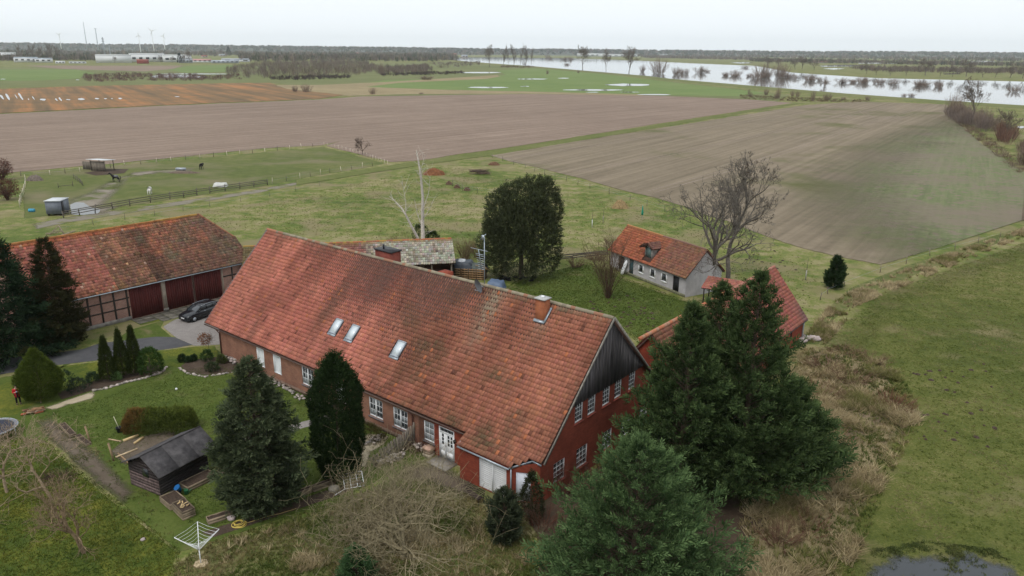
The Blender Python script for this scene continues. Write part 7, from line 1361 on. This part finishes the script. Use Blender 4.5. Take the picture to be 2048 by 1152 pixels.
# ------------------------------------------------------------------ far trees, thickets, buildings, masts
def far_tree_meshes(seed, form):
    """unit-size bare tree (height 1): trunk and crown"""
    r = np.random.default_rng(seed)
    if form == 'poplar': sg = grow(r, .9, .014, spread=.40, levels=3, n0=18, up=.5, first=.12, kids=(7, 5, 4), lr=.42, minr=.0030, taper=.8)
    elif form == 'round': sg = grow(r, .62, .022, spread=.72, levels=4, n0=12, up=.22, first=.2, kids=(5, 5, 4), lr=.62, minr=.0029, taper=.65)
    elif form == 'bush':
        sg = []
        for i in range(54):
            a = r.uniform(0, 6.283); t = r.random() ** .6; d = nrm(np.array([math.cos(a) * t * .55, math.sin(a) * t * .55, 1.])); q = np.array([math.cos(a) * .3 * t, math.sin(a) * .3 * t, 0]); L = r.uniform(.55, 1.0) * (1 - .35 * t)
            for j in range(4):
                d = nrm(d + r.normal(0, .12, 3)); e = q + d * L / 4; sg.append((*q, *e, .006 - .0011 * j, .006 - .0011 * (j + 1)))
                for _ in range(5): b = q + (e - q) * r.random(); td = nrm(d + r.normal(0, .6, 3)); f_ = b + td * L * r.uniform(.1, .28); sg.append((*b, *f_, .0032, .0024))
                q = e
    else: sg = grow(r, .5, .018, spread=.85, levels=3, n0=20, up=.2, first=.02, kids=(9, 7, 5), lr=.75, minr=.0030, taper=.6)
    S = np.array(sg); S[:, :6] /= max(S[:, 5].max(), .5); W = max(np.abs(S[:, 3]).max(), np.abs(S[:, 4]).max()); sg = S
    t = bark_mesh([s for s in sg[:6]], (1.5, 1.55, 1.6), r, 3, 5); c = bark_mesh([s for s in sg[6:]], (2.6, 2.4, 2.3) if form == 'bush' else (1.75, 1.75, 1.75), r, 3, 4)
    return mesh_data('trunk', t[0], t[1], M_bark, t[2]), mesh_data('crown', c[0], c[1], M_bark, c[2]), W
FT = {k: [far_tree_meshes(400 + 10 * i + j, k) for j in range(2 if k == 'poplar' else 3)] for i, k in enumerate(('poplar', 'round', 'bush'))}
FCOL = {}
_fi = [0]
def ftree(label, x, yb, yt, w, form='round', group=None, name=None, cat='tree'):
    g = G(x, yb, .15); h = height_at(x, yb, yt); t, c, W = FT[form][_fi[0] % len(FT[form])]; _fi[0] += 1; sx = (w / 2 / PXM(x, yb)) / W * 1.1
    root = thing(name or 'bare_tree', label, cat, g, random.uniform(0, 6), group); root.scale = (sx, sx, h)
    put('trunk', t, root); put('crown', c, root); return root
def series(lst, text, group, form, **k):
    for i, (x, yb, yt, w) in enumerate(lst): ftree(text.format(n=nth(i)), x, yb, yt, w, form, group, **k)
ftree('single tall bare tree standing left of the poplar group on the river bank', 979, 134, 88, 26, 'round')
series([(1006, 134, 92, 16), (1017, 133, 86, 16), (1028, 134, 88, 18), (1040, 133, 86, 18), (1051, 134, 90, 16), (1062, 133, 92, 18)], '{n} from left in the bare poplar group at the river bend', 'poplar group at the river bend', 'poplar')
ftree('leftmost of three big round bare trees at the water, with the flooded meadow behind', 1165, 141, 89, 40); ftree('middle of three big round bare trees at the water', 1212, 145, 95, 32); ftree('rightmost of three big round bare trees at the water', 1258, 148, 91, 42)
ftree('wide low bare tree standing in the flood right of the three big trees', 1318, 147, 112, 46, 'bush'); ftree('small bare tree in the water left of the wide low one', 1284, 144, 124, 16, 'bush')
_fl = [(1352, 150, 130, 24), (1362, 148, 132, 16), (1399, 146, 128, 34), (1450, 152, 142, 18), (1472, 152, 138, 34), (1525, 156, 122, 52), (1562, 155, 118, 44), (1590, 158, 148, 16), (1618, 162, 144, 34), (1650, 170, 148, 10), (1683, 166, 152, 36), (1724, 166, 148, 36), (1761, 167, 153, 26), (1790, 169, 154, 28), (1842, 172, 156, 46), (1876, 174, 158, 26), (1095, 116, 108, 16), (1128, 120, 112, 22), (1140, 119, 112, 14)]
_rf = np.random.default_rng(17); _fl = sorted(_fl + [(x + _rf.uniform(-1, 1) * w * .9, yb + _rf.uniform(-2, 2.5), yb - (yb - yt) * _rf.uniform(.3, .7), w * _rf.uniform(.4, .8)) for x, yb, yt, w in _fl for _ in range(2 if w > 30 else 1)][:30])
series(_fl, '{n} from left of the willow bushes standing in the flooded river', 'willows standing in the flood', 'bush', name='flooded_willow')
series([(1470, 153, 147, 24), (1135, 130, 125, 18), (1490, 136, 130, 26), (1808, 193, 186, 16), (1824, 193, 184, 20), (2026, 184, 170, 38)], '{n} from left of the low brown islets of brush in the river', 'brush islets in the river', 'bush', name='brush_islet', cat='shrub')
series([(1500, 194, 182, 14), (1532, 190, 172, 14), (1551, 197, 184, 12), (1556, 197, 170, 14), (1584, 192, 176, 12), (1595, 194, 178, 14), (1625, 202, 176, 14), (1654, 200, 182, 26), (1686, 200, 192, 14), (1735, 200, 190, 16), (1643, 186, 176, 10), (1497, 188, 176, 8), (1095, 148, 138, 8), (1157, 146, 138, 8)], '{n} from left of the small bare bushes along the dike foot', 'bushes along the dike', 'bush', name='bank_bush', cat='shrub')
series([(1535, 137, 112, 26), (1556, 137, 114, 24), (1590, 140, 116, 26), (1604, 138, 112, 30), (1628, 140, 120, 26), (1733, 148, 124, 26), (1752, 150, 132, 24), (1780, 152, 134, 26), (1812, 152, 132, 30), (1850, 151, 116, 40), (1880, 153, 132, 30), (1905, 154, 130, 28), (1932, 153, 118, 36), (1965, 155, 134, 30), (1990, 156, 132, 28), (2020, 156, 128, 34), (2045, 157, 124, 34)], '{n} from left of the bare trees on the far river bank', 'trees on the far bank', 'round')
ftree('big bare oak above the hedgerow at the right edge', 1946, 244, 152, 78, 'round'); 
series([(1903, 232, 175, 44), (1918, 238, 190, 46), (1938, 248, 205, 48), (1965, 256, 205, 50), (1990, 262, 225, 36), (2046, 330, 272, 40), (2050, 440, 320, 26)], '{n} from left of the bare hedgerow bushes beside the wheat field', 'hedgerow beside the wheat field', 'bush', name='hedgerow_bush', cat='shrub')
ob = ftree('reddish-brown leafy bush at the end of the hedgerow', 2012, 282, 216, 60, 'round', name='russet_bush', cat='shrub')
series([(40 + i * 7.4, 119 + (i % 3), 84 + (i * 7 % 9), 17) for i in range(12)], '{n} from left in the tall poplar row behind the white halls', 'poplar row behind the white halls', 'poplar')
series([(380, 127, 96, 22), (368, 127, 108, 16), (230, 127, 112, 12), (322, 127, 110, 14), (345, 126, 112, 14), (1048, 118, 103, 14)], '{n} from left of the street trees before the white warehouses', 'trees before the warehouses', 'round')
series([(590, 183, 166, 18), (614, 184, 164, 34), (745, 188, 173, 20), (854, 159, 148, 42), (842, 188, 184, 16), (765, 150, 120, 18)], '{n} from left of the lone bushes on the reed strip', 'bushes on the reed strip', 'bush', name='lone_bush', cat='shrub')
# masses of brush: nobody could count the stems
def brush(name, pix, n, h, spread, cols, seed, w=.12, nb=20, hvar=.5):
    r = np.random.default_rng(seed); poly = wpoly(pix); lo, hi = poly.min(0), poly.max(0); P = np.zeros((0, 2))
    while len(P) < n: q = r.uniform(lo, hi, (n * 2, 2)); P = np.concatenate([P, q[in_poly(q, poly)]])
    P = P[:n]; hh = h * (1 + hvar * (fbm(P[:, 0] * .03, P[:, 1] * .03, seed) * 2 - 1)) * r.uniform(.7, 1.2, n); Q = np.repeat(P, nb, 0); k = len(Q); H = np.repeat(hh, nb); a = r.uniform(0, 6.283, k); b = r.uniform(0, 6.283, k); rad = r.uniform(0, 1, k) ** .6 * np.repeat(spread * r.uniform(.6, 1.3, n), nb); s = np.stack([np.cos(a), np.sin(a), np.zeros(k)], 1) * (w * r.uniform(.5, 1.5, k))[:, None]
    z0 = H * r.uniform(0, .5, k); top = np.sqrt(np.clip(1 - (rad / (spread * 1.35)) ** 2, .15, 1)) * H * r.uniform(.6, 1.05, k); o = np.stack([Q[:, 0] + np.cos(b) * rad * .5, Q[:, 1] + np.sin(b) * rad * .5, z0 * .6], 1); t = np.stack([Q[:, 0] + np.cos(b) * rad, Q[:, 1] + np.sin(b) * rad, top], 1)
    V = np.stack([o - s * .5, o + s * .5, t + s, t - s * .3], 1).reshape(-1, 3); cols = np.asarray(cols); C = np.repeat(cols[r.integers(0, len(cols), n)] * r.uniform(.7, 1.3, (n, 1)), nb, 0) * r.uniform(.8, 1.2, (k, 1)); return stuff(obj(name, V, np.arange(k * 4).reshape(k, 4), M_grassblade, None, C))
BG = [(.16, .125, .105), (.135, .11, .095), (.18, .145, .11)]; BP = [(.15, .09, .078), (.17, .115, .095), (.12, .08, .07)]; BE_ = [(.05, .06, .035), (.07, .075, .045)]
brush('thicket', [(165, 152), (250, 147), (330, 151), (420, 154), (480, 150), (482, 160), (400, 162), (300, 163), (170, 165)], 420, 3.2, 3.0, BP, 1)
brush('thicket', [(452, 140), (520, 129), (640, 125), (730, 126), (760, 138), (735, 150), (640, 156), (545, 158), (490, 157), (455, 156)], 1000, 8.0, 5.0, BG, 2, .14)
brush('thicket', [(540, 156), (640, 153), (700, 152), (700, 157), (600, 161), (545, 161)], 200, 3.0, 3.0, [(.06, .045, .045), (.075, .055, .05)], 3)
brush('thicket', [(745, 140), (850, 133), (865, 143), (845, 148), (760, 151)], 320, 7.5, 4.5, BG, 4, .14); brush('thicket', [(760, 150), (850, 146), (925, 144), (928, 148), (850, 151), (765, 153)], 200, 3.0, 3.0, [(.06, .045, .045), (.075, .055, .05)], 5)
brush('thicket', [(860, 128), (960, 124), (965, 131), (880, 137)], 160, 5.0, 4.0, BG, 16, .12)
brush('thicket', [(1000, 133), (1066, 133), (1068, 136), (1000, 136)], 80, 3.0, 3.0, BP, 6)
brush('far_wood', [(-300, 118), (40, 117), (190, 118), (190, 122), (-300, 124)], 700, 13, 8, BG + BE_, 7, .65, 14); brush('far_wood', [(-700, 108), (0, 106), (520, 107), (900, 107), (905, 111), (500, 113), (0, 113), (-700, 116)], 2600, 18, 11, BG + BE_, 8, 1.2, 12)
brush('far_wood', [(480, 113), (700, 111), (900, 111), (920, 119), (870, 124), (700, 124), (560, 126), (480, 124)], 1900, 16, 9, BG + BE_, 9, .75, 14); brush('far_wood', [(870, 108), (1100, 107.5), (1500, 112), (2048, 119), (2600, 126), (2600, 133), (2048, 125), (1500, 116), (1100, 110), (870, 111)], 3400, 17, 10, BG + BE_, 10, 1.2, 11)
brush('far_wood', [(1700, 137), (2048, 142), (2500, 150), (2500, 156), (2048, 150), (1730, 143)], 800, 8, 6, BG, 11, .33, 16); brush('far_wood', [(1500, 121), (1700, 125), (2048, 131), (2500, 138), (2500, 142), (2048, 134), (1700, 128), (1500, 124)], 1500, 12, 8, BG + BE_, 12, .55, 12)
brush('far_wood', [(1280, 113.5), (1500, 118.5), (1510, 121), (1290, 116.5)], 700, 12, 7, BG, 13, .65, 13)
brush('hedgerow', [(1893, 226), (1925, 230), (1965, 244), (1990, 256), (1975, 266), (1935, 258), (1898, 240)], 120, 5.5, 3.4, [(.19, .15, .13), (.16, .125, .11), (.21, .17, .14)], 24, .05, 50, .9)
brush('hedgerow', [(1996, 272), (2018, 264), (2032, 278), (2020, 292), (2000, 286)], 22, 6.0, 3.0, [(.17, .10, .075), (.14, .085, .065)], 25, .06, 60)
brush('hedgerow', [(2040, 300), (2070, 300), (2075, 345), (2045, 335)], 24, 4.0, 2.4, [(.17, .12, .09), (.14, .10, .08)], 26, .06, 44)
brush('hedge_foot', [(1893, 225), (1930, 243), (1990, 285), (2050, 340), (2060, 352), (2035, 345), (1970, 295), (1900, 232)], 260, .9, 1.6, [(.2, .16, .11), (.17, .12, .09)], 14, .05)
brush('dead_weeds', [(1480, 190), (1600, 196), (1740, 201), (1740, 206), (1600, 204), (1480, 198)], 420, .9, 1.2, [(.2, .16, .1), (.14, .11, .07)], 15, .05)
for x, yb, yt, w, lab in ((869, 112, 99, 16, 'dark spruce standing out in the far village skyline'), (832, 114, 106, 8, 'left of two small dark spruces in the far village'), (850, 114, 106, 7, 'right of two small dark spruces in the far village'), (360, 126, 108, 9, 'dark conifer before the white warehouses'), (458, 112, 95, 9, 'dark spruce over the far village roofs at left')):
    h = height_at(x, yb, yt); shell('far_spruce', lab, G(x, yb), h, w / PXM(x, yb) / 2, lambda t: max(.05, (1 - t) ** .7), (.016, .026, .018), (.025, .036, .024), n=260, ls=h * .12, m=3, wd=.3, seed=int(x), cat='conifer', trunk=.5, group='far dark spruces')
# wooded ridge on the horizon
def ridge():
    xs = np.linspace(-9000, 9000, 121); V = []; F = []
    for i, x in enumerate(xs):
        h = np.interp(x, [-9000, -4500, -1000, 2500, 5000, 9000], [52, 46, 27, 23, 23, 26]) + 7 * (float(fbm(np.array(i * .13), np.array(.5), 3)) - .5) * 2
        V += [(x, 5600, 0), (x, 6300, h), (x, 7600, h + 3), (x, 9000, 0)]
    for i in range(len(xs) - 1):
        for k in range(3): F.append((i * 4 + k, i * 4 + 4 + k, i * 4 + 5 + k, i * 4 + 1 + k))
    return V, F, xs
V, F, xs = ridge(); tag(obj('hill', V, F, MAT('hill_forest_floor', (.05, .055, .04), .95, .3, .01), smooth=True), kind='structure')
r = np.random.default_rng(55); n = 6500; x = r.uniform(-7500, 7500, n); y = 5600 + r.uniform(0, 1, n) ** .7 * 1500; hz = np.interp(x, xs, [v[2] for v in V[1::4]]); z = np.interp(y, [5600, 6300, 7600], [0, 1, 1]) * hz; nb = 9; H = r.uniform(12, 22, n)
Q = np.repeat(np.stack([x, y, z], 1), nb, 0); k = len(Q); Hk = np.repeat(H, nb); P = Q + r.normal(0, 1, (k, 3)) * np.array([6, 6, 0]) + np.stack([np.zeros(k), np.zeros(k), Hk * r.uniform(.2, 1, k)], 1); a = r.uniform(0, 6.28, k); sv = np.stack([np.cos(a), np.sin(a), np.zeros(k)], 1) * 7; Vq = np.stack([P - sv, P + sv, P + np.stack([r.normal(0, 3, k), np.zeros(k), Hk * .35], 1), P - np.stack([np.zeros(k), np.zeros(k), Hk * .4], 1)], 1)
C = np.repeat(np.asarray(BG + BE_ + BE_)[r.integers(0, 7, n)], nb, 0) * r.uniform(.6, 1.1, (k, 1)); V4 = np.stack([Vq[:, 3], Vq[:, 1], Vq[:, 2], Vq[:, 0]], 1).reshape(-1, 3); stuff(obj('far_forest', V4, np.arange(k * 4).reshape(k, 4), M_grassblade, None, C))
# ---- buildings on the far plain
M_hall = MAT('hall_cladding', (.62, .63, .64), .6, .06, .05); M_hallg = MAT('hall_grey', (.33, .35, .38), .6, .1, .05); M_redr = MAT('far_red_roof', (.26, .09, .07), .8, .15, .2); M_pink = MAT('far_pink_roof', (.42, .22, .21), .8, .1, .2); M_farw = MAT('far_wall', (.45, .42, .39), .8, .15, .2)
def hall(label, x0, x1, yb, yt, wallm=M_hall, roofm=M_hall, depth=40, gable=0.0, wins=0, name='hall', group=None, cat='building'):
    a, b = G(x0, yb), G(x1, yb); L = np.hypot(*(b - a)[:2]); h = height_at((x0 + x1) / 2, yb, yt) ; root = thing(name, label, cat, a, math.atan2(b[1] - a[1], b[0] - a[0]), group); he = h * (1 - gable)
    MB().box(0, L, 0, depth, 0, he).build('wall', wallm, root); o = h * .02
    if gable: MB().prism([(-o, -o, he), (-o, depth / 2, h), (-o, depth + o, he)][::-1], (L + 2 * o, 0, 0)).build('roof', roofm, root)
    else: MB().box(-o, L + o, -o, depth + o, he + .01, he + h * .07).build('roof', roofm, root)
    for k in range(wins): w = L / wins; MB().box(w * (k + .25), w * (k + .75), -.15, -.02, h * .35, h * .62).build('window', M_glass, root)
    return root
hall('white warehouse with blank front at the left of the far industrial estate', 192, 264, 125.5, 110.5, depth=70, wins=0); hall('long white warehouse set back behind the blank-fronted one', 262, 330, 124, 108, depth=80, wins=5); hall('white warehouse at the right end of the industrial row', 328, 384, 124.5, 110.5, depth=60, wins=4)
hall('small red barn before the white warehouses', 274, 298, 127.2, 118.5, MAT('far_red_wood', (.22, .045, .035), .8, .1, .2), M_redr, 14, .45); hall('grey hall with dark windows right of the warehouses', 358, 386, 126, 117.5, M_hallg, M_hallg, 25, 0, 4); hall('low hall with pink roof far behind the left field', 386, 424, 125, 118, M_hall, M_pink, 25, .5, 4)
hall('long grey flat hall right of the pink-roofed one', 424, 478, 126.5, 120.5, M_hallg, M_zinc, 22, .3, 6); hall('pale grey hall behind the long flat one', 446, 500, 124, 117, M_hall, M_hallg, 30, .4, 3); hall('white hall cut by the left edge, behind the poplars', -20, 33, 115, 105, depth=40, wins=2); hall('low white hall left of the poplar row', 28, 75, 124.5, 114, M_hall, M_zinc, 30, .2, 4); hall('low white hall below the poplar row', 70, 104, 125, 116, M_hall, M_zinc, 30, .2, 3)
hall('tiny white shed row left of the warehouses', 111, 130, 127, 122, M_hall, M_hall, 8, .3, 3); hall('second tiny white shed row left of the warehouses', 138, 172, 127, 123, M_hall, M_hallg, 10, .3, 4); hall('white building on the horizon beyond the river', 1170, 1210, 113, 107, depth=60, wins=4); hall('long white building right of it beyond the river', 1213, 1275, 113.5, 109, M_hall, M_hall, 60, 0, 5); hall('small white house beyond the river bend', 1324, 1336, 112.5, 108, M_hall, M_hallg, 20, .4, 1)
hall('pale greenhouse strip beyond the far bank', 1675, 1736, 125, 122.4, M_hall, M_hall, 40, .3, 6); hall('second greenhouse strip beyond the far bank', 1740, 1795, 128, 125.6, M_hall, M_hall, 40, .3, 5); hall('white hall right of the far bank trees', 1960, 1990, 125.5, 122, M_hall, M_hall, 40, .3, 3); hall('red-brown roofs on the far plain beyond the greenhouses', 1640, 1670, 126, 122.5, M_farw, M_redr, 30, .6, 3)
r = np.random.default_rng(66); hx = [530, 545, 558, 571, 585, 598, 608, 622, 634, 646, 662, 690, 712, 735, 790, 812, 905, 925, 440, 405]
for i, x in enumerate(sorted(hx)): yb = 112 + r.uniform(-1.5, 3.5); hall('{} house from the left in the far village'.format(nth(i)), x, x + r.uniform(7, 12), yb, yb - r.uniform(4.5, 6), MAT('village_wall', tuple(np.array((.42, .37, .33)) * r.uniform(.7, 1.2)), .8, .1, .2), [M_redr, M_hallg, M_redr][i % 3], 12, .5, 2, 'village_house', 'houses of the far village', 'house')
# ---- masts and wind turbines
def mast(label, x, yb, yt, w, arms=(), name='radio_mast', k=1.0):
    g = G(x, yb); h = height_at(x, yb, yt); root = thing(name, label, 'mast', g); s = w / PXM(x, yb) / 2; m = MB()
    for dx, dy in ((-1, -1), (1, -1), (1, 1), (-1, 1)): m.bar((dx * s, dy * s, 0), (dx * s * .35, dy * s * .35, h), s * .35)
    n = 14
    for j in range(n):
        z0, z1 = h * j / n, h * (j + 1) / n; q0, q1 = s * (1 - .65 * j / n), s * (1 - .65 * (j + 1) / n); m.bar((-q0, -q0, z0), (q1, -q1, z1), s * .2); m.bar((q0, q0, z0), (-q1, q1, z1), s * .2)
    m.build('lattice', M_grey, root)
    for (z, l) in arms: MB().box(-l * s, l * s, -s, s, h * z, h * z + s * 1.2).build('platform', M_grey, root)
mast('tallest thin lattice mast on the left horizon', 176, 108, 44, 1.2, ((.98, .8),)); mast('lattice mast with a crossbar right of the tallest one', 198, 108, 57, 1.4, ((.985, 3.2), (.78, 1.2))); mast('short dark mast with stacked platforms above the warehouse', 211, 118, 74, 2.4, ((.9, 1.6), (.8, 1.6), (.62, 1.2))); mast('stub mast right of the dark platform mast', 222, 118, 92, 1.6, ((.9, 1.2),))
def turbine(label, x, yb, yhub, blade, a0):
    g = G(x, yb); h = height_at(x, yb, yhub); root = thing('wind_turbine', label, 'wind turbine', g, 0, 'wind turbines on the horizon'); L = blade / PXM(x, yb); MB().tube([(0, 0, 0), (0, 0, h)], [2.6, 1.4], 10).build('tower', M_white, root); MB().box(-1.8, 1.8, -2.5, 5, h - 1.5, h + 2).build('nacelle', M_white, root)
    for k in range(3): a = a0 + k * 2.0944; d = (math.cos(a), math.sin(a)); MB().loft([[(d[0] * q - d[1] * w, -3.2, h + d[1] * q + d[0] * w), (d[0] * q, -3.6, h + d[1] * q), (d[0] * q + d[1] * w, -3.2, h + d[1] * q - d[0] * w)] for q, w in ((0, 1.2), (L * .2, 2.0), (L, .4))]).build('blade', M_white, root)
turbine('leftmost wind turbine on the horizon above the poplars', 124, 106, 69, 8, .6); turbine('wind turbine right of the lattice masts', 282, 108, 71, 8, 1.57); turbine('nearest and tallest wind turbine on the horizon', 309, 108, 62, 11, 2.4); turbine('rightmost small wind turbine on the horizon', 331, 107.5, 72, 8, 1.1)
# ------------------------------------------------------------------ the air
M_haze = bpy.data.materials.new('haze'); M_haze.use_nodes = True; nt = M_haze.node_tree; nt.nodes.clear(); pv = nt.nodes.new('ShaderNodeVolumePrincipled'); pv.inputs['Color'].default_value = (.88, .94, 1.0, 1); pv.inputs['Density'].default_value = 5.5e-5; pv.inputs['Anisotropy'].default_value = .2; mo = nt.nodes.new('ShaderNodeOutputMaterial'); nt.links.new(pv.outputs[0], mo.inputs['Volume'])
hz_ = MB().box(-10400, 10400, -3400, 10400, -1.5, 190).build('haze', M_haze, uv=False); hz_['kind'] = 'stuff'
